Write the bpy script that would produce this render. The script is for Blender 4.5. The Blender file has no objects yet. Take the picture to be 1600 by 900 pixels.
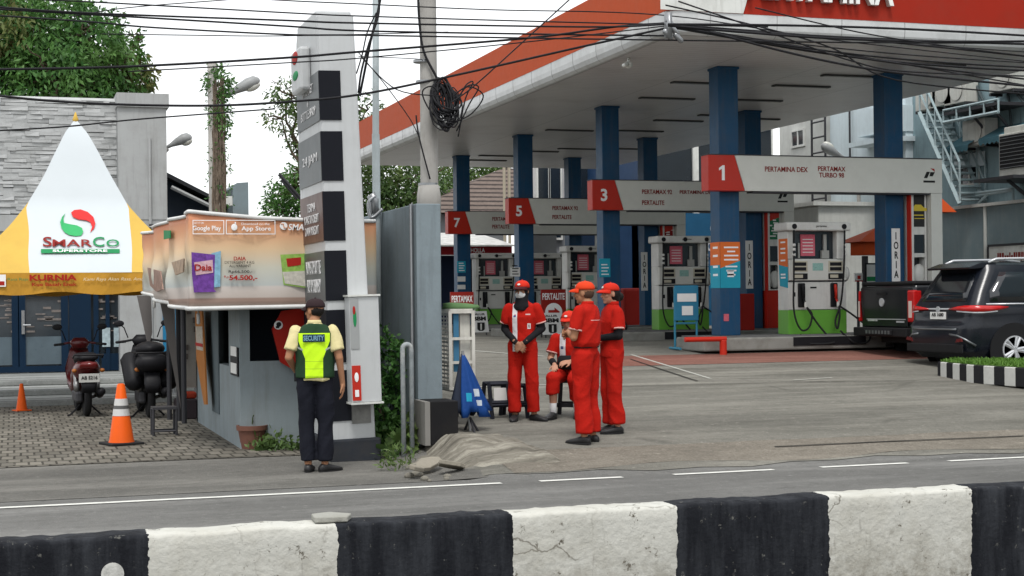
import bpy, bmesh, math, random
import numpy as np
from mathutils import Vector, Matrix
R = math.radians
random.seed(7)
sc = bpy.context.scene
COL = sc.collection
# ---------------- camera (world X runs along the road, Y away from it) ----------------
TH, ROLL, F, EYE = R(18.0), 0.011, 2400.0, 1.65
cd = bpy.data.cameras.new("camera"); cam = bpy.data.objects.new("camera", cd); COL.objects.link(cam)
cd.sensor_width = 36; cd.lens = F / 1600 * 36; cd.shift_y = 20 / 1600; cd.clip_start = .1; cd.clip_end = 3000
cam.matrix_world = Matrix.Translation((0, 0, EYE)) @ Matrix.Rotation(-TH, 4, 'Z') @ Matrix.Rotation(R(90), 4, 'X') @ Matrix.Rotation(-ROLL, 4, 'Z')
sc.camera = cam
# ---------------- sky, sun, exposure: bright overcast noon ----------------
W = bpy.data.worlds.new("World"); sc.world = W; W.use_nodes = True
nt = W.node_tree; nt.nodes.clear()
sky = nt.nodes.new('ShaderNodeTexSky'); sky.sky_type = 'NISHITA'; sky.sun_disc = False
sky.sun_elevation = R(62); sky.sun_rotation = R(200); sky.air_density = 1.2; sky.dust_density = 1.5; sky.ozone_density = 1
hs = nt.nodes.new('ShaderNodeHueSaturation'); hs.inputs['Saturation'].default_value = .22; hs.inputs['Value'].default_value = 1.0
bg = nt.nodes.new('ShaderNodeBackground'); bg.inputs['Strength'].default_value = .14
wo = nt.nodes.new('ShaderNodeOutputWorld')
mxw = nt.nodes.new('ShaderNodeMix'); mxw.data_type = 'RGBA'; mxw.inputs[0].default_value = .7; mxw.inputs[7].default_value = (6.3, 6.4, 6.5, 1)   # thin even cloud layer over the clear sky
nt.links.new(sky.outputs[0], hs.inputs['Color']); nt.links.new(hs.outputs[0], mxw.inputs[6]); nt.links.new(mxw.outputs[2], bg.inputs['Color']); nt.links.new(bg.outputs[0], wo.inputs[0])
sl = bpy.data.lights.new("sun", 'SUN'); sl.energy = 1.4; sl.angle = R(14); sl.color = (1, .97, .93)
sun = bpy.data.objects.new("sun", sl); COL.objects.link(sun)
_az = R(200)   # direction the light comes from, clockwise from +Y
_el = R(62)
_d = Vector((math.sin(_az) * math.cos(_el), math.cos(_az) * math.cos(_el), math.sin(_el)))
sun.rotation_euler = _d.to_track_quat('Z', 'Y').to_euler(); sun.location = (0, 0, 60)
vs = sc.view_settings; vs.view_transform = 'Standard'; vs.look = 'None'; vs.gamma = 1; vs.exposure = 0.72
sc.cycles.max_bounces = 6; sc.cycles.diffuse_bounces = 3; sc.cycles.glossy_bounces = 3; sc.cycles.transmission_bounces = 4
sc.cycles.transparent_max_bounces = 8; sc.cycles.caustics_reflective = False; sc.cycles.caustics_refractive = False
sc.cycles.use_denoising = True; sc.cycles.blur_glossy = 1.0

# ---------------- measuring: a pixel of the photo (1600 x 900) to a point ----------------
ct, st_ = math.cos(TH), math.sin(TH)
def ray(px, py):
    A, B = px - 800, 470 - py
    a = (A * math.cos(ROLL) + B * math.sin(ROLL)) / F; b = (-A * math.sin(ROLL) + B * math.cos(ROLL)) / F
    return Vector((a * ct + st_, ct - a * st_, b))
def atD(px, py, d): return Vector((0, 0, EYE)) + ray(px, py) * d
def atY(px, py, Y): r = ray(px, py); return Vector((0, 0, EYE)) + r * (Y / r.y)
def atX(px, py, X): r = ray(px, py); return Vector((0, 0, EYE)) + r * (X / r.x)
def atZ(px, py, z): r = ray(px, py); return Vector((0, 0, EYE)) + r * ((z - EYE) / r.z)
PROF = [(13.4, 0), (14.9, .17), (16, .26), (21, .43), (27, .75)]
WX = 4.1
def gz(x, y):
    if y <= 13.4: return 0.
    z = .75
    for (a, za), (b, zb) in zip(PROF, PROF[1:]):
        if a <= y <= b: z = za + (zb - za) * (y - a) / (b - a); break
    w = min(1, max(0, (x - WX + .1) / .25))
    return z * w
def onG(px, py):
    z = 0
    for _ in range(12):
        p = atZ(px, py, z); z = gz(p.x, p.y)
    return Vector((p.x, p.y, z))

# ---------------- materials ----------------
MATS = {}
def nodes_of(name, rough, metal):
    m = bpy.data.materials.new(name); m.use_nodes = True
    n = m.node_tree; b = n.nodes['Principled BSDF']
    b.inputs['Roughness'].default_value = rough; b.inputs['Metallic'].default_value = metal; b.inputs['Specular IOR Level'].default_value = .5 if rough < .3 else (.28 if rough < .5 else .12)
    return m, n, b
def N(n, t, **k):
    x = n.nodes.new(t)
    for a, v in k.items():
        if hasattr(x, a): setattr(x, a, v)
    return x
def noise(n, vec, scale, detail=4, rough=.6):
    x = N(n, 'ShaderNodeTexNoise'); x.inputs['Scale'].default_value = scale; x.inputs['Detail'].default_value = detail
    x.inputs['Roughness'].default_value = rough; n.links.new(vec, x.inputs['Vector']); return x.outputs[0]
def ramp(n, fac, p0, p1, c0=(0, 0, 0, 1), c1=(1, 1, 1, 1)):
    x = N(n, 'ShaderNodeValToRGB'); e = x.color_ramp.elements
    e[0].position = p0; e[1].position = p1; e[0].color = c0; e[1].color = c1
    n.links.new(fac, x.inputs[0]); return x.outputs[0]
def mixc(n, fac, a, b, blend='MIX'):
    x = N(n, 'ShaderNodeMix'); x.data_type = 'RGBA'; x.blend_type = blend
    for i, v in ((0, fac), (6, a), (7, b)):
        if isinstance(v, (int, float)): x.inputs[i].default_value = v
        elif isinstance(v, tuple): x.inputs[i].default_value = (*v[:3], 1)
        else: n.links.new(v, x.inputs[i])
    return x.outputs[2]
def math_(n, op, a, b=0.):
    x = N(n, 'ShaderNodeMath'); x.operation = op
    for i, v in enumerate((a, b)):
        if isinstance(v, (int, float)): x.inputs[i].default_value = v
        else: n.links.new(v, x.inputs[i])
    return x.outputs[0]
def coords(n, kind='Object'):
    return N(n, 'ShaderNodeTexCoord').outputs[kind]
def mul(c, k): return tuple(min(1, v * k) for v in c[:3])
def finish(n, b, col, vec, bump, bs):
    n.links.new(col, b.inputs['Base Color'])
    if bump:
        bp = N(n, 'ShaderNodeBump'); bp.inputs['Strength'].default_value = min(1, bump); bp.inputs['Distance'].default_value = .02
        n.links.new(noise(n, vec, bs, 5), bp.inputs['Height']); n.links.new(bp.outputs[0], b.inputs['Normal'])
def mat(name, col, rough=.6, metal=0, var=.14, vs=3., bump=0., bs=60, dirt=0., dcol=(.09, .075, .055), dscale=2.2, streak=0., coat=0., spec=None):
    if name in MATS: return MATS[name]
    m, n, b = nodes_of(name, rough, metal); v = coords(n)
    c = mixc(n, noise(n, v, vs), mul(col, 1 - var), mul(col, 1 + var))
    if dirt:
        c = mixc(n, math_(n, 'MULTIPLY', ramp(n, noise(n, v, dscale, 8, .72), .45, .75), dirt), c, dcol)
    if streak:
        mp = N(n, 'ShaderNodeMapping'); mp.inputs['Scale'].default_value = (9, 9, .7); n.links.new(v, mp.inputs[0])
        c = mixc(n, math_(n, 'MULTIPLY', ramp(n, noise(n, mp.outputs[0], 1.2, 5, .7), .5, .78), streak), c, dcol)
    if coat: b.inputs['Coat Weight'].default_value = coat
    if spec is not None: b.inputs['Specular IOR Level'].default_value = spec
    # a little uneven gloss
    rr = N(n, 'ShaderNodeMapRange'); rr.inputs[3].default_value = max(.03, rough - .1); rr.inputs[4].default_value = min(1, rough + .1)
    n.links.new(noise(n, v, vs * 2.3), rr.inputs[0]); n.links.new(rr.outputs[0], b.inputs['Roughness'])
    finish(n, b, c, v, bump, bs)
    MATS[name] = m; return m
def boxmask(n, v, lo, hi):
    s = N(n, 'ShaderNodeSeparateXYZ'); n.links.new(v, s.inputs[0]); out = None
    for i in range(3):
        if lo[i] is not None:
            g = math_(n, 'GREATER_THAN', s.outputs[i], lo[i]); out = g if out is None else math_(n, 'MULTIPLY', out, g)
        if hi[i] is not None:
            g = math_(n, 'LESS_THAN', s.outputs[i], hi[i]); out = g if out is None else math_(n, 'MULTIPLY', out, g)
    return out
def patmat(name, base, patches, rough=.8, var=.1, bump=.3, bs=25):
    """cloth or card whose printed patches lie at fixed places on the object"""
    m, n, b = nodes_of(name, rough, 0); v = coords(n)
    c = mixc(n, noise(n, v, 8), mul(base, 1 - var), mul(base, 1 + var))
    for lo, hi, col in patches: c = mixc(n, boxmask(n, v, lo, hi), c, col)
    finish(n, b, c, v, bump, bs); MATS[name] = m; return m

# ---------------- mesh builder ----------------
class MB:
    def __init__(s): s.v = []; s.f = []; s.m = []
    def add(s, vs, fs, mi=0):
        o = len(s.v); s.v += [tuple(v) for v in vs]; s.f += [tuple(i + o for i in f) for f in fs]; s.m += [mi] * len(fs); return s
    def box(s, x0, x1, y0, y1, z0, z1, mi=0, rz=0, c=None):
        vs = [(x, y, z) for z in (z0, z1) for y in (y0, y1) for x in (x0, x1)]
        if rz:
            c = c or ((x0 + x1) / 2, (y0 + y1) / 2); k, l = math.cos(rz), math.sin(rz)
            vs = [(c[0] + (x - c[0]) * k - (y - c[1]) * l, c[1] + (x - c[0]) * l + (y - c[1]) * k, z) for x, y, z in vs]
        return s.add(vs, [(0, 2, 3, 1), (4, 5, 7, 6), (0, 1, 5, 4), (2, 6, 7, 3), (0, 4, 6, 2), (1, 3, 7, 5)], mi)
    def prism(s, poly, axis, a, b, mi=0):
        """polygon in the two axes other than `axis`, extruded from a to b"""
        def p(u, w, t): return {'x': (t, u, w), 'y': (u, t, w), 'z': (u, w, t)}[axis]
        n = len(poly); vs = [p(u, w, a) for u, w in poly] + [p(u, w, b) for u, w in poly]
        return s.add(vs, [tuple(range(n)), tuple(range(2 * n - 1, n - 1, -1))] + [(i, (i + 1) % n, n + (i + 1) % n, n + i) for i in range(n)], mi)
    def tube(s, pts, r, n=8, mi=0, caps=True, closed=False):
        pts = [Vector(p) for p in pts]; rs = r if isinstance(r, (list, tuple)) else [r] * len(pts); L = len(pts)
        rings = []; up = None
        for i, p in enumerate(pts):
            if closed: t = pts[(i + 1) % L] - pts[i - 1]
            else: t = pts[min(i + 1, L - 1)] - pts[max(i - 1, 0)]
            t = t.normalized() if t.length > 1e-9 else Vector((0, 0, 1))
            if up is None: up = Vector((0, 0, 1)) if abs(t.z) < .9 else Vector((0, 1, 0))
            a = t.cross(up).normalized(); b_ = a.cross(t).normalized(); up = b_
            rings.append([p + a * math.cos(2 * math.pi * k / n) * rs[i] + b_ * math.sin(2 * math.pi * k / n) * rs[i] for k in range(n)])
        vs = [q for g in rings for q in g]; fs = []
        for i in range(L if closed else L - 1):
            j = (i + 1) % L
            for k in range(n): fs.append((i * n + k, i * n + (k + 1) % n, j * n + (k + 1) % n, j * n + k))
        if caps and not closed: fs += [tuple(range(n)), tuple((L - 1) * n + k for k in range(n - 1, -1, -1))]
        return s.add(vs, fs, mi)
    def lathe(s, prof, c=(0, 0, 0), n=20, mi=0, axis='z'):
        vs = []
        for r, h in prof:
            for k in range(n):
                a = 2 * math.pi * k / n; u, w = r * math.cos(a), r * math.sin(a)
                q = {'z': (u, w, h), 'y': (u, h, w), 'x': (h, u, w)}[axis]; vs.append((c[0] + q[0], c[1] + q[1], c[2] + q[2]))
        L = len(prof); fs = [(i * n + k, i * n + (k + 1) % n, (i + 1) * n + (k + 1) % n, (i + 1) * n + k) for i in range(L - 1) for k in range(n)]
        fs += [tuple(range(n)), tuple((L - 1) * n + k for k in range(n - 1, -1, -1))]
        return s.add(vs, fs, mi)
    def loft(s, secs, mi=0, n=16, power=2.0):
        """secs: (centre, ux, uy) ellipse sections"""
        vs = []
        for c, ux, uy in secs:
            c, ux, uy = Vector(c), Vector(ux), Vector(uy)
            for k in range(n):
                a = 2 * math.pi * k / n; cc, ss = math.cos(a), math.sin(a)
                cc = math.copysign(abs(cc) ** (2 / power), cc); ss = math.copysign(abs(ss) ** (2 / power), ss)
                vs.append(c + ux * cc + uy * ss)
        L = len(secs); fs = [(i * n + k, i * n + (k + 1) % n, (i + 1) * n + (k + 1) % n, (i + 1) * n + k) for i in range(L - 1) for k in range(n)]
        fs += [tuple(range(n)), tuple((L - 1) * n + k for k in range(n - 1, -1, -1))]
        return s.add(vs, fs, mi)
    def cap(s, p0, p1, r0, r1=None, n=14, mi=0):
        """round-ended tapered limb"""
        p0, p1 = Vector(p0), Vector(p1); r1 = r0 if r1 is None else r1
        t = (p1 - p0).normalized(); up = Vector((0, 0, 1)) if abs(t.z) < .9 else Vector((0, 1, 0))
        a = t.cross(up).normalized(); b_ = a.cross(t); secs = []
        for k in (-80, -45, -15): q = R(k); secs.append((p0 + t * r0 * math.sin(q), a * r0 * math.cos(q), b_ * r0 * math.cos(q)))
        for k in (15, 45, 80): q = R(k); secs.append((p1 + t * r1 * math.sin(q), a * r1 * math.cos(q), b_ * r1 * math.cos(q)))
        return s.loft(secs, mi, n)
    def ell(s, c, r, n=16, mi=0, rot=None):
        c = Vector(c); M_ = rot or Matrix.Identity(3); secs = []
        for k in range(-80, 81, 20):
            q = R(k); secs.append((c + M_ @ Vector((0, 0, r[2] * math.sin(q))), M_ @ Vector((r[0] * math.cos(q), 0, 0)), M_ @ Vector((0, r[1] * math.cos(q), 0))))
        return s.loft(secs, mi, n)
    def xf(s, M_, start=0):
        for i in range(start, len(s.v)): s.v[i] = tuple(M_ @ Vector(s.v[i]))
        return s
    def build(s, name, mats, parent=None, smooth=False, bevel=0, seg=2, world=True, fixn=True, mods=()):
        me = bpy.data.meshes.new(name); me.from_pydata(s.v, [], s.f)
        if fixn:
            bm = bmesh.new(); bm.from_mesh(me); bmesh.ops.recalc_face_normals(bm, faces=bm.faces); bm.to_mesh(me); bm.free()
        mats = mats if isinstance(mats, (list, tuple)) else [mats]
        for m in mats: me.materials.append(m)
        if len(mats) > 1: me.polygons.foreach_set('material_index', s.m)
        if smooth: me.polygons.foreach_set('use_smooth', [True] * len(me.polygons))
        o = bpy.data.objects.new(name, me); COL.objects.link(o)
        if parent:
            o.parent = parent
            if world:
                off = Vector((0, 0, 0)); q = parent
                while q: off += q.location; q = q.parent
                me.transform(Matrix.Translation(-off))
        elif world and s.v:
            xs = np.array([v[:] for v in s.v]); c = Vector(((xs[:, 0].min() + xs[:, 0].max()) / 2, (xs[:, 1].min() + xs[:, 1].max()) / 2, xs[:, 2].min()))
            me.transform(Matrix.Translation(-c)); o.location = c
        if smooth == 'auto' or (smooth and smooth != True and isinstance(smooth, (int, float))):
            pass
        for kind, kw in mods:
            md = o.modifiers.new(kind.lower(), kind)
            for k, v in kw.items(): setattr(md, k, v)
        if bevel:
            md = o.modifiers.new('bevel', 'BEVEL'); md.width = bevel; md.segments = seg; md.limit_method = 'ANGLE'; md.angle_limit = R(40)
        return o
def tag(o, label, cat, group=None):
    o['label'] = label; o['category'] = cat
    if group: o['group'] = group
    return o
def thing(name, label, cat, loc=(0, 0, 0), rz=0, group=None):
    o = bpy.data.objects.new(name, None); COL.objects.link(o); o.location = loc; o.rotation_euler = (0, 0, rz); o.empty_display_size = .2
    return tag(o, label, cat, group)
def struct(o): o['kind'] = 'structure'; return o
def stuff(o): o['kind'] = 'stuff'; return o
def dup(root, loc, rz=None, label=None, scale=None):
    def cp(o, par):
        c = o.copy(); COL.objects.link(c); c.parent = par
        for ch in list(o.children): cp(ch, c)
        return c
    r = cp(root, None); r.location = loc
    if rz is not None: r.rotation_euler = (0, 0, rz)
    if label: r['label'] = label
    if scale: r.scale = scale
    return r
def lettering(body, mat_, parent, O, Rt, Up, w=None, h=None, name='lettering', bold=.0, ext=.002, align='CENTER', world=True, shear=0, italic=0):
    """real letter meshes fitted into w x h, centred on O, in the plane of Rt and Up"""
    cu = bpy.data.curves.new('t', 'FONT'); cu.body = body; cu.align_x = align; cu.offset = bold; cu.extrude = .05; cu.resolution_u = 3; cu.space_line = .95
    if italic: cu.shear = italic
    ob = bpy.data.objects.new('t', cu); COL.objects.link(ob); bpy.context.view_layer.update()
    me = bpy.data.meshes.new_from_object(ob.evaluated_get(bpy.context.evaluated_depsgraph_get()))
    bpy.data.objects.remove(ob); bpy.data.curves.remove(cu)
    P = np.array([v.co[:] for v in me.vertices])
    lo, hi = P.min(0), P.max(0); sx = (w / (hi[0] - lo[0])) if w else None; sy = (h / (hi[1] - lo[1])) if h else None
    sx = sx or sy; sy = sy or sx
    Rt, Up = Vector(Rt).normalized(), Vector(Up).normalized(); Nn = Rt.cross(Up); O = Vector(O)
    off = Vector((0, 0, 0))
    if parent and world:
        q = parent
        while q: off += q.location; q = q.parent
    for v in me.vertices:
        x = (v.co.x - (lo[0] + hi[0]) / 2) * sx; y = (v.co.y - (lo[1] + hi[1]) / 2) * sy
        v.co = O + Rt * x + Up * y + Nn * ((v.co.z / .05 + 1) * ext + .002) - off
    me.materials.clear(); me.materials.append(mat_); me.name = name
    o = bpy.data.objects.new(name, me); COL.objects.link(o); o.parent = parent
    return o
XX, YY, ZZ = Vector((1, 0, 0)), Vector((0, 1, 0)), Vector((0, 0, 1))
# ---------------- common materials ----------------
white_paint = mat('white_paint', (.62, .63, .60), .45, dirt=.25, streak=.3)
station_white = mat('station_white', (.50, .50, .47), .35, var=.05, dirt=.12, streak=.18)
steel = mat('steel', (.30, .31, .32), .4, .8, dirt=.3)
dark_steel = mat('dark_steel', (.05, .05, .055), .5, .3)
lamp_slot = mat('lamp_slot', (.07, .07, .07), .6)
black_plastic = mat('black_plastic', (.012, .012, .014), .5, spec=.15)
rubber = mat('rubber', (.02, .02, .021), .75, bump=.2)
blue_paint = mat('blue_paint', (.003, .056, .135), .45, var=.2, dirt=.2, streak=.35)
red_paint = mat('red_paint', (.46, .018, .006), .4, var=.08, dirt=.12)
red_dark = mat('red_sheet', (.30, .020, .009), .6, var=.1, dirt=.15)
orange_paint = mat('orange_fascia', (.44, .065, .014), .6, var=.06, dirt=.1)
concrete = mat('concrete', (.30, .30, .27), .85, var=.25, vs=1.5, bump=.5, bs=30, dirt=.4)
dark_glass = mat('dark_glass', (.012, .018, .025), .08, var=.3, spec=.7)
skin_ = 0
ink_black = mat('ink_black', (.02, .02, .02), .6)
ink_red = mat('ink_red', (.35, .02, .015), .6)
ink_white = mat('ink_white', (.8, .8, .8), .6)
ink_blue = mat('ink_blue', (.02, .12, .35), .6)
ink_green = mat('ink_green', (.02, .22, .08), .6)
paper_white = mat('paper_white', (.7, .7, .68), .7)
pink_paper = mat('pink_paper', (.55, .12, .16), .7, var=.4, vs=30)
skin = mat('skin', (.30, .155, .095), .55, var=.08)

# ---------------- the ground ----------------
def axis_pts(lo, hi, fine_lo, fine_hi, step):
    a = [lo, lo * .5 + fine_lo * .5, fine_lo]; n = int((fine_hi - fine_lo) / step)
    return sorted(set([lo, (lo + fine_lo) / 2] + [fine_lo + (fine_hi - fine_lo) * i / n for i in range(n + 1)] + [(hi + fine_hi) / 2, hi]))
def sheet(name, xs, ys, dz, m, rough=0., edge=None):
    b = MB(); nx, ny = len(xs), len(ys)
    vs = []
    for j, y in enumerate(ys):
        for i, x in enumerate(xs):
            yy = y
            if edge and j == 0: yy = y + edge(x)
            vs.append((x, yy, gz(x, yy) + dz + (random.uniform(-rough, rough) if rough else 0)))
    b.add(vs, [(j * nx + i, j * nx + i + 1, (j + 1) * nx + i + 1, (j + 1) * nx + i) for j in range(ny - 1) for i in range(nx - 1)])
    o = b.build(name, m, smooth=True, fixn=False, world=False); struct(o); return o
def lin(a, b, n): return [a + (b - a) * i / n for i in range(n + 1)]

def ground_mat(name, c1, c2, fine=120., patch=.5, bump=.5, stain=.35, stain_col=(.03, .03, .028), rough=.9, joints=None):
    m, n, b = nodes_of(name, rough, 0); v = coords(n)
    c = mixc(n, ramp(n, noise(n, v, fine, 3, .8), .35, .7), c1, c2)
    c = mixc(n, ramp(n, noise(n, v, patch, 6, .65), .35, .68), c, mixc(n, .5, c, mul(c1, .6)))
    mp = N(n, 'ShaderNodeMapping'); mp.inputs['Scale'].default_value = (.25, 1.1, 1); n.links.new(v, mp.inputs[0])
    c = mixc(n, math_(n, 'MULTIPLY', ramp(n, noise(n, mp.outputs[0], 1.1, 8, .7), .48, .72), stain), c, stain_col)
    c = mixc(n, math_(n, 'MULTIPLY', ramp(n, noise(n, mp.outputs[0], 2.3, 8, .7), .55, .8), .35), c, mul(c2, 1.5))
    mb = N(n, 'ShaderNodeMapping'); mb.inputs['Scale'].default_value = (.10, .75, 1); mb.inputs['Rotation'].default_value = (0, 0, .12); n.links.new(v, mb.inputs[0])
    c = mixc(n, math_(n, 'MULTIPLY', ramp(n, noise(n, mb.outputs[0], 1.6, 7, .62), .48, .66), .5), c, mul(c2, 1.25))
    c = mixc(n, math_(n, 'MULTIPLY', ramp(n, noise(n, v, 3.2, 9, .75), .60, .70), .5), c, mul(c1, .45))
    c = mixc(n, math_(n, 'MULTIPLY', ramp(n, noise(n, v, 7.5, 6, .8), .50, .62), .35), c, mul(c1, .7)); c = mixc(n, math_(n, 'MULTIPLY', ramp(n, noise(n, v, 11, 5, .8), .58, .66), .45), c, mul(c2, 1.35))
    if joints: c = joints(n, v, c)
    finish(n, b, c, v, bump, fine); return m
asphalt = ground_mat('asphalt', (.118, .117, .111), (.205, .203, .193), 90, .35, .6, .3)
shoulder = ground_mat('worn_shoulder', (.11, .107, .098), (.195, .188, .17), 60, .5, .8, .35)
soil = ground_mat('soil', (.07, .06, .045), (.13, .12, .09), 20, .3)
def crack(n, v, c):
    vo = N(n, 'ShaderNodeTexVoronoi'); vo.feature = 'DISTANCE_TO_EDGE'; vo.inputs['Scale'].default_value = .22; vo.inputs['Randomness'].default_value = 1
    w = N(n, 'ShaderNodeMix'); w.data_type = 'VECTOR'; w.inputs[0].default_value = .1
    nn = N(n, 'ShaderNodeTexNoise'); nn.inputs['Scale'].default_value = 2.; nn.inputs['Detail'].default_value = 6; n.links.new(v, nn.inputs['Vector'])
    n.links.new(v, w.inputs[4]); n.links.new(nn.outputs['Color'], w.inputs[5]); n.links.new(w.outputs[1], vo.inputs['Vector'])
    return mixc(n, math_(n, 'MULTIPLY', ramp(n, vo.outputs[0], .003, .012, (1, 1, 1, 1), (0, 0, 0, 1)), math_(n, 'MULTIPLY', ramp(n, noise(n, v, .5), .5, .6), .35)), c, (.05, .047, .042))
forecourt = ground_mat('forecourt_concrete', (.135, .131, .114), (.25, .24, .208), 70, .4, .7, .7, (.058, .055, .046), joints=crack)
def pave_mat():
    m, n, b = nodes_of('paving', .9, 0); v = coords(n); s = N(n, 'ShaderNodeSeparateXYZ'); n.links.new(v, s.inputs[0])
    wob = math_(n, 'MULTIPLY', noise(n, v, 3), .03); x = math_(n, 'ADD', s.outputs[0], wob); y = math_(n, 'ADD', s.outputs[1], wob)
    row = math_(n, 'FLOOR', math_(n, 'DIVIDE', y, .36)); xo = math_(n, 'ADD', x, math_(n, 'MULTIPLY', math_(n, 'ABSOLUTE', math_(n, 'MODULO', row, 2.)), .07))
    fx = math_(n, 'FRACT', math_(n, 'DIVIDE', xo, .14)); fy = math_(n, 'FRACT', math_(n, 'DIVIDE', y, .36))
    j = math_(n, 'MAXIMUM', math_(n, 'LESS_THAN', fx, .17), math_(n, 'LESS_THAN', fy, .15))
    j = math_(n, 'MULTIPLY', j, ramp(n, noise(n, v, 6, 4), .25, .5))
    wn = N(n, 'ShaderNodeTexWhiteNoise'); wn.noise_dimensions = '2D'; cx = N(n, 'ShaderNodeCombineXYZ'); n.links.new(math_(n, 'FLOOR', math_(n, 'DIVIDE', xo, .14)), cx.inputs[0]); n.links.new(row, cx.inputs[1]); n.links.new(cx.outputs[0], wn.inputs[0])
    c = mixc(n, wn.outputs[0], (.12, .112, .095), (.20, .185, .155))
    c = mixc(n, math_(n, 'MULTIPLY', ramp(n, noise(n, v, .7, 8, .7), .42, .68), .6), c, (.07, .064, .052)); c = mixc(n, math_(n, 'MULTIPLY', j, .85), c, (.022, .02, .016))
    n.links.new(c, b.inputs['Base Color']); bp = N(n, 'ShaderNodeBump'); bp.inputs['Strength'].default_value = .5; bp.inputs['Distance'].default_value = .01; bp.invert = True
    n.links.new(j, bp.inputs['Height']); n.links.new(bp.outputs[0], b.inputs['Normal']); return m
paving = pave_mat()
red_pave = ground_mat('red_paving', (.17, .075, .058), (.25, .125, .10), 40, .8, .5, .4, (.08, .06, .05))
xs_far = sorted(set(lin(-900, -20, 6) + lin(-20, 3.9, 8) + lin(3.9, 4.3, 8) + lin(4.3, 60, 12) + lin(60, 900, 6)))
ys_all = sorted(set(lin(-60, 6, 4) + [13.4, 14.9, 16, 21, 27] + lin(27, 1600, 12)))
sheet('ground', xs_far, ys_all, -.03, soil)
sheet('road', sorted(set(lin(-80, 3.9, 80) + [4.0, 4.05, 4.1, 4.15, 4.2, 4.3] + lin(4.4, 80, 80))), [3, 6, 9, 12, 13.4, 13.62, 14.0], 0., asphalt)
sheet('road_shoulder', lin(-80, 4.6, 90), [13.62] + lin(14.2, 16.62, 3), .004, shoulder)
sheet('paving', lin(-30, 3.6, 24), [16.45] + lin(17, 27, 10), .012, paving, edge=lambda x: .05 * math.sin(x * 3.1) + .03 * math.sin(x * 9))
sheet('forecourt', [4.0, 4.05, 4.1, 4.15, 4.2, 4.4] + lin(4.8, 45, 80), [13.62, 14.2, 14.9, 15.4, 16] + lin(17, 21, 4) + lin(22, 27, 5) + lin(30, 60, 4), .006, forecourt, edge=lambda x: .07 * math.sin(x * 1.7) + .05 * math.sin(x * 6.3) - .03)
sheet('red_paving', lin(9., 19, 20), [23.3, 24.2, 25.08], .011, red_pave)
# the sand-coloured broken strip where the apron meets the road
sheet('dusty_strip', [4.45] + lin(5, 17, 40), [13.75, 14.0, 14.3, 14.62], .009, ground_mat('dusty_concrete', (.14, .125, .103), (.265, .24, .20), 45, 1.3, .9, .5, (.1, .09, .075)), rough=.003, edge=lambda x: .1 * math.sin(x * 2.3))
line_mat = mat('road_line_paint', (.62, .62, .58), .7, var=.1, dirt=.45, dcol=(.2, .2, .19), dscale=9)
b = MB()
def strip(b, x0, x1, y0, y1, dz, curve=None):
    for i in range(int(max(1, (x1 - x0) / .5))):
        n_ = int(max(1, (x1 - x0) / .5)); a0, a1 = x0 + (x1 - x0) * i / n_, x0 + (x1 - x0) * (i + 1) / n_
        b.add([(a0, y0, gz(a0, y0) + dz), (a1, y0, gz(a1, y0) + dz), (a1, y1, gz(a1, y1) + dz), (a0, y1, gz(a0, y1) + dz)], [(0, 1, 2, 3)])
xe = atY(783, 752, 13.24).x
strip(b, -40, xe, 13.19, 13.28, .006)
for p0, p1 in ((843, 972), (1052, 1208), (1282, 1418), (1482, 1640), (1720, 1880)):
    strip(b, atY(p0, 745, 13.24).x, atY(p1, 740, 13.24).x, 13.19, 13.28, .006)
struct(b.build('road_edge_line', line_mat, fixn=False))
# worn white guide lines and drain joints on the forecourt
b = MB()
for (a, c, w) in (((985, 547), (1110, 560), .028), ((740, 548), (850, 550), .045), ((745, 570), (860, 567), .04), ((1240, 578), (1300, 590), .03)):
    p, q = onG(*a), onG(*c); d = (q - p).normalized(); s_ = Vector((-d.y, d.x, 0)) * w
    for i in range(12):
        u0, u1 = p.lerp(q, i / 12), p.lerp(q, (i + 1) / 12)
        quad = [u0 - s_, u1 - s_, u1 + s_, u0 + s_]
        b.add([(t.x, t.y, gz(t.x, t.y) + .014) for t in quad], [(0, 1, 2, 3)])
struct(b.build('forecourt_line', mat('worn_line', (.42, .42, .38), .8, var=.2, dirt=.8, dcol=(.16, .155, .135), dscale=6), fixn=False))
b = MB()
for pts in ([(880, 607), (1150, 600), (1330, 597), (1420, 597)], [(985, 550), (1090, 562), (1200, 579), (1320, 598)], [(1210, 678), (1400, 670), (1600, 662)]):
    for a, c in zip(pts, pts[1:]):
        p, q = onG(*a), onG(*c); d = (q - p).normalized(); s_ = Vector((-d.y, d.x, 0)) * .016
        for i in range(10):
            u0, u1 = p.lerp(q, i / 10), p.lerp(q, (i + 1) / 10)
            b.add([(t.x, t.y, gz(t.x, t.y) + .018) for t in (u0 - s_, u1 - s_, u1 + s_, u0 + s_)], [(0, 1, 2, 3)])
struct(b.build('expansion_joint', mat('tar', (.025, .024, .022), .7), fixn=False))

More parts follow.
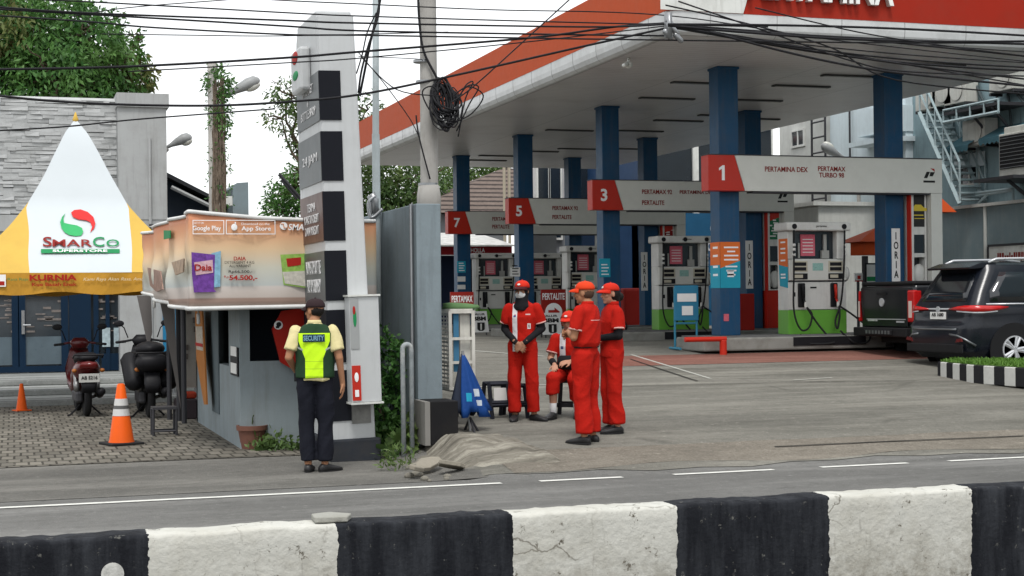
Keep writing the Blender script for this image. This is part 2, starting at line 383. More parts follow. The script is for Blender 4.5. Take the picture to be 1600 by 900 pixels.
# ---------------- the black and white divider in front ----------------
def barrier():
    m, n, bb = nodes_of('painted_divider', .8, 0); v = coords(n)
    s = N(n, 'ShaderNodeSeparateXYZ'); n.links.new(v, s.inputs[0])
    x = math_(n, 'ADD', s.outputs[0], math_(n, 'MULTIPLY', math_(n, 'SUBTRACT', noise(n, v, 14, 4), .5), .05))
    k = math_(n, 'FLOOR', math_(n, 'DIVIDE', x, .9)); par = math_(n, 'ABSOLUTE', math_(n, 'MODULO', k, 2.))
    wht = mixc(n, noise(n, v, 5), (.42, .42, .385), (.53, .525, .48))
    wht = mixc(n, math_(n, 'MULTIPLY', ramp(n, noise(n, v, 2.2, 8, .75), .45, .7), .55), wht, (.30, .285, .235))
    wht = mixc(n, ramp(n, noise(n, v, 8, 9, .8), .585, .62), wht, (.10, .09, .07))
    mq = N(n, 'ShaderNodeMapping'); mq.inputs['Scale'].default_value = (16, 16, 2.2); n.links.new(v, mq.inputs[0])
    wht = mixc(n, math_(n, 'MULTIPLY', ramp(n, noise(n, mq.outputs[0], 1., 6, .7), .60, .72), .55), wht, (.13, .12, .10))
    vc = N(n, 'ShaderNodeTexVoronoi'); vc.feature = 'DISTANCE_TO_EDGE'; vc.inputs['Scale'].default_value = 2.6; wv = N(n, 'ShaderNodeMix'); wv.data_type = 'VECTOR'; wv.inputs[0].default_value = .22
    nn = N(n, 'ShaderNodeTexNoise'); nn.inputs['Scale'].default_value = 5; nn.inputs['Detail'].default_value = 7; n.links.new(v, nn.inputs['Vector']); n.links.new(v, wv.inputs[4]); n.links.new(nn.outputs['Color'], wv.inputs[5]); n.links.new(wv.outputs[1], vc.inputs['Vector'])
    wht = mixc(n, math_(n, 'MULTIPLY', math_(n, 'MULTIPLY', ramp(n, vc.outputs[0], .003, .014, (1, 1, 1, 1), (0, 0, 0, 1)), ramp(n, noise(n, v, 1.7), .45, .6)), .8), wht, (.10, .09, .07))
    zz = N(n, 'ShaderNodeMapRange'); zz.inputs[1].default_value = .48; zz.inputs[2].default_value = .0; n.links.new(s.outputs[2], zz.inputs[0])
    wht = mixc(n, math_(n, 'MULTIPLY', zz.outputs[0], ramp(n, noise(n, v, 9, 8, .8), .4, .6)), wht, (.2, .185, .15))
    mp = N(n, 'ShaderNodeMapping'); mp.inputs['Scale'].default_value = (7, 7, 1.0); n.links.new(v, mp.inputs[0])
    blk = mixc(n, ramp(n, noise(n, mp.outputs[0], 1.4, 6, .7), .42, .75), (.009, .010, .013), (.034, .037, .043))
    blk = mixc(n, ramp(n, noise(n, v, 17, 8, .75), .61, .66), blk, (.11, .11, .10))
    c = mixc(n, par, wht, blk)
    finish(n, bb, c, v, .45, 26); return m
b = MB(); X0, X1 = -8.4, 14.1; nx = 560; rnd = random.Random(3)
prof = [(7.40, -.02), (7.392, .1), (7.388, .2), (7.384, .3), (7.382, .4), (7.38, .5), (7.379, .553), (7.385, .566), (7.40, .571), (7.46, .574), (7.56, .573), (7.6, .56), (7.63, .5), (7.64, .2), (7.64, -.02)]
from mathutils import noise as mn
vs_ = []
for i in range(nx + 1):
    x = X0 + (X1 - X0) * i / nx
    for y, z in prof:
        e = mn.noise(Vector((x * 6, y * 6, z * 6))) * .008 + mn.noise(Vector((x * 22, y * 22, z * 22))) * .005
        ez = (mn.noise(Vector((x * 3, 1, 1))) * .012 + mn.noise(Vector((x * 15, 4, 1))) * .007) if z > .5 else 0
        vs_.append((x, y + e, z + ez))
P_ = len(prof)
b.add(vs_, [(i * P_ + j, (i + 1) * P_ + j, (i + 1) * P_ + j + 1, i * P_ + j + 1) for i in range(nx) for j in range(P_ - 1)])
o = b.build('road_divider', barrier(), smooth=True, world=False)
o.data.transform(Matrix.Translation((-.59, -7.38, 0))); o.location = (.59, 7.38, 0)
tag(o, 'low concrete divider painted in big black and white blocks, along the bottom of the picture', 'barrier')
p = atY(515, 820, 7.5)
b = MB(); b.prism([(p.x - .09, 7.42), (p.x + .07, 7.4), (p.x + .11, 7.5), (p.x + .02, 7.6), (p.x - .08, 7.56)], 'z', .576, .605)
tag(b.build('stone_slab', concrete, bevel=.006), 'flat grey chip of stone lying on top of the black and white divider', 'stone')
# white stencilled roundel on the divider's first black block
b = MB(); c0 = atY(176, 897, 7.37)
b.lathe([(.052, -.0), (.052, .012)], (c0.x, 7.366, c0.z), 24, axis='y')
o = b.build('marker_disc', mat('disc_white', (.5, .5, .47), .8, var=.4, vs=30, dirt=.95, dcol=(.03, .03, .03), dscale=14)); tag(o, 'small round white marker fixed low on the black block at far left of the divider', 'marker')

# ---------------- utility: leaves ----------------
def leaf_mat(name, c1, c2, c3):
    m, n, b = nodes_of(name, .55, 0); b.inputs['Specular IOR Level'].default_value = .35
    g = N(n, 'ShaderNodeNewGeometry'); v = coords(n)
    c = mixc(n, g.outputs['Random Per Island'], c1, c2)
    c = mixc(n, ramp(n, noise(n, v, .7, 3), .45, .7), c, c3)
    n.links.new(c, b.inputs['Base Color'])
    tr = N(n, 'ShaderNodeBsdfTranslucent'); n.links.new(c, tr.inputs[0]); mx = N(n, 'ShaderNodeMixShader'); mx.inputs[0].default_value = .25
    n.links.new(b.outputs[0], mx.inputs[1]); n.links.new(tr.outputs[0], mx.inputs[2]); n.links.new(mx.outputs[0], n.nodes['Material Output'].inputs[0])
    return m
leaf_dark = leaf_mat('leaf_dark', (.018, .075, .014), (.075, .19, .04), (.11, .22, .05))
leaf_mid = leaf_mat('leaf_mid', (.03, .075, .018), (.075, .14, .035), (.12, .17, .045))
leaf_yel = leaf_mat('leaf_olive', (.08, .12, .03), (.14, .16, .045), (.15, .13, .045))
bark = mat('bark', (.085, .065, .045), .9, var=.3, vs=8, bump=1, bs=20)
def leaves(clumps, n, size, droop=.5, seed=1, aspect=.38):
    """clumps: (centre, radii). leaf blades with a fold, gathered in tufts on the outer half of each clump"""
    rg = np.random.default_rng(seed); w = np.array([r[0] * r[1] * r[2] for _, r in clumps]) ** (2 / 3); w = w / w.sum()
    cnt = rg.multinomial(max(1, n // 9), w); cs = []
    for (c, r), k in zip(clumps, cnt):
        d = rg.normal(size=(k, 3)); d /= np.linalg.norm(d, axis=1)[:, None]
        rad = rg.uniform(.45, 1.0, k) ** .5
        cs.append((np.array(c) + d * rad[:, None] * np.array(r), d))
    C = np.concatenate([a for a, _ in cs]); D = np.concatenate([a for _, a in cs])
    V = []; Fc = []
    m = 9; N_ = len(C) * m
    base = np.repeat(C, m, 0) + rg.normal(size=(N_, 3)) * size * .55
    dirn = np.repeat(D, m, 0) * .6 + rg.normal(size=(N_, 3)) * .8; dirn[:, 2] -= droop
    dirn /= np.linalg.norm(dirn, axis=1)[:, None]
    side = np.cross(dirn, rg.normal(size=(N_, 3))); side /= np.linalg.norm(side, axis=1)[:, None] + 1e-9
    L = (size * rg.uniform(.6, 1.25, N_))[:, None]
    p0 = base; p1 = base + dirn * L * .45 + side * L * aspect * .5; p2 = base + dirn * L; p3 = base + dirn * L * .45 - side * L * aspect * .5
    V = np.stack([p0, p1, p2, p3], 1).reshape(-1, 3)
    Fq = np.arange(N_ * 4).reshape(-1, 4)
    return V, Fq
def leaf_obj(name, V, Fq, m, parent=None):
    off = np.array(parent.location) if parent else np.array([0, 0, 0])
    me = bpy.data.meshes.new(name); me.vertices.add(len(V)); me.vertices.foreach_set('co', (V - off).astype(np.float32).ravel())
    me.loops.add(Fq.size); me.polygons.add(len(Fq)); me.loops.foreach_set('vertex_index', Fq.astype(np.int32).ravel())
    me.polygons.foreach_set('loop_start', np.arange(0, Fq.size, 4, dtype=np.int32)); me.polygons.foreach_set('loop_total', np.full(len(Fq), 4, np.int32))
    me.update(); me.validate(); me.materials.append(m)
    o = bpy.data.objects.new(name, me); COL.objects.link(o); o.parent = parent; return o
def limb(b, p, q, r0, r1, wob=.3, n=6, seed=0):
    rg = random.Random(seed); p, q = Vector(p), Vector(q); pts = []
    for i in range(n + 1):
        t = i / n; s = math.sin(math.pi * t) * wob
        pts.append(p.lerp(q, t) + Vector((rg.uniform(-s, s), rg.uniform(-s, s), rg.uniform(-s, s) * .5)))
    b.tube(pts, [r0 + (r1 - r0) * i / n for i in range(n + 1)], 8); return pts
def tree(label, base, clumps, n, size, m, trunk_r=.25, group='trees behind the walls', seed=1, droop=.5, name='broadleaf_tree', extra=None):
    t = thing(name, label, 'tree', base, 0, group); b = MB(); top = max(c[2] for c, _ in clumps)
    fork = Vector(base) + Vector((0, 0, (top - base[2]) * .45)); limb(b, base, fork, trunk_r, trunk_r * .75, .15, seed=seed)
    for i, (c, r) in enumerate(clumps):
        limb(b, fork, Vector(c), trunk_r * .45, .03, .5, seed=seed * 31 + i)
        rg = random.Random(seed * 7 + i)
        for k in range(4):
            limb(b, c, Vector(c) + Vector((rg.uniform(-1, 1) * r[0], rg.uniform(-1, 1) * r[1], rg.uniform(-.3, 1) * r[2])) * .9, .05, .012, .15, seed=k + i * 10)
    b.build('trunk', bark, t, smooth=True)
    V, Fq = leaves(clumps, n, size, droop, seed); leaf_obj('crown', V, Fq, m, t)
    if extra:
        V, Fq = leaves(extra[0], extra[1], size, droop, seed + 50); leaf_obj('dry_foliage', V, Fq, extra[2], t)
    return t
# ---------------- the filling station canopy ----------------
CX0, CX1, CY0, CY1, SZ = 10.15, 18.23, 22.73, 46.6, 5.9
ROWS = [25.7, 31.52, 37.4, 43.1]; G0 = .75; IZ = .97
def soffit_mat():
    m, n, b = nodes_of('canopy_soffit', .38, 0); v = coords(n)
    s = N(n, 'ShaderNodeSeparateXYZ'); n.links.new(v, s.inputs[0])
    c = mixc(n, noise(n, v, .5, 4), (.62, .61, .61), (.74, .73, .73))
    fx = math_(n, 'FRACT', math_(n, 'DIVIDE', s.outputs[1], .2)); seam = math_(n, 'LESS_THAN', fx, .07)
    c = mixc(n, math_(n, 'MULTIPLY', seam, .45), c, (.12, .12, .12))
    fy = math_(n, 'FRACT', math_(n, 'DIVIDE', s.outputs[0], 2.02)); seam2 = math_(n, 'LESS_THAN', fy, .008)
    c = mixc(n, math_(n, 'MULTIPLY', seam2, .6), c, (.1, .1, .1))
    c = mixc(n, math_(n, 'MULTIPLY', ramp(n, noise(n, v, .8, 8, .7), .5, .75), .3), c, (.22, .19, .16))
    finish(n, b, c, v, .05, 3); return m
canopy = thing('station_canopy', 'long flat filling station canopy with red-orange edge on blue pillars', 'canopy', (CX0, CY0, G0))
b = MB(); b.box(CX0, CX1, CY0, CY1, SZ, SZ + .1); b.build('soffit', soffit_mat(), canopy)
b = MB(); b.box(CX0 + .1, CX1 - .1, CY0 + .1, CY1 - .1, SZ + .1, SZ + .9); b.build('roof', concrete, canopy)
trim_m = mat('canopy_trim', (.55, .56, .56), .35, .1, var=.1, vs=1.2, dirt=.3)
b = MB(); q = [(0, 0), (-.05, .008), (-.11, .05), (-.145, .13), (-.155, .22), (-.155, .37), (.02, .37), (.02, .1)]
b.prism([(CY0 + u, SZ + w) for u, w in q], 'x', CX0, CX1)
b.prism([(CX0 + u, SZ + w) for u, w in q], 'y', CY0, CY1)
b.prism([(CY1 - u, SZ + w) for u, w in q], 'x', CX0, CX1)
b.prism([(CX1 - u, SZ + w) for u, w in q], 'y', CY0, CY1)
# rounded corner pieces
for cx, cy, s1, s2 in ((CX0, CY0, -1, -1), (CX0, CY1, -1, 1), (CX1, CY0, 1, -1)):
    rings = []
    for k in range(7):
        a = math.pi / 2 * k / 6; rings.append([(cx + s1 * (-u) * math.cos(a), cy + s2 * (-u) * math.sin(a), SZ + w) for u, w in q[:6]])
    b.add([p for g in rings for p in g], [(i * 6 + j, i * 6 + j + 1, (i + 1) * 6 + j + 1, (i + 1) * 6 + j) for i in range(6) for j in range(5)])
b.build('edge_trim', trim_m, canopy)
b = MB()
for k in range(20):
    y = CY0 + .6 + k * 1.2; b.prism([(CX0 + u * 1.012 - .002, SZ + w) for u, w in q[:6]] + [(CX0 - .1, SZ + .3)], 'y', y, y + .008)
for k in range(7):
    x = CX0 + .6 + k * 1.2; b.prism([(CY0 + u * 1.012 - .002, SZ + w) for u, w in q[:6]] + [(CY0 - .1, SZ + .3)], 'x', x, x + .008)
stuff(b.build('trim_seams', mat('seam_grey', (.22, .22, .22), .6), canopy))
b = MB(); b.box(CX0 - .16, CX0 - .1, CY0 - .16, CY1 + .16, SZ + .37, 7.1); b.box(CX0 - .1, CX1 + .16, CY1 + .1, CY1 + .16, SZ + .37, 7.1)
b.build('side_fascia', orange_paint, canopy)
b = MB(); b.box(CX0 - .1, CX1 + .16, CY0 - .16, CY0 - .1, SZ + .37, 7.6); b.build('front_fascia', red_dark, canopy)
b = MB(); yb = CY0 - .163
xa, xb = atY(1032, 20, yb).x, atY(1161, 26, yb).x
b.prism([(xa, SZ + .375), (xb, SZ + .375), (xb + .42, 7.6), (xa, 7.6)], 'y', yb - .012, yb); b.build('fascia_panel', white_paint, canopy)
b = MB(); x1 = atY(1085, 3, yb).x; b.prism([(x1, 6.55), (x1 + .35, 6.55), (x1 + .5, 6.8), (x1 + .15, 6.8)], 'y', yb - .04, yb - .013); b.build('emblem_blue', ink_blue, canopy)
b = MB(); b.prism([(x1 + .42, 6.6), (x1 + .62, 6.6), (x1 + .78, 6.9), (x1 + .58, 6.9)], 'y', yb - .04, yb - .013); b.build('emblem_red', red_paint, canopy)
l0, l1 = atY(1166, 8, yb), atY(1392, 10, yb)
lettering('PERTAMINA', mat('sign_letter_white', (.75, .75, .73), .4), canopy, ((l0.x + l1.x) / 2, yb, l1.z + .27), XX, ZZ, w=l1.x - l0.x, h=.56, name='fascia_lettering', bold=.025, ext=.05)
def pillar(x, y, w=.4):
    b = MB(); b.box(x - w / 2, x + w / 2, y - w / 2, y + w / 2, IZ, SZ - .001)
    b.box(x - w / 2 - .02, x + w / 2 + .02, y - w / 2 - .02, y + w / 2 + .02, SZ - .05, SZ - .003)
    return b.build('pillar', blue_paint, canopy, bevel=.012)
PX1, PX2 = 12.49, 15.95
P1 = [pillar(PX1, y) for y in ROWS]; P2 = [pillar(PX2, y) for y in ROWS]
b = MB()   # dark slots of the ceiling lamps
lamp_spots = [(1095, 129), (1252, 134), (1042, 153), (1180, 156), (1060, 188), (890, 203), (1000, 204), (1330, 118), (840, 236), (905, 232), (980, 232), (1180, 185), (760, 250), (1460, 100), (1130, 180), (780, 243)]
lm = mat('lamp_lens', (.28, .28, .27), .3)
for px, py in lamp_spots:
    p = atZ(px, py, SZ)
    if CX0 + .7 < p.x < CX1 - .7 and p.y < CY1 - .3:
        b = MB(); b.box(p.x - .62, p.x + .62, p.y - .09, p.y + .09, SZ - .03, SZ - .002); f_ = b.build('lamp_housing', lamp_slot, canopy)
        b = MB(); b.box(p.x - .58, p.x + .58, p.y - .03, p.y + .05, SZ - .036, SZ - .031); b.build('lamp_lens', lm, f_)
# sticker on the first pillar, orange above teal, with line marks
def sticker(parent, x, y, z0, z1, w):
    yf = y - .2 - .004; zm = z0 + (z1 - z0) * .5
    o1 = mat('sticker_orange', (.62, .14, .03), .5, var=.1); t1 = mat('sticker_teal', (.02, .30, .42), .5, var=.15)
    b = MB(); b.prism([(x - w / 2, zm - .06), (x + w / 2, zm + .08), (x + w / 2, z1), (x - w / 2, z1)], 'y', yf - .004, yf)
    b.box(x - .204 - .004, x - .204, y - .2, y + .2, zm, z1); s_ = b.build('notice', [o1], parent)
    b = MB(); b.prism([(x - w / 2, z0), (x + w / 2, z0), (x + w / 2, zm + .08), (x - w / 2, zm - .06)], 'y', yf - .0042, yf); b.box(x - .208, x - .204, y - .2, y + .2, z0, zm); b.build('notice_lower', t1, parent)
    b = MB()
    for k in range(7):
        zz = z1 - .1 - k * .075 - (.05 if k > 3 else 0); ww = (w * .36, w * .2, w * .36, w * .36, w * .3, w * .25, w * .2)[k]
        b.box(x + .02 - ww, x + .02 + ww, yf - .007, yf - .0045, zz - .014, zz + .014)
        if k % 2 == 0: b.box(x - .211, x - .2085, y - .12, y + .08, zz - .02, zz + .02)
    b.box(x - .06, x + .07, yf - .007, yf - .0045, z0 + .2, z0 + .32)
    b.build('notice_print', ink_white, parent)
z0, z1 = atY(1131, 450, 25.5).z, atY(1131, 378, 25.5).z
sticker(P1[0], PX1, ROWS[0], z0, z1, .4)
b = MB(); p = atY(1135, 494, 25.49); b.box(p.x - .05, p.x + .05, 25.49, 25.498, p.z - .09, p.z + .04); b.build('price_tag', pink_paper, P1[0])
for i, (px, ya, yb_) in enumerate(((0, 0, 0), (945, 404, 433), (805, 418, 432), (721, 408, 426))):
    if not px: continue
    p0, p1 = atY(px, yb_, ROWS[i] - .2), atY(px, ya, ROWS[i] - .2)
    b = MB(); b.box(p0.x - .13, p0.x + .13, ROWS[i] - .207, ROWS[i] - .201, p0.z, p1.z); nn = b.build('notice', [mat('sticker_teal', (.02, .3, .42), .5) if i != 2 else paper_white], P1[i])
    b = MB()
    for k in range(4): b.box(p0.x - .08, p0.x + .09 - .03 * (k % 2), ROWS[i] - .210, ROWS[i] - .2075, p0.z + .05 + k * .07, p0.z + .075 + k * .07)
    b.build('print', ink_white if i != 2 else ink_black, nn)
    if i == 3:
        for (ya2, yb2, mm) in ((432, 440, paper_white), (445, 452, paper_white)):
            a_, c_ = atY(px, yb2, ROWS[i] - .2), atY(px, ya2, ROWS[i] - .2); b = MB(); b.box(a_.x - .12, a_.x + .12, ROWS[i] - .206, ROWS[i] - .201, a_.z, c_.z); b.build('paper', mm, P1[i])
for i, (px, ya, yb_) in enumerate(((1400, 357, 440), (1171, 376, 451), (1007, 394, 454))):
    p0, p1 = atY(px, yb_, ROWS[i] - .2), atY(px, ya, ROWS[i] - .2); h_ = p1.z - p0.z
    b = MB(); b.box(p0.x - .09, p0.x + .09, ROWS[i] - .212, ROWS[i] - .201, p0.z, p1.z); nn = b.build('notice_strip', paper_white, P2[i])
    lettering('I\nO\nR\nI\nA', ink_black, nn, (p0.x, ROWS[i] - .212, (p0.z + p1.z) / 2), XX, ZZ, w=.10, h=h_ * .86, name='print', bold=.02)
# ---------------- islands, price beams, posts ----------------
island_m = mat('island_concrete', (.25, .25, .23), .85, var=.2, vs=2, bump=.4, dirt=.5)
for i, y in enumerate(ROWS):
    x0, x1 = 11.75, 17.2
    t = thing('pump_island', ['raised concrete pump island nearest the street, under sign 1', 'raised concrete pump island under sign 3', 'raised concrete pump island under sign 5', 'raised concrete pump island farthest back, under sign 7'][i], 'pump island', (x0, y, G0), 0, 'pump islands under the canopy')
    b = MB(); b.box(x0, x1, y - .6, y + .6, G0 - .05, IZ - .03); b.build('kerb', island_m, t, bevel=.03)
    b = MB(); b.box(x0 + .08, x1 - .08, y - .52, y + .52, IZ - .03, IZ); b.build('deck', mat('deck_tile', (.14, .14, .14), .7, dirt=.4), t)
    b = MB(); b.box(13.55, 15.05, y - .615, y - .601, G0 + .02, IZ - .04); b.build('service_grille', black_plastic, t)
beam_m = mat('beam_white', (.60, .605, .56), .4, var=.05, dirt=.1)
dark_red_ink = mat('maroon_ink', (.22, .02, .015), .6)
BX0, BX1, BZ0, BZ1 = 11.93, 16.80, 3.6, 4.24
def logo(parent, x, y, z, s):
    b = MB(); b.prism([(x - s * .5, z - s * .15), (x - s * .2, z - s * .15), (x + s * .05, z + s * .35), (x - s * .25, z + s * .35)], 'y', y - .004, y)
    b.prism([(x + .0 * s, z), (x + s * .3, z), (x + s * .5, z + s * .33), (x + s * .1, z + s * .33)], 'y', y - .0045, y)
    b.box(x - s * .55, x + s * .5, y - .004, y, z - s * .5, z - s * .34); b.build('emblem', ink_black, parent)
    b = MB(); b.prism([(x + s * .1, z + s * .62), (x + s * .5, z + s * .36), (x + s * .45, z + s * .6)], 'y', y - .004, y); b.build('emblem_tip', ink_red, parent)
texts = {0: [('PERTAMINA DEX', 1195, 1262, 264, 8.5), ('PERTAMAX\nTURBO 98', 1278, 1321, 268.5, 19)],
         1: [('PERTAMAX 92', 1003, 1050, 299.5, 7.5), ('PERTALITE', 1003, 1038, 316.5, 7.5), ('PERTAMINA DEX', 1062, 1116, 300, 6)],
         2: [('PERTAMAX 92', 863, 903, 325, 6.5), ('PERTALITE', 863, 893, 339, 6.5)],
         3: [('PERTAMAX 92', 769, 806, 342, 6.), ('PERTALITE', 769, 796, 354, 6.)]}
for i, y in enumerate(ROWS):
    yf, yk = y - .5, y - .205; n_ = '1357'[i]
    t = thing('fuel_sign', ['white overhead fuel sign beam with red end numbered 1', 'white overhead fuel sign beam with red end numbered 3', 'white overhead fuel sign beam with red end numbered 5', 'white overhead fuel sign beam with red end numbered 7, farthest back'][i], 'sign', (BX0, y, BZ0), 0, 'numbered fuel signs over the pump islands')
    b = MB(); r1, r2 = BX0 + .52, BX0 + .72
    b.prism([(r2 + .012, BZ0), (BX1, BZ0), (BX1, BZ1), (r1 + .012, BZ1)], 'y', yf, yk); b.build('beam', beam_m, t)
    b = MB(); b.prism([(BX0, BZ0), (r2, BZ0), (r1, BZ1), (BX0, BZ1)], 'y', yf - .004, yk); b.build('end_panel', red_paint, t)
    b = MB(); b.box(BX1 - .24, BX1, yf + .01, yk, IZ, BZ0 - .002); b.build('post', beam_m, t)
    b = MB(); b.box(BX0 + .9, BX1 - .25, yf + .02, yk - .02, BZ0 - .03, BZ0 - .003); b.build('lower_rail', dark_steel, t)
    b = MB(); b.box(BX0 - .01, BX1 + .01, yf - .01, yk, BZ1 + .001, BZ1 + .02); b.build('top_flashing', dark_steel, t)
    zc_ = (BZ0 + BZ1) / 2; xc_ = BX0 + .27
    if n_ == '1': b = MB(); b.prism([(xc_ - .005, zc_ - .135), (xc_ + .05, zc_ - .135), (xc_ + .05, zc_ + .135), (xc_ + .01, zc_ + .135), (xc_ - .06, zc_ + .085), (xc_ - .06, zc_ + .04), (xc_ - .005, zc_ + .072)], 'y', yf - .012, yf - .005); b.build('number', ink_white, t)
    else: lettering(n_, ink_white, t, (xc_, yf - .004, zc_), XX, ZZ, h=.27, name='number', bold=.03)
    for (tx, a, c, yc, hp) in texts[i]:
        p0, p1 = atY(a, yc, yf), atY(c, yc, yf); lettering(tx, dark_red_ink, t, ((p0.x + p1.x) / 2, yf, p0.z), XX, ZZ, w=p1.x - p0.x, h=hp / F * (p0.y / .96), name='lettering', bold=.018)
    if i < 2: logo(t, BX1 - .28, yf - .001, (BZ0 + BZ1) / 2 - .0, .24)

# ---------------- fuel dispensers ----------------
pump_white = mat('pump_white', (.60, .60, .57), .35, var=.06, dirt=.25, streak=.2)
pump_green = mat('pump_green', (.13, .36, .05), .35, var=.1, dirt=.15)
pump_grey = mat('pump_grey', (.33, .33, .31), .5)
beige = mat('pump_beige', (.45, .42, .33), .5)
def hose(b, pts, r=.018):
    P = [Vector(p) for p in pts]; out = []
    for i in range(len(P) - 1):
        p0, p1, p2, p3 = P[max(i - 1, 0)], P[i], P[i + 1], P[min(i + 2, len(P) - 1)]
        for k in range(7):
            t = k / 7; out.append(.5 * ((2 * p1) + (p2 - p0) * t + (2 * p0 - 5 * p1 + 4 * p2 - p3) * t * t + (3 * p1 - p0 - 3 * p2 + p3) * t ** 3))
    out.append(P[-1]); b.tube(out, r, 8)
def make_pump(label, loc, red_nozzle=False, side=False, three=False):
    t = thing('fuel_pump', label, 'fuel pump', loc, 0, 'fuel pumps on the islands')
    def B(): return MB()
    k = dict(parent=t, world=False)
    b = B(); b.box(-.61, .61, -.2, .2, .45, .97); b.box(-.61, .61, -.16, .2, .97, 1.40); b.box(-.61, -.5, -.2, .2, 1.4, 1.92); b.box(.42, .61, -.2, .2, 1.4, 1.92); b.build('cabinet', pump_white, bevel=.01, **k)
    b = B(); b.box(-.612, .612, -.203, .203, 0, .45); b.build('base_panel', pump_green, bevel=.01, **k)
    b = B(); b.box(-.67, .67, -.3, .24, 1.92, 2.08); b.build('top_cap', pump_white, bevel=.03, **k)
    b = B()
    for x in (-.52, .52) + ((0,) if three else ()): b.lathe([(.05, -.312), (.05, -.299)], (x, 0, 2.0), 16, axis='y')
    b.build('cap_disc', black_plastic, **k)
    lettering('pertamina', ink_black, t, (.04, -.301, 2.0), XX, ZZ, w=.22, h=.05, name='cap_lettering', world=False)
    b = B(); b.box(-.5, .42, -.05, .1, 1.4, 1.92); b.build('screen_recess', dark_glass, **k)
    b = B(); b.box(-.27, .03, -.07, -.055, 1.46, 1.86); pp = b.build('poster', pink_paper, **k)
    b = B()
    for j in range(5): b.box(-.23, -.01, -.075, -.071, 1.52 + j * .06, 1.535 + j * .06)
    b.build('print', paper_white, parent=pp, world=False)
    b = B(); b.box(-.33, -.3, -.09, -.06, 1.42, 1.7); b.box(.15, .3, -.12, -.06, 1.41, 1.56); b.box(.2, .26, -.1, -.06, 1.56, 1.86); b.build('reader', pump_grey, **k)
    b = B(); b.box(-.6, .6, -.225, -.16, 1.0, 1.385); b.build('meter_panel', mat('meter_white', (.55, .55, .51), .4), bevel=.008, **k)
    for x in (-.37, .37):
        b = B(); b.box(x - .15, x + .15, -.236, -.222, 1.16, 1.36); f_ = b.build('display_frame', beige, **k)
        b = B(); b.box(x - .12, x + .12, -.241, -.236, 1.27, 1.335); b.box(x - .12, x + .12, -.241, -.236, 1.18, 1.245); b.build('display', black_plastic, parent=f_, world=False)
        b = B(); b.box(x - .15, x + .15, -.236, -.222, 1.02, 1.13); f_ = b.build('price_frame', black_plastic, **k)
        b = B(); b.box(x - .12, x + .05, -.24, -.236, 1.045, 1.105); b.build('display', beige, parent=f_, world=False)
    b = B(); b.box(-.11, .11, -.23, -.222, 1.18, 1.32); b.build('badge', mat('badge_teal', (.25, .42, .38), .5, var=.5, vs=40), **k)
    b = B(); b.box(-.6, .6, -.215, -.198, .975, .99); b.box(-.6, .6, -.21, -.198, .455, .46); b.build('seam', dark_steel, **k)
    for x, m_ in ((-.34, black_plastic), (.34, red_paint if red_nozzle else black_plastic)):
        b = B(); b.box(x - .075, x + .075, -.235, -.2, .5, .95); hl = b.build('nozzle_holster', black_plastic, bevel=.02, **k)
        b = B(); b.cap((x, -.27, .9), (x + .01, -.28, .68), .03, .025); b.cap((x + .01, -.26, .68), (x + .03, -.3, .58), .022, .02); b.box(x - .012, x + .012, -.32, -.29, .66, .86); b.build('nozzle', m_, parent=hl, smooth=True, world=False)
        b = B(); b.lathe([(.03, .5), (.03, .6)], (x + .04, -.3, 0), 12); b.build('swivel', pump_white, parent=hl, world=False)
    b = B(); b.box(-.15, -.02, -.206, -.199, .85, .88); b.box(-.5, -.46, -.206, -.199, .7, .78); b.build('switch', black_plastic, **k)
    b = B()
    hose(b, [(-.53, -.3, 1.93), (-.55, -.32, 1.2), (-.57, -.34, .45), (-.45, -.36, .1), (-.28, -.36, .12), (-.2, -.35, .36), (-.3, -.33, .5)])
    hose(b, [(-.3, -.33, .5), (-.12, -.4, .2), (.05, -.5, -.05), (.08, -.62, -.16), (-.4, -.6, -.16), (-.5, -.45, .0)])
    b.build('hose', rubber, smooth=True, **k)
    b = B()
    hose(b, [(.53, -.3, 1.93), (.5, -.32, 1.3), (.42, -.34, .62), (.28, -.36, .25), (.3, -.4, .1), (.36, -.38, .34), (.38, -.33, .52)])
    hose(b, [(.38, -.33, .52), (.62, -.4, .35), (.85, -.55, .1), (.8, -.66, -.14), (.5, -.66, -.16), (.3, -.5, .06)])
    b.build('hose', rubber, smooth=True, **k)
    for x in (-.535, .535):
        b = B(); [b.lathe([(.03, z), (.034, z + .02), (.03, z + .05)], (x, -.3, 0), 10) for z in (1.45, 1.55, 1.63)]; b.build('hose_clamp', pump_white, **k)
    b = B(); b.lathe([(.02, .61), (.14, .615), (.17, .66), (.14, .72), (.02, .725)], (0, 0, 1.12), 20, axis='x')
    b.xf(Matrix.Diagonal((1, 1, 1, 1))); b.build('side_drum', pump_white, smooth=True, **k)
    if side:
        yl = -.18
        b = B(); b.prism([(-.2, 1.25), (.14, 1.3), (.14, 1.78), (-.2, 1.78)], 'x', -.618, -.612); b.build('side_notice', mat('sticker_orange', (.62, .14, .03), .5), **k)
        b = B(); b.prism([(-.2, .86), (.1, .9), (.14, 1.3), (-.2, 1.25)], 'x', -.6175, -.612); b.build('side_notice_lower', mat('sticker_teal', (.02, .3, .42), .5), **k)
        b = B(); [b.box(-.6215, -.6185, -.12, .06, z, z + .03) for z in (1.7, 1.58, 1.5, 1.36, 1.1, 1.04)]; b.build('side_print', ink_white, **k)
    return t
make_pump('white and green fuel pump on the nearest island, with a red nozzle at right', (14.28, ROWS[0], IZ), True, True)
q0 = make_pump('white and green fuel pump behind the blue stand, under sign 3', (14.2, ROWS[1], IZ), three=True)
q1 = dup(q0, (14.2, ROWS[2], IZ), label='white and green fuel pump behind the PERTALITE sign, right of its pillar under sign 5')
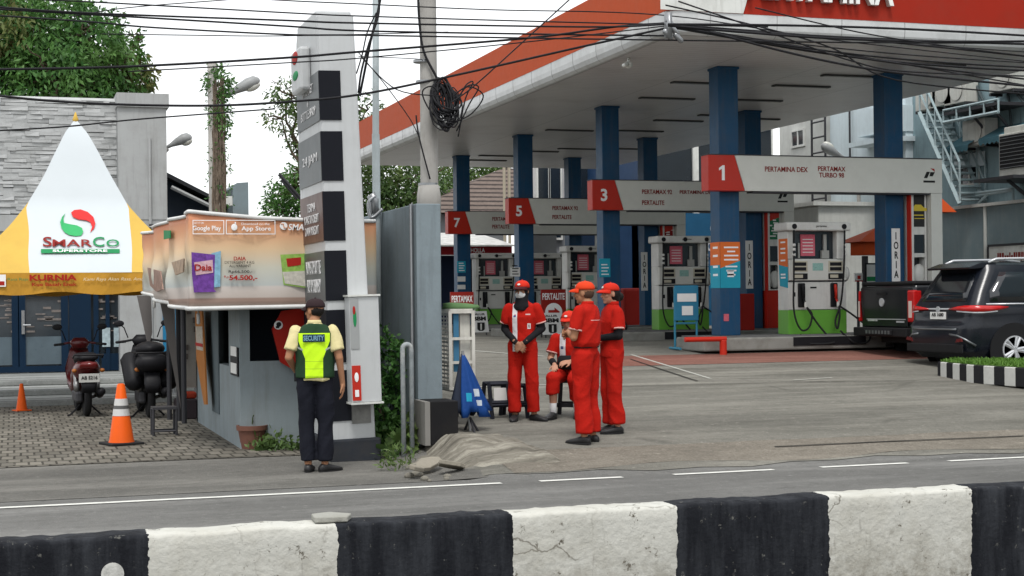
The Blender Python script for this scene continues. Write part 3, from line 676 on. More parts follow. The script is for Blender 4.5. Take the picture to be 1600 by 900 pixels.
dup(q0, (13.45, ROWS[3], IZ), label='white fuel pump in the farthest row, left of the hijab woman')
dup(q0, (14.95, ROWS[3], IZ), label='white fuel pump in the farthest row, just right of the hijab woman')
# cabinets at the right end of each island: red base, glazed shelf, poster above
pcols = [(.03, .03, .03), (.02, .16, .07), (.25, .02, .02)]
for i, y in enumerate(ROWS[:3]):
    x0, x1, yf = 16.2, 16.54, y - .36
    t = thing('display_cabinet', ['display cabinet with a black and yellow car poster, at right end of the nearest island', 'display cabinet with green poster and red base, between the two nearest islands', 'display cabinet with red-topped poster at the right end of the third island'][i], 'cabinet', (x0, y, IZ), 0, 'display cabinets at the island ends')
    b = MB(); b.box(x0, x1, yf, y + .2, IZ, IZ + .85); b.build('base', red_paint if i else pump_grey, t, bevel=.01)
    b = MB(); b.box(x0, x0 + .05, yf - .02, y + .2, IZ + .85, BZ0 - .02); b.box(x1 - .04, x1, yf, y + .2, IZ + .85, BZ0 - .02); b.box(x0 + .05, x1 - .04, y + .1, y + .2, IZ + .85, BZ0 - .02)
    b.box(x0 + .05, x1 - .04, yf, y + .1, IZ + .85, IZ + .88); b.box(x0 + .05, x1 - .04, yf, y + .1, IZ + 1.42, IZ + 1.5); b.box(x0 + .05, x1 - .04, yf, y + .1, IZ + 1.85, IZ + 2.0); b.build('frame', pump_white, t, bevel=.006)
    b = MB(); b.box(x0 - .03, x0 - .002, yf - .02, yf + .1, IZ, BZ0 - .02); b.build('red_stripe', red_paint, t)
    b = MB(); b.box(x0 + .06, x1 - .05, yf + .01, yf + .02, IZ + 1.5, IZ + 1.85); b.box(x0 + .06, x1 - .05, yf + .2, yf + .21, IZ + .9, IZ + 1.41); b.build('pane', dark_glass, t)
    b = MB(); b.box(x0 + .06, x1 - .05, yf - .005, yf + .01, IZ + 2.0, BZ0 - .03); ps = b.build('poster', mat('poster_%d' % i, pcols[i], .5, var=.3, vs=9), t)
    if i == 0:
        yel = mat('poster_yellow', (.55, .42, .05), .5)
        b = MB(); xm = (x0 + x1) / 2; zc = IZ + 2.35
        b.prism([(xm - .17, zc - .05), (xm + .17, zc - .05), (xm + .18, zc), (xm + .1, zc + .02), (xm + .05, zc + .07), (xm - .08, zc + .07), (xm - .13, zc + .01), (xm - .18, zc)], 'y', yf - .009, yf - .006)
        b.box(xm - .14, xm + .1, yf - .009, yf - .006, zc - .14, zc - .12); b.box(xm - .1, xm + .14, yf - .009, yf - .006, zc - .2, zc - .185); b.build('print', yel, ps)
    else:
        b = MB(); xm = (x0 + x1) / 2
        rr = random.Random(i)
        for k in range(9): zz = IZ + 2.06 + k * .06; xx = rr.uniform(-.15, .0); b.box(xm + xx, xm + xx + rr.uniform(.08, .18), yf - .009, yf - .006, zz, zz + .03)
        b.build('print', paper_white, ps)
        b = MB(); b.prism([(x0 + .06, IZ + 2.42), (x1 - .05, IZ + 2.5), (x1 - .05, BZ0 - .03), (x0 + .06, BZ0 - .03)], 'y', yf - .0095, yf - .0055); b.build('poster_band', red_paint, ps)
    b = MB(); b.ell((x0 + .22, yf + .1, IZ + 1.1), (.14, .08, .2)); b.build('oil_jug', pump_white, t, smooth=True)
# blue queue stand and red hose rail
g = onG(1072, 543)
t = thing('notice_stand', 'blue tubular stand with a papered board, in front of the second pump', 'notice stand', g)
b = MB()
for x in (-.22, .22):
    b.tube([(g.x + x, g.y, g.z + .05), (g.x + x, g.y, g.z + 1.15)], .022); b.tube([(g.x + x - .02, g.y - .28, g.z + .04), (g.x + x + .02, g.y + .28, g.z + .04)], .025)
b.tube([(g.x - .22, g.y, g.z + .5), (g.x + .22, g.y, g.z + .5)], .02)
b.build('frame', mat('stand_blue', (.04, .20, .30), .5, dirt=.3), t)
b = MB(); b.box(g.x - .24, g.x + .24, g.y - .05, g.y - .02, g.z + .55, g.z + 1.2); b.build('board', mat('board_blue', (.03, .17, .28), .5), t, bevel=.01)
b = MB(); b.box(g.x - .19, g.x + .19, g.y - .06, g.y - .052, g.z + .9, g.z + 1.05); b.box(g.x - .1, g.x + .12, g.y - .06, g.y - .052, g.z + .65, g.z + .82); b.build('paper', paper_white, t)
a_, c_ = onG(1130, 543), onG(1072, 543)
b = MB(); a_ = atY(1130, 543, 24.9); c_ = atY(1070, 543, 24.9); a_.z = gz(a_.x, 24.9); b.tube([(a_.x, a_.y, a_.z), (a_.x, a_.y, a_.z + .27)], .065, 14); b.tube([(a_.x + .06, a_.y, a_.z + .29), (c_.x, a_.y, a_.z + .29)], .045, 14)
tag(b.build('guard_pipe', red_paint, smooth=False, bevel=.01), 'red bent guard pipe standing in front of the first pillar', 'guard pipe')
# ---------------- left: shop building, kiosk, tent, totem ----------------
YB = 32.4
wall_grey = mat('wall_grey', (.36, .37, .37), .8, var=.06, dirt=.2, streak=.25)
stone_m = mat('stacked_stone', (.40, .41, .41), .9, var=.2, vs=2.5, bump=.5, bs=12, dirt=.35, dcol=(.12, .12, .11))
shop_blue = mat('shop_blue', (.005, .018, .04), .5, var=.15)
xw1, xw0 = atY(182, 250, YB).x, atY(-200, 250, YB).x; xr = atY(257, 250, YB).x; zt = atY(100, 156, YB).z; zc = atY(220, 146, YB - .5).z; zl = atY(100, 335, YB).z
shop = thing('shop_building', 'grey shop building with rough stacked stone upper wall, behind the yellow tent', 'building', (xw1, YB, 0))
b = MB(); rg = random.Random(5); z = zl
while z < zt:
    h = rg.uniform(.06, .085); x = xw0 + rg.uniform(-1, 0)
    while x < xw1:
        L = rg.uniform(.15, .6); e = min(x + L, xw1); d = rg.uniform(0, .04) + .03
        dz = rg.uniform(-.012, .012)
        b.add([(x, YB - d, z + dz), (e, YB - d - rg.uniform(-.02, .02), z + dz + rg.uniform(-.01, .01)), (e, YB - d * .9, min(z + h, zt)), (x, YB - d, min(z + h, zt)), (x, YB + .1, z), (e, YB + .1, z), (e, YB + .1, z + h), (x, YB + .1, z + h)],
              [(0, 1, 2, 3), (0, 4, 5, 1), (3, 2, 6, 7), (0, 3, 7, 4), (1, 5, 6, 2)]); x = e + .002
    z += h + .004
b.build('stone_wall', stone_m, shop)
b = MB(); b.box(xw0, xw1, YB + .1, YB + 8, zl, zt - .02); b.box(xw0, xw1 + .02, YB - .05, YB + .5, zl - 1.6, zl - .35); b.box(xw0, xw1 + .02, YB - .12, YB + .5, zl - .35, zl - .02); b.build('wall', wall_grey, shop)
b = MB(); b.box(xw1 + .002, xr, YB - .5, YB + 8, .3, zc - .28); b.box(xw1 - .02, xr + .05, YB - .56, YB + 8, zc - .277, zc); b.build('corner_pier', wall_grey, shop)
b = MB(); xp = atY(234, 250, YB - .52).x; b.tube([(xp, YB - .53, .4), (xp, YB - .53, zc - .9)], .03); b.box(xw1 + .01, xr + .01, YB - .515, YB - .5, zl - .12, zl - .07); b.build('downpipe', wall_grey, shop)
b = MB(); b.box(xp - .03, xp + .12, YB - .62, YB - .52, atY(235, 410, YB).z, atY(235, 345, YB).z - .1); b.build('lamp_bracket', dark_steel, shop)
# shopfront: blue frames, dark doors
zf = .32; ztop = 2.3
b = MB(); b.box(xw0, xr, YB + .02, YB + .3, 1.9, ztop + .6); xs_ = [atY(p, 520, YB).x for p in (-60, 0, 32, 105, 155, 185)]
b.box(atY(108, 500, YB).x, atY(142, 500, YB).x, YB - .06, YB + .3, zf, ztop); b.box(atY(158, 500, YB).x, atY(232, 500, YB).x, YB - .03, YB + .3, zf, atY(180, 552, YB).z)
for p, w in ((-60, .1), (24, .07), (34, .07), (101, .07), (150, .05), (168, .04), (228, .1)): x = atY(p, 500, YB).x; b.box(x - w, x + w, YB - .05, YB + .1, zf, ztop)
b.box(xw0, atY(105, 500, YB).x, YB - .052, YB + .1, zf, zf + .12); b.build('shopfront_frame', shop_blue, shop)
b = MB(); b.box(xw0, xr - .02, YB + .03, YB + .05, zf, ztop); b.build('window_pane', mat('shop_glass', (.02, .028, .035), .07, spec=.6), shop)
b = MB(); x0 = atY(37, 500, YB).x; x1 = atY(98, 500, YB).x; zz = atY(60, 526, YB).z; b.box(x0, x1, YB + .0, YB + .02, zf + .15, zz); x2 = atY(22, 500, YB).x; b.box(xw0, x2, YB + .0, YB + .02, zf + .15, zz); b.build('frosted_panel', mat('frosted', (.085, .115, .135), .3, var=.3), shop)
b = MB(); b.box(atY(36, 500, YB).x - .03, atY(36, 500, YB).x + .03, YB - .1, YB - .05, atY(36, 522, YB).z, atY(36, 485, YB).z); b.tube([(atY(40, 510, YB).x - .05, YB - .1, atY(40, 508, YB).z), (atY(48, 510, YB).x, YB - .1, atY(40, 508, YB).z)], .02); b.build('door_handle', steel, shop)
b = MB(); rg = random.Random(8)
for k in range(30):   # goods and papers seen in the dark window
    px = rg.choice([rg.uniform(2, 22), rg.uniform(40, 98), rg.uniform(150, 200)]); py = rg.uniform(468, 520); p = atY(px, py, YB + .02); w = rg.uniform(.03, .16)
    b.box(p.x - w, p.x + w, YB + .012, YB + .028, p.z, p.z + rg.uniform(.015, .05))
stuffed = b.build('shelf_goods', mat('goods', (.17, .15, .14), .5, var=.9, vs=14), shop)
b = MB()
for px in (160, 178): p = atY(px, 542, YB - .06); q = atY(px + 12, 512, YB - .06); b.box(p.x, q.x, YB - .07, YB - .055, p.z, q.z)
b.build('poster', mat('window_poster', (.34, .42, .45), .6, var=.6, vs=12), shop)
b = MB(); b.box(xr - .12, xr + .3, YB - .6, YB - .4, .3, 2.2); b.build('side_panel', mat('panel_blue', (.02, .16, .30), .5, var=.3), shop)
# steps
b = MB()
for k, y in enumerate((26.3, 27.8, 29.3)): b.box(-14, xr + .3, y, YB + .4, .0 + .1 * k + .002, .1 + .1 * k)
step = b.build('shop_steps', ground_mat('step_tile', (.22, .23, .22), (.30, .31, .30), 20, 1., .2, .4), bevel=.015); struct(step)
b = MB()
for y, z in ((26.3, .1), (26.9, .1), (27.8, .2), (28.5, .2), (29.3, .3), (30.2, .3), (31.2, .3)): b.box(-14, xr + .25, y + .02, y + .06, z, z + .003)
struct(b.build('step_nosing', dark_steel))

# dark gabled building between shop and kiosk
Yg = 36.
ap = atY(258, 268, Yg); p2 = atY(345, 318, Yg); p1 = atY(150, 300, Yg)
h_ = thing('gabled_house', 'dark house with sloping black roof between grey shop and orange banner', 'building', (ap.x, Yg, 0))
b = MB(); b.prism([(ap.x - 3, 0), (p2.x - .1, 0), (p2.x - .1, p2.z - .15), (ap.x, ap.z - .15), (ap.x - 3, ap.z - 1)], 'y', Yg, Yg + 5); b.build('wall', mat('navy_wall', (.02, .028, .04), .7), h_)
b = MB(); b.prism([(ap.x - .1, ap.z), (p2.x + .45, p2.z - .2), (p2.x + .45, p2.z - .27), (ap.x - .1, ap.z - .1)], 'y', Yg - .4, Yg + 5.2); b.build('roof', mat('black_roof', (.03, .032, .035), .7, bump=.3), h_)
b = MB(); b.tube([(ap.x + .1, Yg - .35, ap.z - .38), (p2.x, Yg - .35, p2.z - .22)], .05, 6); b.box(p2.x - .12, p2.x + .04, Yg - .3, Yg, 0, p2.z - .2); b.build('barge_board', wall_grey, h_)
a_ = atY(362, 332, Yg - 1); c_ = atY(386, 287, Yg - 1)
b = MB(); b.prism([(a_.x, a_.z - 2), (c_.x, a_.z - 2), (c_.x, c_.z + .02), (a_.x + .1, c_.z), (a_.x, c_.z - .1)], 'y', Yg - 1.2, Yg + 1); tag(b.build('roof_parapet', mat('parapet_grey', (.20, .25, .27), .8, dirt=.3)), 'blue-grey parapet block above the orange banner, right of the vine pole', 'parapet')
a_ = atY(341, 322, Yg - 2.5)
b = MB(); b.box(a_.x - .02, a_.x + .28, Yg - 2.7, Yg - 2.4, a_.z, a_.z + .2); b.box(a_.x + .02, a_.x + .14, Yg - 2.71, Yg - 2.7, a_.z + .04, a_.z + .16); tag(b.build('meter_box', white_paint, bevel=.02), 'small white box fixed above the kiosk roof, under the vine pole', 'box')
# kiosk
KX, KY, KX1, KY1 = 2.43, 17.45, 3.62, 21.8
kw = mat('kiosk_wall', (.225, .265, .28), .75, var=.08, vs=1.5, dirt=.25, streak=.3, bump=.1, bs=20)
kiosk = thing('security_kiosk', 'small blue-grey guard kiosk under the orange banner, behind the security guard', 'kiosk', (KX, KY, 0))
zsill = atY(420, 564, KY).z; xo0, xo1 = atY(390, 520, KY).x, KX1 - .15
b = MB(); b.box(KX, xo0, KY, KY + .12, 0, 2.3); b.box(xo0, KX1, KY, KY + .12, 0, zsill); b.box(xo1, KX1, KY, KY + .12, zsill, 2.3); b.box(xo0, xo1, KY, KY + .12, 2.05, 2.3)
b.box(KX1 - .12, KX1, KY + .12, KY1, 0, 2.3)
ya, yb2 = atX(350, 500, KX).y, atX(334, 500, KX).y; z1_ = atX(357, 572, KX).z
b.box(KX, KX + .12, KY + .12, atX(357, 500, KX).y, 0, 2.3); b.box(KX, KX + .12, atX(357, 500, KX).y, yb2, 0, z1_); b.box(KX, KX + .12, yb2, KY1, 0, 2.3)
b.box(KX, KX + .12, atX(357, 500, KX).y, yb2, 2.1, 2.3); b.box(KX, KX1, KY1 - .12, KY1, 0, 2.3)
b.build('wall', kw, kiosk)
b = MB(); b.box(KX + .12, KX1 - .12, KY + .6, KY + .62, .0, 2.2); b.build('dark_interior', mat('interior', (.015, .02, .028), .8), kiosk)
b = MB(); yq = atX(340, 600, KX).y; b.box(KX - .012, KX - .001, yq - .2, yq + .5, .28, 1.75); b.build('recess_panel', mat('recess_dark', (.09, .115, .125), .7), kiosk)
b = MB(); q = atX(367, 560, KX); b.box(KX - .02, KX - .002, q.y - .35, q.y + .25, atX(366, 586, KX).z, atX(366, 542, KX).z); nb = b.build('notice_board', black_plastic, kiosk)
b = MB(); b.box(KX - .026, KX - .02, q.y - .28, q.y + .18, q.z + .03, q.z + .14); b.box(KX - .026, KX - .02, q.y - .28, q.y + .18, q.z - .17, q.z - .05); b.build('paper', paper_white, nb)
b = MB(); b.box(KX - .05, KX1 + .1, KY - .06, KY1 + .1, 2.3, 2.42); b.build('roof_slab', kw, kiosk)
# red hexagon signboard leaning in the kiosk opening
hx = [(425, 514), (440, 486), (480, 480), (500, 500), (500, 560), (462, 580), (438, 566)]
b = MB(); pts = [(atY(x, y, KY - .1).x, atY(x, y, KY - .1).z) for x, y in hx]; b.prism(pts, 'y', KY - .12, KY - .07)
o = b.build('red_signboard', mat('signboard_red', (.36, .02, .012), .5, var=.15)); tag(o, 'red many-sided signboard with a small round head emblem, in the kiosk opening', 'signboard')
c0 = atY(435, 508, KY - .13); b = MB(); b.lathe([(.05, -.004), (.05, .004)], (c0.x, KY - .125, c0.z), 24, axis='y'); rd = b.build('roundel', ink_white, o)
rd.location = (0, 0, 0)
b = MB(); b.lathe([(.028, -.003), (.028, .003)], (c0.x + .005, KY - .132, c0.z + .008), 16, axis='y'); b.box(c0.x - .03, c0.x + .008, KY - .135, KY - .129, c0.z - .035, c0.z - .01); b.build('roundel_mark', ink_black, o)
# ice-cream-cone shaped banner flag by the kiosk corner
p = atX(316, 500, KX - .08)
cone = thing('cone_flag', 'tall orange cone-shaped banner hanging at the left corner of the kiosk', 'banner', (KX - .12, p.y, 0))
b = MB(); y0 = p.y
def cpt(px, py): q = atX(px, py, KX - .1); return (q.y, q.z)
b.prism([cpt(307, 486), cpt(318, 486), cpt(322, 560), cpt(325, 632), cpt(321, 632), cpt(309, 560)], 'x', KX - .12, KX - .1); b.build('cloth', mat('flag_orange', (.36, .14, .035), .7, var=.2), cone)
b = MB(); b.prism([cpt(308.5, 510), cpt(319, 510), cpt(320, 548), cpt(310, 546)], 'x', KX - .126, KX - .1195); pn = b.build('print', mat('flag_print', (.4, .36, .3), .7, var=.7, vs=20), cone)
b = MB(); b.prism([cpt(308.7, 535), cpt(319.7, 537), cpt(319.9, 542), cpt(309.3, 540)], 'x', KX - .131, KX - .125); b.build('red_band', ink_red, pn)
# orange banner round the kiosk eaves
def banner_mat():
    m, n, b = nodes_of('banner_cloth', .55, 0); v = coords(n); s = N(n, 'ShaderNodeSeparateXYZ'); n.links.new(v, s.inputs[0])
    cr = N(n, 'ShaderNodeValToRGB'); mr = N(n, 'ShaderNodeMapRange'); mr.inputs[1].default_value = 0; mr.inputs[2].default_value = 1.02
    n.links.new(s.outputs[2], mr.inputs[0]); n.links.new(mr.outputs[0], cr.inputs[0]); e = cr.color_ramp.elements
    e[0].position = 0; e[0].color = (.38, .32, .28, 1); e[1].position = 1; e[1].color = (.62, .22, .11, 1)
    for p_, c_ in ((.045, (.26, .18, .15, 1)), (.085, (.24, .16, .13, 1)), (.10, (.45, .40, .37, 1)), (.21, (.55, .51, .48, 1)), (.23, (.42, .47, .47, 1)), (.42, (.52, .52, .44, 1)), (.62, (.66, .47, .28, 1)), (.85, (.66, .30, .15, 1))):
        x = cr.color_ramp.elements.new(p_); x.color = c_
    c = mixc(n, math_(n, 'MULTIPLY', noise(n, v, 3, 5), .25), cr.outputs[0], (.5, .4, .32))
    finish(n, b, c, v, .15, 6); return m
bm_ = banner_mat(); ban = thing('kiosk_banner', 'orange printed shop banner wrapped round the kiosk eaves, with white rope edge', 'banner', (1.84, 16.9, 1.62))
hem = mat('banner_hem', (.62, .63, .62), .6, dirt=.2)
def edge_curve(pts): return pts
front = []; n1 = 40
zA, zBt = atY(300, 332, 16.9).z, atY(585, 347, 16.9).z; zA0, zB0 = atY(300, 481, 16.9).z, atY(585, 475, 16.9).z
xR = atY(588, 400, 16.9).x
for i in range(n1 + 1):
    t = i / n1; x = 1.84 + (xR - 1.84) * t; zt_ = zA + (zBt - zA) * t - .03 * math.sin(t * math.pi); zb_ = zA0 + (zB0 - zA0) * t - .0 * math.sin(t * math.pi)
    front.append((x, 16.9 + .01 * math.sin(t * 23) + .015 * math.sin(t * 7), zb_, zt_))
side = []; n2 = 46; Ys = 22.6
for i in range(n2 + 1):
    t = i / n2; y = 16.92 + (Ys - 16.92) * t; zt_ = atX(300, 335, 1.84).z + (2.64 - zA) * 0 + .02 - .05 * math.sin(t * math.pi)
    zt_ = zA + (2.67 - zA) * t - .06 * math.sin(t * 3 * math.pi) * .3
    zb_ = zA0 + .22 * t ** 1.6 + .0
    side.append((1.84 + .05 * math.sin(t * 17) * (1 if t > .05 else 0) - .02, y, zb_, zt_))
path = side[::-1] + front
NZ = 14; b = MB(); vs_ = []
for i, (x, y, z0_, z1_) in enumerate(path):
    for k in range(NZ + 1):
        f = k / NZ; isS = i < n2
        wv = (.035 * math.sin(i * .9 + f * 4) + .03 * math.sin(i * .37 - f * 6)) * math.sin(math.pi * min(1, f * 1.2 + .05)) if isS else .006 * math.sin(i * .8 + f * 5)
        vs_.append((x + (wv if isS else 0), y + (0 if isS else wv), z0_ + (z1_ - z0_) * f))
b.add(vs_, [(i * (NZ + 1) + k, (i + 1) * (NZ + 1) + k, (i + 1) * (NZ + 1) + k + 1, i * (NZ + 1) + k + 1) for i in range(len(path) - 1) for k in range(NZ)])
b.build('cloth', bm_, ban, smooth=True, fixn=False, mods=(('SOLIDIFY', dict(thickness=.004)),))
b = MB(); b.tube([(x - .005, y - .01, z1_ + .01) for x, y, z0_, z1_ in path], .022, 8); b.tube([(x - .005, y - .01, z0_ - .01) for x, y, z0_, z1_ in path], .024, 8); b.build('hem', hem, ban, smooth=True)
b = MB()
b.add([(1.86, 16.95, zA + .0), (xR, 16.95, zBt + .0), (xR, 20.5, zBt + .1), (1.86, 22.4, zA + .12)], [(0, 1, 2, 3)]); b.build('roof_sheet', hem, ban, fixn=False, mods=(('SOLIDIFY', dict(thickness=.01)),))
def onB(px, py, y=16.88): q = atY(px, py, y); return q
def btext(tx, a, c, py, hp, m_, **k):
    p, q = onB(a, py), onB(c, py); lettering(tx, m_, ban, ((p.x + q.x) / 2, 16.872, (p.z + q.z) / 2), XX, ZZ, w=q.x - p.x, h=hp / F * 17, **k)
btext('Google Play', 301, 345, 357.5, 9.5, ink_white, bold=.015); btext('App Store', 377, 423, 358, 8.5, ink_white, bold=.015); btext('Download on the', 377, 421, 350, 3.5, ink_white)
btext('GET IT ON', 303, 318, 348.5, 3.2, ink_white)
btext('SMARCO', 450, 502, 355, 10, ink_white, bold=.02, italic=.2)
btext('DAIA', 365, 384, 404, 6, ink_red, bold=.02); btext('DETERGENT 4 KG', 351, 397, 410, 4.2, ink_black); btext('ALL VARIANT', 358, 392, 415.5, 4.2, ink_black)
btext('Rp66.500,-', 357, 394, 425, 5.5, ink_black, bold=.01); btext('54.500,-', 358, 402, 434.5, 9, ink_red, bold=.03); btext('Rp', 350, 357, 433, 5, ink_red)
def rrect(b, x0, x1, z0, z1, y, t):
    b.box(x0, x1, y - .004, y, z1 - t, z1); b.box(x0, x1, y - .004, y, z0, z0 + t); b.box(x0, x0 + t, y - .004, y, z0 + t, z1 - t); b.box(x1 - t, x1, y - .004, y, z0 + t, z1 - t)
for a, c in ((301, 350), (353, 430)):
    p, q = onB(a, 366), onB(c, 344); b = MB(); rrect(b, p.x, q.x, p.z, q.z, 16.875, .008); b.build('button_outline', ink_white, ban)
p = onB(366, 355); b = MB(); b.ell((p.x, 16.876, p.z), (.034, .004, .037)); b.ell((p.x + .012, 16.876, p.z + .045), (.008, .004, .014)); b.build('fruit_mark', ink_white, ban)
p = onB(443, 353); b = MB(); b.lathe([(.042, -.003), (.042, .003)], (p.x, 16.876, p.z), 24, axis='y'); b.build('swirl_roundel', ink_white, ban)
b = MB(); b.tube([(p.x - .03, 16.872, p.z + .02), (p.x - .005, 16.872, p.z + .022), (p.x + .005, 16.872, p.z - .022), (p.x + .03, 16.872, p.z - .02)], .007, 6); b.build('swirl', bm_, ban)
# printed detergent bags and a green carton
def poly(name, m_, pts, dy=0, parent=None):
    b = MB(); b.prism([(onB(x, y).x, onB(x, y).z) for x, y in pts], 'y', 16.878 - dy - .003, 16.878 - dy); return b.build(name, m_, parent or ban)
pb1 = poly('bag_print', mat('bag_violet', (.14, .05, .27), .5, var=.8, vs=22), [(299, 394), (336, 398), (334, 452), (338, 456), (303, 457), (300, 430)], .002)
pb2 = poly('bag_print', mat('bag_cyan', (.20, .38, .5), .5, var=.6, vs=22), [(330, 396), (345, 392), (344, 448), (335, 449)], .0)
poly('bag_label', mat('bag_pink', (.55, .36, .40), .5, var=.5, vs=25), [(303, 410), (332, 406), (333, 426), (306, 430)], .006, pb1)
q1_, q2_ = onB(304, 418), onB(331, 418)
lettering('Daia', ink_red, pb1, ((q1_.x + q2_.x) / 2, 16.868, q1_.z + .0), XX, ZZ, w=q2_.x - q1_.x, h=.07, name='lettering', bold=.02)
pc = poly('carton_print', mat('carton_green', (.25, .42, .09), .5, var=.6, vs=18), [(438, 398), (480, 396), (480, 450), (443, 445)], .002)
poly('carton_label', mat('carton_white', (.5, .48, .42), .5, var=.5, vs=25), [(441, 425), (480, 423), (480, 448), (445, 443)], .006, pc)
poly('carton_mark', ink_red, [(447, 404), (470, 402), (470, 414), (449, 417)], .006, pc)
# side prints
def sp(px, py): q = atX(px, py, 1.75); return (q.y, q.z)
b = MB(); b.prism([sp(257, 360), sp(267, 360), sp(267, 372), sp(257, 374)], 'x', 1.74, 1.75); b.build('play_mark', ink_green, ban)
b = MB(); b.prism([sp(232, 418), sp(252, 424), sp(256, 452), sp(246, 456), sp(236, 446)], 'x', 1.735, 1.75); b.build('side_print', mat('side_print', (.26, .17, .14), .6, var=.9, vs=14), ban)
b = MB(); b.prism([sp(270, 410), sp(289, 404), sp(288, 425), sp(276, 430)], 'x', 1.735, 1.75); b.build('side_print', mat('side_print2', (.34, .25, .18), .6, var=.8, vs=16), ban)
# poles of the awning
t = thing('awning_frame', 'dark posts holding up the kiosk awning, left of kiosk', 'frame', (1.9, 21, 0)); b = MB()
for px, yy in ((279, 22.), (287, 21.5), (264, 22.3)): q = atY(px, 560, yy); b = MB(); b.tube([(q.x, yy, 0), (q.x, yy, 2.5)], .035); b.build('post', dark_steel, t)
for px, py in ((310, 500), (241, 476)):
    q = atY(px, py, 17.2 if px > 300 else 21.5); b = MB(); b.cap((q.x, q.y, q.z - .03), (q.x, q.y, q.z + .06), .02); b.tube([(q.x, q.y, q.z), (q.x, q.y, q.z + .22)], .008); tag(b.build('plastic_bottle', mat('bottle', (.4, .4, .38), .3), smooth=True), 'small bottle tied as a weight to the %s corner of the kiosk banner' % ('front' if px > 300 else 'far left'), 'bottle')
# grey curtains
for j, (pts, yy) in enumerate(((((214, 462), (236, 462), (238, 520), (232, 545)), 22.9), (((250, 470), (272, 470), (276, 560), (283, 640)), 21.9))):
    b = MB(); b.prism([(atY(x, y, yy).x, atY(x, y, yy).z) for x, y in pts] , 'y', yy, yy + .02); tag(b.build('curtain', mat('curtain_grey', (.14, .13, .125), .85, var=.2)), ['brown-grey cloth flap hanging at the right edge of the yellow tent', 'long grey cloth flap hanging between tent and kiosk'][j], 'curtain')
# white shelves left of kiosk
q = atY(297, 600, 22.5)
t = thing('display_shelf', 'pale goods shelf standing in the shade left of the kiosk', 'shelf', (q.x, 22.5, 0)); b = MB(); b.box(q.x - .12, q.x + .2, 22.5, 22.9, .45, 1.9); b.build('cabinet', mat('shelf_beige', (.3, .28, .25), .7, dirt=.3), t)
b = MB(); rg = random.Random(2)
for k in range(10): x = q.x - .1 + rg.random() * .22; z = .6 + .13 * k; b.box(x, x + .06, 22.48, 22.5, z, z + .08)
b.build('goods', mat('goods2', (.12, .1, .09), .5, var=.8, vs=20), t)
# tent
tx, ty = atY(118, 185, 25.6).x, 25.6
tent = thing('pagoda_tent', 'peaked white and yellow promotional tent in front of the shop', 'tent', (tx, ty, 0))
ten_w = mat('tent_white', (.50, .54, .56), .6, var=.04, vs=2); ten_y = mat('tent_yellow', (.55, .36, .075), .6, var=.1, vs=3, dirt=.1)
zp = atY(118, 187, ty).z; ze = atY(118, 426, ty - 1.7).z; HW = 1.72
def prof_w(z):   # half-width of the bell at a height
    T_ = [(ze, HW), (ze + .22, 1.52), (ze + .5, 1.24), (ze + .78, .98), (ze + 1.09, .73), (ze + 1.5, .53), (ze + 1.9, .35), (ze + 2.25, .18), (zp, .012)]
    for (a, wa), (c, wc) in zip(T_, T_[1:]):
        if z <= c: return wa + (wc - wa) * (z - a) / (c - a)
    return .012
_tn = lambda p: Vector((mn.noise(p * 1.4) * .035, mn.noise(p * 1.4 + Vector((9, 0, 0))) * .035, 0))
zs_ = [ze + (zp - ze) * (i / 26) ** 1.15 for i in range(27)]
for name, m_, sel, k in [('roof_panel', ten_w, 'w', i) for i in range(4)] + [('roof_flank', ten_y, 'y', i) for i in range(4)]:
    b = MB()
    if 1:
        Rk = Matrix.Rotation(math.pi / 2 * k, 3, 'Z'); us = [-1, -.8, -.6, -.4, -.2, 0, .2, .4, .6, .8, 1]
        for i in range(26):
            za, zb_ = zs_[i], zs_[i + 1]; wa, wb = prof_w(za), prof_w(zb_)
            def X_(w, u, z): return u
            def split(w): m1 = min(.72 * (1 - .10 * 0), w); return m1
            ma, mb = min(wa, .75), min(wb, .75)
            if sel == 'w': quads = [((-ma, wa), (ma, wa), (mb, wb), (-mb, wb))]
            else:
                if wa <= .751: continue
                quads = [((-wa, wa), (-ma, wa), (-mb, wb), (-wb, wb)), ((ma, wa), (wa, wa), (wb, wb), (mb, wb))]
            for q in quads:
                P = [Rk @ Vector((q[0][0], -q[0][1], za)), Rk @ Vector((q[1][0], -q[1][1], za)), Rk @ Vector((q[2][0], -q[2][1], zb_)), Rk @ Vector((q[3][0], -q[3][1], zb_))]
                P = [p + _tn(p) * min(1, (zp - p.z)) for p in P]; b.add([(p.x + tx, p.y + ty, p.z) for p in P], [(0, 1, 2, 3)])
    b.build(name, m_, tent, smooth=True, fixn=False, mods=(('WELD', dict(merge_threshold=.003)),))
zv = ze - .31
b = MB()
for k in range(4):
    Rk = Matrix.Rotation(math.pi / 2 * k, 3, 'Z'); n_ = 24
    for i in range(n_):
        u0, u1 = -HW + 2 * HW * i / n_, -HW + 2 * HW * (i + 1) / n_
        def P_(u, z, f): q = Rk @ Vector((u, -HW - .01 - .02 * f * math.sin(u * 9) , z - (.025 * math.sin(u * 5) * f))); return (q.x + tx, q.y + ty, q.z)
        zm_ = (ze + zv) / 2
        b.add([P_(u0, zv, 1), P_(u1, zv, 1), P_(u1, zm_, .5), P_(u0, zm_, .5), P_(u1, ze, 0), P_(u0, ze, 0)], [(0, 1, 2, 3), (3, 2, 4, 5)])
val = b.build('valance', mat('valance_yellow', (.50, .26, .035), .6, var=.25, vs=4, dirt=.15), tent, smooth=False, fixn=False, mods=(('WELD', dict(merge_threshold=.002)),))
yv = ty - HW - .045
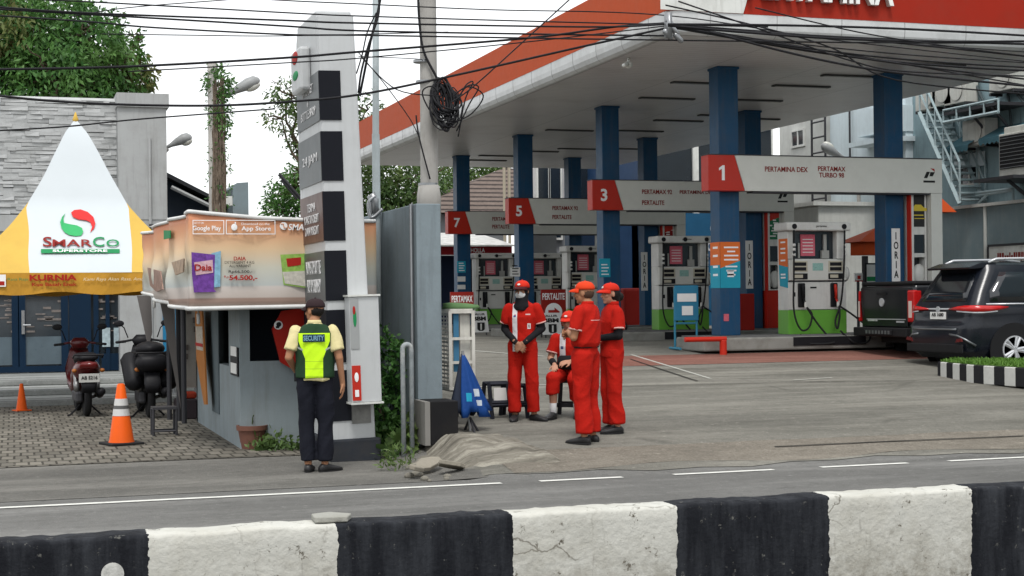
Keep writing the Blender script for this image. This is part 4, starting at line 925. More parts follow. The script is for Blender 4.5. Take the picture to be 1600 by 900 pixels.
def tt(tx_, a, c, py, hp, m_, par, y=yv, **k):
    p, q = atY(a, py, y), atY(c, py, y); lettering(tx_, m_, par, ((p.x + q.x) / 2, y, p.z), XX, ZZ, w=q.x - p.x, h=hp / F * (y / .98), **k)
tt('KURNIA', 46, 120, 434, 9, ink_red, val, bold=.04); tt('Kue Basah Enak', 50, 120, 444.5, 5, ink_red, val, bold=.02); tt('Rasa Raja', 12, 44, 437, 5, ink_green, val)
tt('Kami Raya Akan Rasa, Aman', 130, 228, 437, 6, mat('cream_ink', (.7, .6, .4), .6), val, italic=.3)
b = MB(); p, q = atY(0, 448, yv), atY(9, 429, yv); b.box(p.x - .3, q.x, yv - .005, yv, p.z, q.z); b.build('white_patch', ink_white, val)
b = MB(); b.box(p.x - .28, q.x - .02, yv - .008, yv - .005, p.z + .02, p.z + .08); b.build('red_patch', ink_red, val)
# logo on the white roof panel, following the slope
def roofpt(px, py):
    r = ray(px, py); lo, hi = 20., 27.
    best = None
    for k in range(400):
        d = lo + (hi - lo) * k / 400; P = Vector((0, 0, EYE)) + r * d
        if P.z > zp or P.z < ze: continue
        if P.y > ty - prof_w(P.z) - .012: best = P; break
    return best or P
def roofpoly(name, m_, pts, lift=.02):
    b = MB(); P = [roofpt(x, y) for x, y in pts]; P = [p + ray(*q) * (-lift) for p, q in zip(P, pts)]
    n_ = len(P); b.add(P + [p + Vector((0, .006, 0)) for p in P], [tuple(range(n_)), tuple(range(2 * n_ - 1, n_ - 1, -1))] + [(i, (i + 1) % n_, n_ + (i + 1) % n_, n_ + i) for i in range(n_)])
    return b.build(name, m_, tent)
roofpoly('logo_red', mat('logo_red', (.55, .03, .03), .5), [(111, 332), (116, 328), (126, 327), (137, 331), (146, 339), (149, 349), (147, 357), (141, 363), (144, 354), (141, 347), (134, 344), (122, 343), (114, 339)])
roofpoly('logo_green', mat('logo_green', (.04, .35, .12), .5), [(102, 333), (97, 339), (94, 347), (96, 356), (101, 363), (108, 367), (118, 369), (127, 368), (130, 362), (128, 356), (120, 352), (108, 350), (100, 348), (99, 341)])
def rooftext(tx_, px, py, w, h, m_, lift=.03, **k):
    c = roofpt(px, py); u = (roofpt(px, py - 10) - roofpt(px, py + 10)).normalized(); ww = w / F * c.length * .985; hh = h / F * c.length / max(.3, u.z)
    lettering(tx_, m_, tent, c - Vector((0, lift, 0)), XX, u, w=ww, h=hh, **k)
rooftext('S', 74, 378, 13, 15, dark_red_ink, name='logo_lettering', bold=.01); rooftext('MAR', 113, 380, 58, 11, dark_red_ink, name='logo_lettering', bold=.01)
rooftext('C', 154, 378, 17, 15, ink_green, name='logo_lettering', bold=.01); rooftext('O', 176, 380, 19, 11, ink_green, name='logo_lettering', bold=.01)
roofpoly('logo_bar', ink_green, [(64, 389), (187, 389), (187, 395.5), (64, 395.5)], .03)
rooftext('SUPERSTORE', 125, 392.3, 80, 3.6, ink_white, name='logo_lettering', bold=.02, lift=.055)
b = MB(); b.lathe([(.03, zp - .05), (.05, zp), (.03, zp + .05), (.008, zp + .12)], (tx, ty, 0), 12); b.build('finial', ten_y, tent, smooth=True)
for sx in (-1, 1):
    for sy in (-1, 1): b = MB(); b.tube([(tx + sx * (HW - .05), ty + sy * (HW - .05), 0), (tx + sx * (HW - .05), ty + sy * (HW - .05), ze)], .03); b.build('leg', steel, tent)
# totem pylon (leans a little to the left at the top)
TX, TY = 3.13, 15.72
tot = thing('price_totem', 'tall leaning white station pylon with stacked dark text panels', 'pylon', (TX, TY, .1)); tot.rotation_euler = (0, R(-1.3), 0)
tw = mat('totem_white', (.47, .485, .49), .4, var=.04, dirt=.1, streak=.12)
TW, TD, TH_ = .45, 1.35, 4.6   # along X, along Y, height
b = MB(); b.prism([(0, 0), (TW + .02, 0), (TW - .07, TH_), (0, TH_)], 'y', 0.12, TD - .15); b.prism([(0, 0), (TW + .02, 0), (TW - .07, TH_ - .06), (0, TH_ - .06)], 'y', 0, .12)
b.prism([(TD - .15, 0), (TD, 0), (TD, TH_ - .35), (TD - .06, TH_ - .16), (TD - .15, TH_ - .04)], 'x', 0, TW - .07)
b.build('shell', tw, tot, world=False, bevel=.02)
b = MB(); b.box(-.03, TW + .06, -.06, TD + .05, -.25, .13); b.build('plinth', mat('plinth_dark', (.028, .032, .04), .7, dirt=.3), tot, world=False, bevel=.02)
pan_side = mat('panel_smoke', (.085, .095, .10), .4, var=.3, vs=1.2, spec=.4); pan_brown = mat('panel_brown', (.075, .035, .028), .4, var=.5, vs=3, spec=.4); pan_black = mat('panel_black', (.006, .007, .011), .55, spec=.15)
def zt_at(py): return (470 - py) / F * 16.4 + EYE - .1
rows = [(118, 193, 'INTERNET\n&\nBOTTLE SHOP', pan_side), (210, 285, '24 JAM', pan_side), (301, 376, 'TERIMA\nKARTU DEBIT\nDAN KREDIT', pan_brown), (391, 467, 'NON STOP BOTTLE\nPICK UP DELIVERY', pan_side), (481, 561, None, pan_black), (573, 650, None, pan_black)]
for a, c, tx_, pm in rows:
    z1_, z0_ = zt_at(a), zt_at(c); b = MB(); b.box(-.012, -.002, .02, TD - .05, z0_, z1_); sp_ = b.build('side_panel', pm, tot, world=False)
    b = MB(); b.box(-.013, .215, -.012, -.002, z0_, z1_); b.build('front_panel', pan_black, tot, world=False)
    if tx_: lettering(tx_, mat('totem_letter', (.60, .60, .60), .5), sp_, (-.013, TD * .46, (z0_ + z1_) / 2), -YY, ZZ, w=TD * .62, h=(z1_ - z0_) * (.66 if '\n' in tx_ else .24) * (1 if tx_ != '24 JAM' else 1), world=False, bold=.0)
# emblem box near the top
b = MB(); b.box(-.12, -.002, .45, 1.0, 3.82, 4.28); sgn = b.build('emblem_box', tw, tot, world=False, bevel=.03)
b = MB(); b.ell((-.122, .72, 4.19), (.01, .17, .07)); b.build('emblem_red', ink_red, sgn, world=False, smooth=True)
b = MB(); b.ell((-.122, .72, 4.0), (.01, .16, .05)); b.build('emblem_green', ink_green, sgn, world=False, smooth=True)
# white lit box on the right front of the pylon
zb0, zb1 = zt_at(621), zt_at(462)
b = MB(); b.box(.18, .49, -.24, -.004, zb0, zb1); lb = b.build('sign_box', tw, tot, world=False, bevel=.008)
b = MB(); b.box(.165, .505, -.26, .0, zb1 + .001, zb1 + .02); b.box(.165, .505, -.26, 0, zb0 - .02, zb0 - .001); b.build('box_rim', white_paint, lb, world=False)
b = MB(); b.box(.185, .275, -.248, -.2405, zb0 + .55, zb1 - .02); b.build('grey_face', mat('face_grey', (.3, .31, .31), .4), lb, world=False)
b = MB(); b.box(.185, .275, -.249, -.2408, zb0 + .02, zb0 + .38); rf = b.build('red_face', red_paint, lb, world=False)
b = MB(); b.ell((.23, -.252, zb0 + .26), (.022, .003, .05)); b.box(.21, .25, -.253, -.2495, zb0 + .06, zb0 + .13); b.build('print', ink_white, rf, world=False)
b = MB(); b.ell((.232, -.251, zb1 - .22), (.018, .003, .09)); b.build('green_mark', ink_green, lb, world=False)
b = MB(); b.ell((.226, -.253, zb1 - .14), (.014, .003, .045)); b.build('red_mark', ink_red, lb, world=False)
b = MB(); b.box(.22, .42, -.014, -.002, zt_at(655), zt_at(628)); b.build('lower_window', mat('window_smoke', (.18, .18, .17), .3, var=.5, vs=15), tot, world=False)
# grey end wall
wy, wx = 15.82, 4.08; wz = atY(652, 318, wy).z
wm = mat('divider_wall', (.19, .23, .25), .75, var=.12, vs=1.2, dirt=.3, streak=.45, dcol=(.07, .08, .085), bump=.15, bs=15)
b = MB(); b.box(wx, wx + .27, wy, wy + 5.2, -.05, wz); w_ = b.build('boundary_wall', wm, bevel=.01); tag(w_, 'tall weathered blue-grey wall end between pylon and forecourt', 'wall')
b = MB(); b.tube([(wx - .03, wy + .1, .0), (wx - .03, wy + .1, wz)], .02); b.build('conduit', steel, w_)
q = atY(632, 545, wy - .35); b = MB(); b.tube([(q.x - .02, wy - .35, -.02), (q.x - .02, wy - .35, q.z)] + [(q.x + .025 - .045 * math.cos(a), wy - .35, q.z + .045 * math.sin(a)) for a in (.4, .8, 1.2, 1.57, 1.9, 2.3, 2.7)] + [(q.x + .07, wy - .35, q.z), (q.x + .07, wy - .35, .0)], .026, 10)
tag(b.build('steel_post', mat('peeling_paint', (.24, .27, .28), .7, var=.6, vs=12, dirt=.9, dscale=7, dcol=(.45, .45, .43)), smooth=True), 'short bent pipe post with peeling grey paint in front of the wall', 'post')
# ---------------- buildings and plants behind the station ----------------
XR = 21.0
teal = mat('teal_render', (.25, .35, .38), .8, var=.12, vs=.8, dirt=.3, streak=.4, dcol=(.08, .10, .10))
palec = mat('pale_render', (.56, .64, .67), .8, var=.05, dirt=.12, streak=.15)
offw = mat('offwhite_render', (.56, .57, .54), .8, var=.06, dirt=.2, streak=.2)
low = mat('low_wall_render', (.19, .25, .27), .8, var=.2, vs=.9, dirt=.45, streak=.5, dcol=(.30, .33, .32))
YC0, YC1, YC2 = atX(1411, 300, XR).y, atX(1293, 300, XR).y, atX(1207, 300, XR).y
zlow = atX(1500, 327, XR).z
bt = thing('teal_building', 'worn teal building with outdoor stair and air conditioners, right of the canopy', 'building', (XR, 24, 0))
b = MB(); b.box(XR + .3, XR + 9, 12, YC0, 0, 10.2); b.build('upper_wall', teal, bt)
b = MB(); b.box(XR - .02, XR + .3, 12, YC0 + .6, .2, zlow); b.build('lower_wall', low, bt)
b = MB(); b.box(XR - .12, XR + .45, 12, YC0 + .7, zlow, zlow + .07); b.build('ledge', offw, bt)
b = MB()
for py in (651,): yq = atX(1541, 400, XR - .03).y; b.tube([(XR - .05, yq, .8), (XR - .05, yq, zlow)], .04)
b.build('downpipe', offw, bt)
b = MB(); b.box(XR - .3, XR + .3, YC0 - .02, YC0 + 1.6, 5.75, 6.4); b.box(XR - .45, XR + .3, YC0 - .1, YC0 + 1.8, 5.5, 5.62); b.build('balcony', palec, bt)
def winX(par, px0, px1, py0, py1, X, name='window'):
    p, q = atX(px0, py0, X), atX(px1, py1, X); y0, y1 = sorted((p.y, q.y)); z0, z1 = sorted((p.z, q.z))
    b = MB(); b.box(X - .05, X + .02, y0 - .06, y1 + .06, z0 - .06, z0); b.box(X - .05, X + .02, y0 - .06, y1 + .06, z1, z1 + .06); b.box(X - .05, X + .02, y0 - .06, y0, z0, z1); b.box(X - .05, X + .02, y1, y1 + .06, z0, z1); b.box(X - .04, X + .02, (y0 + y1) / 2 - .03, (y0 + y1) / 2 + .03, z0, z1)
    w_ = b.build(name, white_paint, par); b = MB(); b.box(X - .02, X + .01, y0, y1, z0, z1); b.build('pane', dark_glass, w_); return w_
winX(bt, 1503, 1529, 240, 285, XR + .3)
p = atX(1516, 250, XR + .27); b = MB(); b.box(XR + .24, XR + .26, p.y - .6, p.y + .6, atX(1516, 262, XR + .3).z, atX(1516, 240, XR + .3).z); b.build('blind', palec, bt)
# awnings with scalloped edges
for (p0, p1, y0, y1) in ((1494, 1530, 218, 236), (1547, 1590, 208, 222)):
    a_, c_ = atX(p0, y0, XR), atX(p1, y0, XR); b = MB(); n_ = 12; za, zb_ = atX(p0, y0, XR).z, atX(p0, y1, XR).z
    for i in range(n_):
        u0, u1 = a_.y + (c_.y - a_.y) * i / n_, a_.y + (c_.y - a_.y) * (i + 1) / n_; zz = zb_ - .06 * (i % 2)
        b.add([(XR + .3, u0, za + .15), (XR + .3, u1, za + .15), (XR - .3, u1, zb_ + .05), (XR - .3, u0, zb_ + .05), (XR - .3, u1, zb_ - .1 + .05 * (i % 2)), (XR - .3, u0, zb_ - .05 - .05 * (i % 2))], [(0, 1, 2, 3), (3, 2, 4, 5)])
    b.build('awning', mat('awning_teal', (.06, .14, .17), .7, var=.2), bt, mods=(('SOLIDIFY', dict(thickness=.01)),))
# outdoor stair, descending towards the street
sm = mat('stair_paint', (.33, .42, .44), .5, dirt=.3)
stt = thing('outdoor_stair', 'pale steel staircase with handrails climbing the teal building', 'staircase', (XR - .5, YC0 - 2, zlow))
T0, T1 = atX(1440, 155, XR - .2), atX(1512, 318, XR - .2)   # top, bottom near the middle line
T0 = Vector((XR - .45, atX(1437, 170, XR - .45).y, atX(1437, 176, XR - .45).z)); T1 = Vector((XR - .45, atX(1500, 320, XR - .45).y, zlow + .08))
for dx, nm in ((0, 'stringer'), (.68, 'stringer')):
    b = MB(); b.tube([T0 + Vector((dx, 0, 0)), T1 + Vector((dx, 0, 0))], .06, 4); b.build(nm, sm, stt)
for dx in (0, .68):
    b = MB(); b.tube([T0 + Vector((dx, 0, .95)), T1 + Vector((dx, 0, .95))], .03, 6); b.tube([T0 + Vector((dx, 0, .5)), T1 + Vector((dx, 0, .5))], .025, 6)
    for k in range(6): q = T0.lerp(T1, k / 5) + Vector((dx, 0, 0)); b.tube([q, q + Vector((0, 0, .95))], .025, 6)
    b.build('handrail', sm, stt)
for k in range(14):
    q = T0.lerp(T1, (k + .5) / 14); b = MB(); b.box(q.x, q.x + .68, q.y - .13, q.y + .13, q.z, q.z + .04); b.build('tread', sm, stt)
# railing on the ledge
b = MB(); ya, yb3 = atX(1583, 300, XR).y, atX(1498, 300, XR).y; zr = atX(1583, 295, XR).z
b.tube([(XR, ya, zlow + .07), (XR, ya, zr), (XR, yb3, zr)], .04, 6); b.tube([(XR, ya, zlow + .3), (XR, yb3, zlow + .25)], .03, 6); b.tube([(XR, (ya + yb3) / 2 + .3, zlow + .07), (XR, (ya + yb3) / 2 - .2, zr)], .03, 6)
tag(b.build('ledge_railing', sm), 'pipe railing on the ledge at the foot of the outdoor stair', 'railing')
# air conditioners
ac_m = mat('ac_white', (.50, .50, .46), .5, dirt=.4, streak=.3)
def make_ac(label, px, py, X, w=.85, h=.6):
    q = atX(px, py, X); t = thing('air_conditioner', label, 'air conditioner', (q.x, q.y, q.z), 0, 'outdoor air conditioner units')
    b = MB(); b.box(-.36, 0, -w / 2, w / 2, 0, h); b.build('case', ac_m, t, world=False, bevel=.015)
    b = MB(); b.lathe([(.24, -.375), (.24, -.362)], (0, -.08, h / 2), 24, axis='x'); g_ = b.build('fan_grille', mat('ac_grille', (.09, .09, .085), .6), t, world=False)
    b = MB(); [b.lathe([(r, -.385), (r + .012, -.38), (r + .012, -.376), (r, -.376)], (0, -.08, h / 2), 24, axis='x') for r in (.06, .12, .18, .23)]; b.build('ring', ac_m, g_, world=False)
    b = MB(); b.box(-.34, -.02, -w / 2 - .03, -w / 2 + .03, -.06, -.003); b.box(-.34, -.02, w / 2 - .03, w / 2 + .03, -.06, -.003); b.build('bracket', dark_steel, t, world=False)
    return t
a0 = make_ac('air conditioner unit on the teal wall between the two teal awnings', 1542, 228, XR + .25)
def ac_at(px, py, label): q = atX(px, py, XR + .25); dup(a0, (q.x, q.y, q.z), label=label)
ac_at(1466, 172, 'air conditioner unit at the left end of the roof-level shelf, top of the stair')
ac_at(1490, 166, 'air conditioner unit second from left on the roof-level shelf')
ac_at(1512, 163, 'air conditioner unit third from left on the roof-level shelf')
ac_at(1585, 143, 'air conditioner unit at top right, under the canopy edge')
q = atX(1592, 278, XR - .1)
t = thing('condenser_cabinet', 'large white condenser with dark grille, at the right edge on a wall bracket', 'air conditioner', (XR - .5, q.y, q.z))
b = MB(); b.box(XR - .5, XR + .3, q.y - .9, q.y + .15, q.z, q.z + .95); b.box(XR - .4, XR + .2, q.y - .7, q.y + .1, q.z + .95, q.z + 1.1); b.build('case', ac_m, t, bevel=.02)
b = MB(); b.box(XR - .515, XR - .5, q.y - .85, q.y + .1, q.z + .18, q.z + .9); b.box(XR - .45, XR + .2, q.y + .15, q.y + .16, q.z + .18, q.z + .9); b.build('grille', black_plastic, t)
b = MB()
for k in range(9): b.box(XR - .53, XR - .515, q.y - .85, q.y + .1, q.z + .2 + k * .08, q.z + .21 + k * .08)
b.build('grille_bars', steel, t)
b = MB(); b.box(XR - .9, XR + .3, q.y - .9, q.y + .5, q.z - .08, q.z - .01); b.tube([(XR + .3, q.y - .3, q.z - .7), (XR - .6, q.y - .3, q.z - .08)], .04, 6); b.build('bracket', dark_steel, t)
# shelf carrying the upper units
ya, yb3 = atX(1602, 165, XR - .5).y, atX(1474, 176, XR - .5).y; zs = atX(1520, 170, XR - .5).z + .1
t = thing('service_platform', 'dark steel shelf and rail carrying the upper air conditioners', 'platform', (XR, yb3, zs))
b = MB(); b.box(XR - .5, XR + .3, atX(1560, 170, XR - .5).y, yb3, zs - .12, zs - .05); b.build('deck', dark_steel, t)
b = MB(); y5 = atX(1560, 170, XR - .5).y; b.tube([(XR - .5, y5, zs - .28), (XR - .5, yb3, zs - .28)], .04, 6); b.tube([(XR - .5, y5, zs + .0), (XR - .5, yb3, zs + .0)], .03, 6)
for k in range(5): yy = y5 + (yb3 - y5) * k / 4; b.tube([(XR - .5, yy, zs - .28), (XR - .5, yy, zs + .0)], .025, 6)
b.build('rail', sm, t)
for f in (.15, .55): yy = y5 + (yb3 - y5) * f; b = MB(); b.tube([(XR - .45, yy, zs - .12), (XR + .3, yy, zs - .9), (XR + .3, yy, zs - .12)], .035, 6); b.build('brace', dark_steel, t)
b = MB(); rg = random.Random(4)
for k in range(5):
    y = y5 + rg.random() * (yb3 - y5); zz = zs + rg.uniform(.3, .8); hose(b, [(XR + .22, y, zz), (XR + .2, y - .6, zz - rg.uniform(.2, .9)), (XR + .22, y - 1.2, zz - .3), (XR + .25, y - 1.4, zz - 2)], .03)
tag(b.build('pipework', mat('pipe_dark', (.06, .075, .08), .6), smooth=True), 'loose grey hoses looping over the teal wall beneath the air conditioners', 'pipes')
# sign on the lower wall
p, q = atX(1547, 408, XR - .05), atX(1640, 380, XR - .05); y0, y1 = sorted((p.y, q.y)); z1_ = atX(1547, 386, XR).z; z0_ = z1_ - .55
t = thing('wall_sign', 'white sign with red lettering on the low wall above the black cars', 'sign', (XR - .06, y0, z0_))
b = MB(); b.box(XR - .08, XR - .03, y0, y1, z0_, z1_); b.build('board', white_paint, t)
b = MB(); b.box(XR - .1, XR - .02, y0 - .02, y1 + .02, z1_, z1_ + .05); b.box(XR - .1, XR - .02, y1, y1 + .04, z0_, z1_); b.build('frame', dark_steel, t)
b = MB(); rq = random.Random(9); yy = y1 - .32
while yy > y0 + .1:
    ww = rq.uniform(.03, .07); b.box(XR - .086, XR - .081, yy - ww, yy, z1_ - .34 + rq.choice([0, .03]), z1_ - .15 - rq.choice([0, 0, .06])); yy -= ww + rq.uniform(.02, .04)
b.build('lettering', dark_red_ink, t)
# pale block and off-white block further back
bp_ = thing('pale_building', 'smooth pale blue building wall seen under the right canopy edge', 'building', (XR + .1, YC0, 0))
b = MB(); b.box(XR + .1, XR + 9, YC0 + .01, YC1, 0, 9.4); b.build('wall', palec, bp_)
b = MB(); yy = atX(1327, 240, XR).y; b.tube([(XR + .02, yy, atX(1327, 253, XR).z), (XR + .02, yy, 8)], .03, 6); b.cap((XR, yy, atX(1326, 256, XR).z), (XR - .15, yy, atX(1326, 262, XR).z), .08); b.build('lamp_arm', dark_steel, bp_)
bo = thing('offwhite_building', 'off-white building with small square window and caged ladder, behind sign 1', 'building', (XR + .1, YC1, 0))
b = MB(); b.box(XR + .25, XR + 9, YC1 + .01, YC2, 0, 8.9); b.box(XR + .1, XR + 9, YC1 + .01, YC2, 8.1, 8.3); b.build('wall', offw, bo)
winX(bo, 1239, 1257, 207, 225, XR + .25)
b = MB(); y0, y1 = atX(1271, 220, XR).y, atX(1292, 220, XR).y
for yy in (y0, y1): b.tube([(XR - .05, yy, 1), (XR - .05, yy, 9)], .035, 6)
for k in range(20): zz = 1.4 + k * .42; b.tube([(XR - .05, y0, zz), (XR - .05, y1, zz)], .025, 6)
tag(b.build('wall_ladder', dark_steel), 'dark steel ladder fixed to the off-white building behind sign 1', 'ladder')
# low roof between and white van top seen under sign 1
for (p0, p1, y0, y1, m_) in ((1228, 1290, 345, 325, offw),):
    p, q = atX(p0, y0, XR - 1.4), atX(p1, y0, XR - 1.4); ya, yb3 = sorted((p.y, q.y)); b = MB(); zt_ = atX(1260, 325, XR - 1.4).z; b.box(XR - 1.6, XR + .1, ya, yb3, .7, zt_); b.box(XR - 1.8, XR + .1, ya - .1, yb3 + .1, zt_, zt_ + .1)
    tag(b.build('lean_to_shed', m_), 'low off-white shed roof behind the nearest fuel pump', 'shed')
# red fire hut
ql = atD(1379, 398, 33.5); q0_ = atD(1345, 398, 33.5)
t = thing('fire_hut', 'small red hut with pointed red roof, left of the right-hand blue pillar', 'hut', (q0_.x, q0_.y, G0))
xa, xb, yy = q0_.x + .1, q0_.x + 1.2, q0_.y; zr0, zr1 = atD(1345, 378, 33.5).z, atD(1379, 358, 33.5).z
b = MB(); b.box(xa, xb, yy, yy + .6, atD(1345, 398, 33.5).z, zr0); b.build('box', orange_paint, t)
b = MB(); b.add([(xa - .25, yy - .2, zr0), (xb + .25, yy - .2, zr0), (xb + .25, yy + .8, zr0), (xa - .25, yy + .8, zr0), (xa + .45, yy + .3, zr1 + .05), (xb - .35, yy + .3, zr1 + .05)], [(0, 1, 5, 4), (1, 2, 5), (2, 3, 4, 5), (3, 0, 4), (0, 3, 2, 1)]); b.build('roof', orange_paint, t)
b = MB(); b.box(xa + .1, xa + .2, yy + .2, yy + .3, G0, zr0 - .3); b.box(xb - .2, xb - .1, yy + .2, yy + .3, G0, zr0 - .3); b.build('leg', dark_steel, t)
q = atD(1465, 322, 35); b = MB(); b.add([(q.x - .3, q.y - .3, q.z - .15), (q.x + .3, q.y - .3, q.z - .15), (q.x + .3, q.y + .5, q.z - .15), (q.x - .3, q.y + .5, q.z - .15), (q.x + .1, q.y + .1, q.z + .25), (q.x - .3, q.y - .3, q.z - .5)], [(0, 1, 4), (1, 2, 4), (2, 3, 4), (3, 0, 4), (0, 3, 2, 1)])
tag(b.build('red_canopy', orange_paint), 'red pointed little roof peeking out right of the white sign post', 'awning')
q = atD(1366, 440, 31); t = thing('framed_notice', 'framed green and white poster on a stand above the pickup', 'poster', (q.x, q.y, G0))
b = MB(); z0_, z1_ = q.z - .35, atD(1366, 411, 31).z; b.box(q.x - .2, q.x + .2, q.y, q.y + .03, z0_, z1_); b.tube([(q.x, q.y + .02, G0), (q.x, q.y + .02, z0_)], .03); b.build('frame', black_plastic, t)
b = MB(); b.box(q.x - .17, q.x + .17, q.y - .006, q.y - .001, z0_ + .03, z1_ - .03); ps = b.build('paper', paper_white, t); b = MB(); b.box(q.x - .17, q.x + .17, q.y - .01, q.y - .0065, z0_ + .36, z0_ + .45); b.build('green_band', ink_green, ps)
q = atD(1341, 470, 31); t = thing('small_sign', 'small red and white sign on a dark post, right of the nearest pump', 'sign', (q.x, q.y, G0)); b = MB(); b.tube([(q.x, q.y, G0), (q.x, q.y, atD(1341, 440, 31).z)], .03); b.build('post', dark_steel, t)
b = MB(); zz = atD(1341, 440, 31).z; b.box(q.x - .09, q.x + .09, q.y - .03, q.y - .01, zz, zz + .17); bd = b.build('board', paper_white, t); b = MB(); b.box(q.x - .03, q.x + .04, q.y - .035, q.y - .0305, zz + .05, zz + .12); b.box(q.x - .09, q.x + .09, q.y - .035, q.y - .0305, zz, zz + .025); b.build('mark', ink_red, bd)
# station office at the back
YO = 52.
off = thing('station_office', 'station office with dark upper windows in white frames, behind the pumps', 'building', (8, YO, G0))
navy = mat('navy_panel', (.012, .04, .10), .45, var=.2); grey_d = mat('dim_wall', (.20, .21, .22), .7, dirt=.2)
xo = atY(812, 300, YO).x; xq = atY(900, 300, YO).x
zt2 = 7.6; zb2 = atY(850, 300, YO).z
b = MB(); b.box(xo, XR - .5, YO + .1, YO + .5, zb2 - .3, zt2); b.build('upper_wall', mat('office_white', (.46, .46, .46), .6), off)
b = MB(); b.box(xo + .3, XR + .2, YO + .15, YO + .6, G0, zb2 - .3); b.build('lower_wall', grey_d, off)
for (a, c) in ((841, 857), (860, 876), (905, 1003), (1019, 1083), (1090, 1149), (1160, 1206)):
    Yw = YO if c < 1004 else 47.
    p, q = atY(a, 300, Yw), atY(c, 300, Yw); b = MB(); z0_, z1_ = 3.9, 7.4
    b.box(p.x - .06, p.x, Yw - .02, Yw + .12, z0_, z1_); b.box(q.x, q.x + .06, Yw - .02, Yw + .12, z0_, z1_); b.box(p.x - .06, q.x + .06, Yw - .02, Yw + .12, z0_ - .08, z0_); w_ = b.build('window', white_paint, off)
    b = MB(); b.box(p.x, q.x, Yw + .02, Yw + .08, z0_, z1_); b.build('pane', dark_glass, w_)
x1, x2 = atY(1003, 300, 47.).x, atY(1212, 300, 47.).x
b = MB(); b.box(x1, XR + .2, 47.13, YO + .05, 3.6, 7.5); b.build('side_wing', navy, off)
b = MB()
for px in (1011, 1086, 1153): q = atY(px, 300, 47.); b.box(q.x - .1, q.x + .1, 46.9, 47., 3.7, 7.4)
b.build('mullion', white_paint, off)
# lower storey: blue garage wall with letters, dark bays
pz1, pz0 = atY(1100, 338, 46.5).z, atY(1100, 402, 46.5).z; xa, xb = atY(1052, 400, 46.5).x, atY(1180, 400, 46.5).x
b = MB(); b.box(xa, xb, 46.5, 46.7, pz0, pz1 + .1); b.box(xa, xb, 46.55, 46.75, G0, pz0); b.build('garage_front', mat('garage_blue', (.015, .075, .15), .5, var=.2), off)
yy = 46.49
for ch, px in (('G', 1110), ('E', 1156), ('A', 1062)):
    q = atY(px, 385, yy); lettering(ch, mat('letter_pale', (.42, .45, .48), .5), off, (q.x, yy, q.z), XX, ZZ, h=.33, name='garage_letter', bold=.03)
q = atY(1119, 357, yy); b = MB(); b.lathe([(.22, -.004), (.22, .004)], (q.x, yy, q.z), 24, axis='y'); b.build('round_emblem', mat('letter_pale', (.42, .45, .48), .5), off)
for (a, c, t_, m_) in ((1052, 1078, 402, dark_glass), (1140, 1160, 410, grey_d), (905, 1005, 352, navy), (820, 868, 365, grey_d), (985, 1012, 330, navy)):
    p, q = atY(a, t_, 47.5), atY(c, t_, 47.5); b = MB(); b.box(p.x, q.x, 47.4, 47.5, G0, p.z); b.build('bay', m_, off)
q = atY(1003, 480, 44); b = MB(); b.box(q.x - .6, q.x + .5, 44, 44.8, G0, 2.0); tag(b.build('red_bin', mat('bin_red', (.30, .02, .015), .5), bevel=.08), 'dark red box-shaped bin beside the second blue pillar row', 'bin')
q = atY(1160, 500, 30.2); b = MB(); b.box(q.x - .2, q.x + .3, 30.2, 30.5, G0 + .2, 1.75); tag(b.build('fire_box', mat('bin_red', (.30, .02, .015), .5), bevel=.02), 'small dark red fire box right of the first blue pillar', 'box')
# tiled-roof house and red-fronted stall behind sign 7
def tile_mat():
    m, n, b = nodes_of('roof_tiles', .85, 0); v = coords(n); wv = N(n, 'ShaderNodeTexWave'); wv.bands_direction = 'Z'; wv.inputs['Scale'].default_value = 1.6; wv.inputs['Distortion'].default_value = .6; wv.inputs['Detail Scale'].default_value = 6; n.links.new(v, wv.inputs['Vector'])
    c = mixc(n, ramp(n, wv.outputs[0], .1, .5), (.035, .028, .026), mixc(n, noise(n, v, 4, 6), (.09, .07, .06), (.19, .15, .13))); finish(n, b, c, v, .6, 8); return m
Yh = 58.
t = thing('tiled_house', 'house with brown tiled hip roof beyond sign 7', 'house', (0, Yh, G0))
p, q, r_ = atY(640, 332, Yh), atY(812, 332, Yh), atY(800, 263, Yh + 4)
b = MB(); b.add([(p.x, Yh, p.z), (q.x, Yh, q.z), (r_.x + .6, Yh + 4, r_.z), (r_.x - .4, Yh + 4, r_.z), (p.x, Yh + 8, p.z), (q.x, Yh + 8, q.z)], [(0, 1, 2, 3), (0, 3, 4), (4, 3, 2, 5), (1, 5, 2), (0, 4, 5, 1)]); b.build('roof', tile_mat(), t)
b = MB(); b.box(p.x + .5, q.x - .4, Yh + .5, Yh + 7.5, G0, p.z - .02); b.build('wall', grey_d, t)
b = MB(); qv = atY(788, 300, Yh - 1); b.tube([(qv.x, Yh - 1, G0), (qv.x, Yh - 1, qv.z + 1)], .06, 6); b.tube([(qv.x + .2, Yh - 1, G0), (qv.x + .2, Yh - 1, qv.z + 1.1)], .06, 6); tag(b.build('bamboo_pole', mat('bamboo', (.35, .31, .24), .7)), 'pair of pale thin poles in front of the tiled roof', 'pole')
Ys_ = 50.
t = thing('food_stall', 'low stall with white corrugated roof and red fascia beyond sign 7', 'stall', (0, Ys_, G0))
p, q = atY(690, 400, Ys_), atY(800, 400, Ys_); z1_ = atY(760, 384, Ys_).z; z0_ = atY(760, 398, Ys_).z
b = MB(); b.box(p.x - 2, q.x, Ys_, Ys_ + .1, z0_, z1_); b.build('fascia', mat('stall_red', (.26, .015, .02), .5), t)
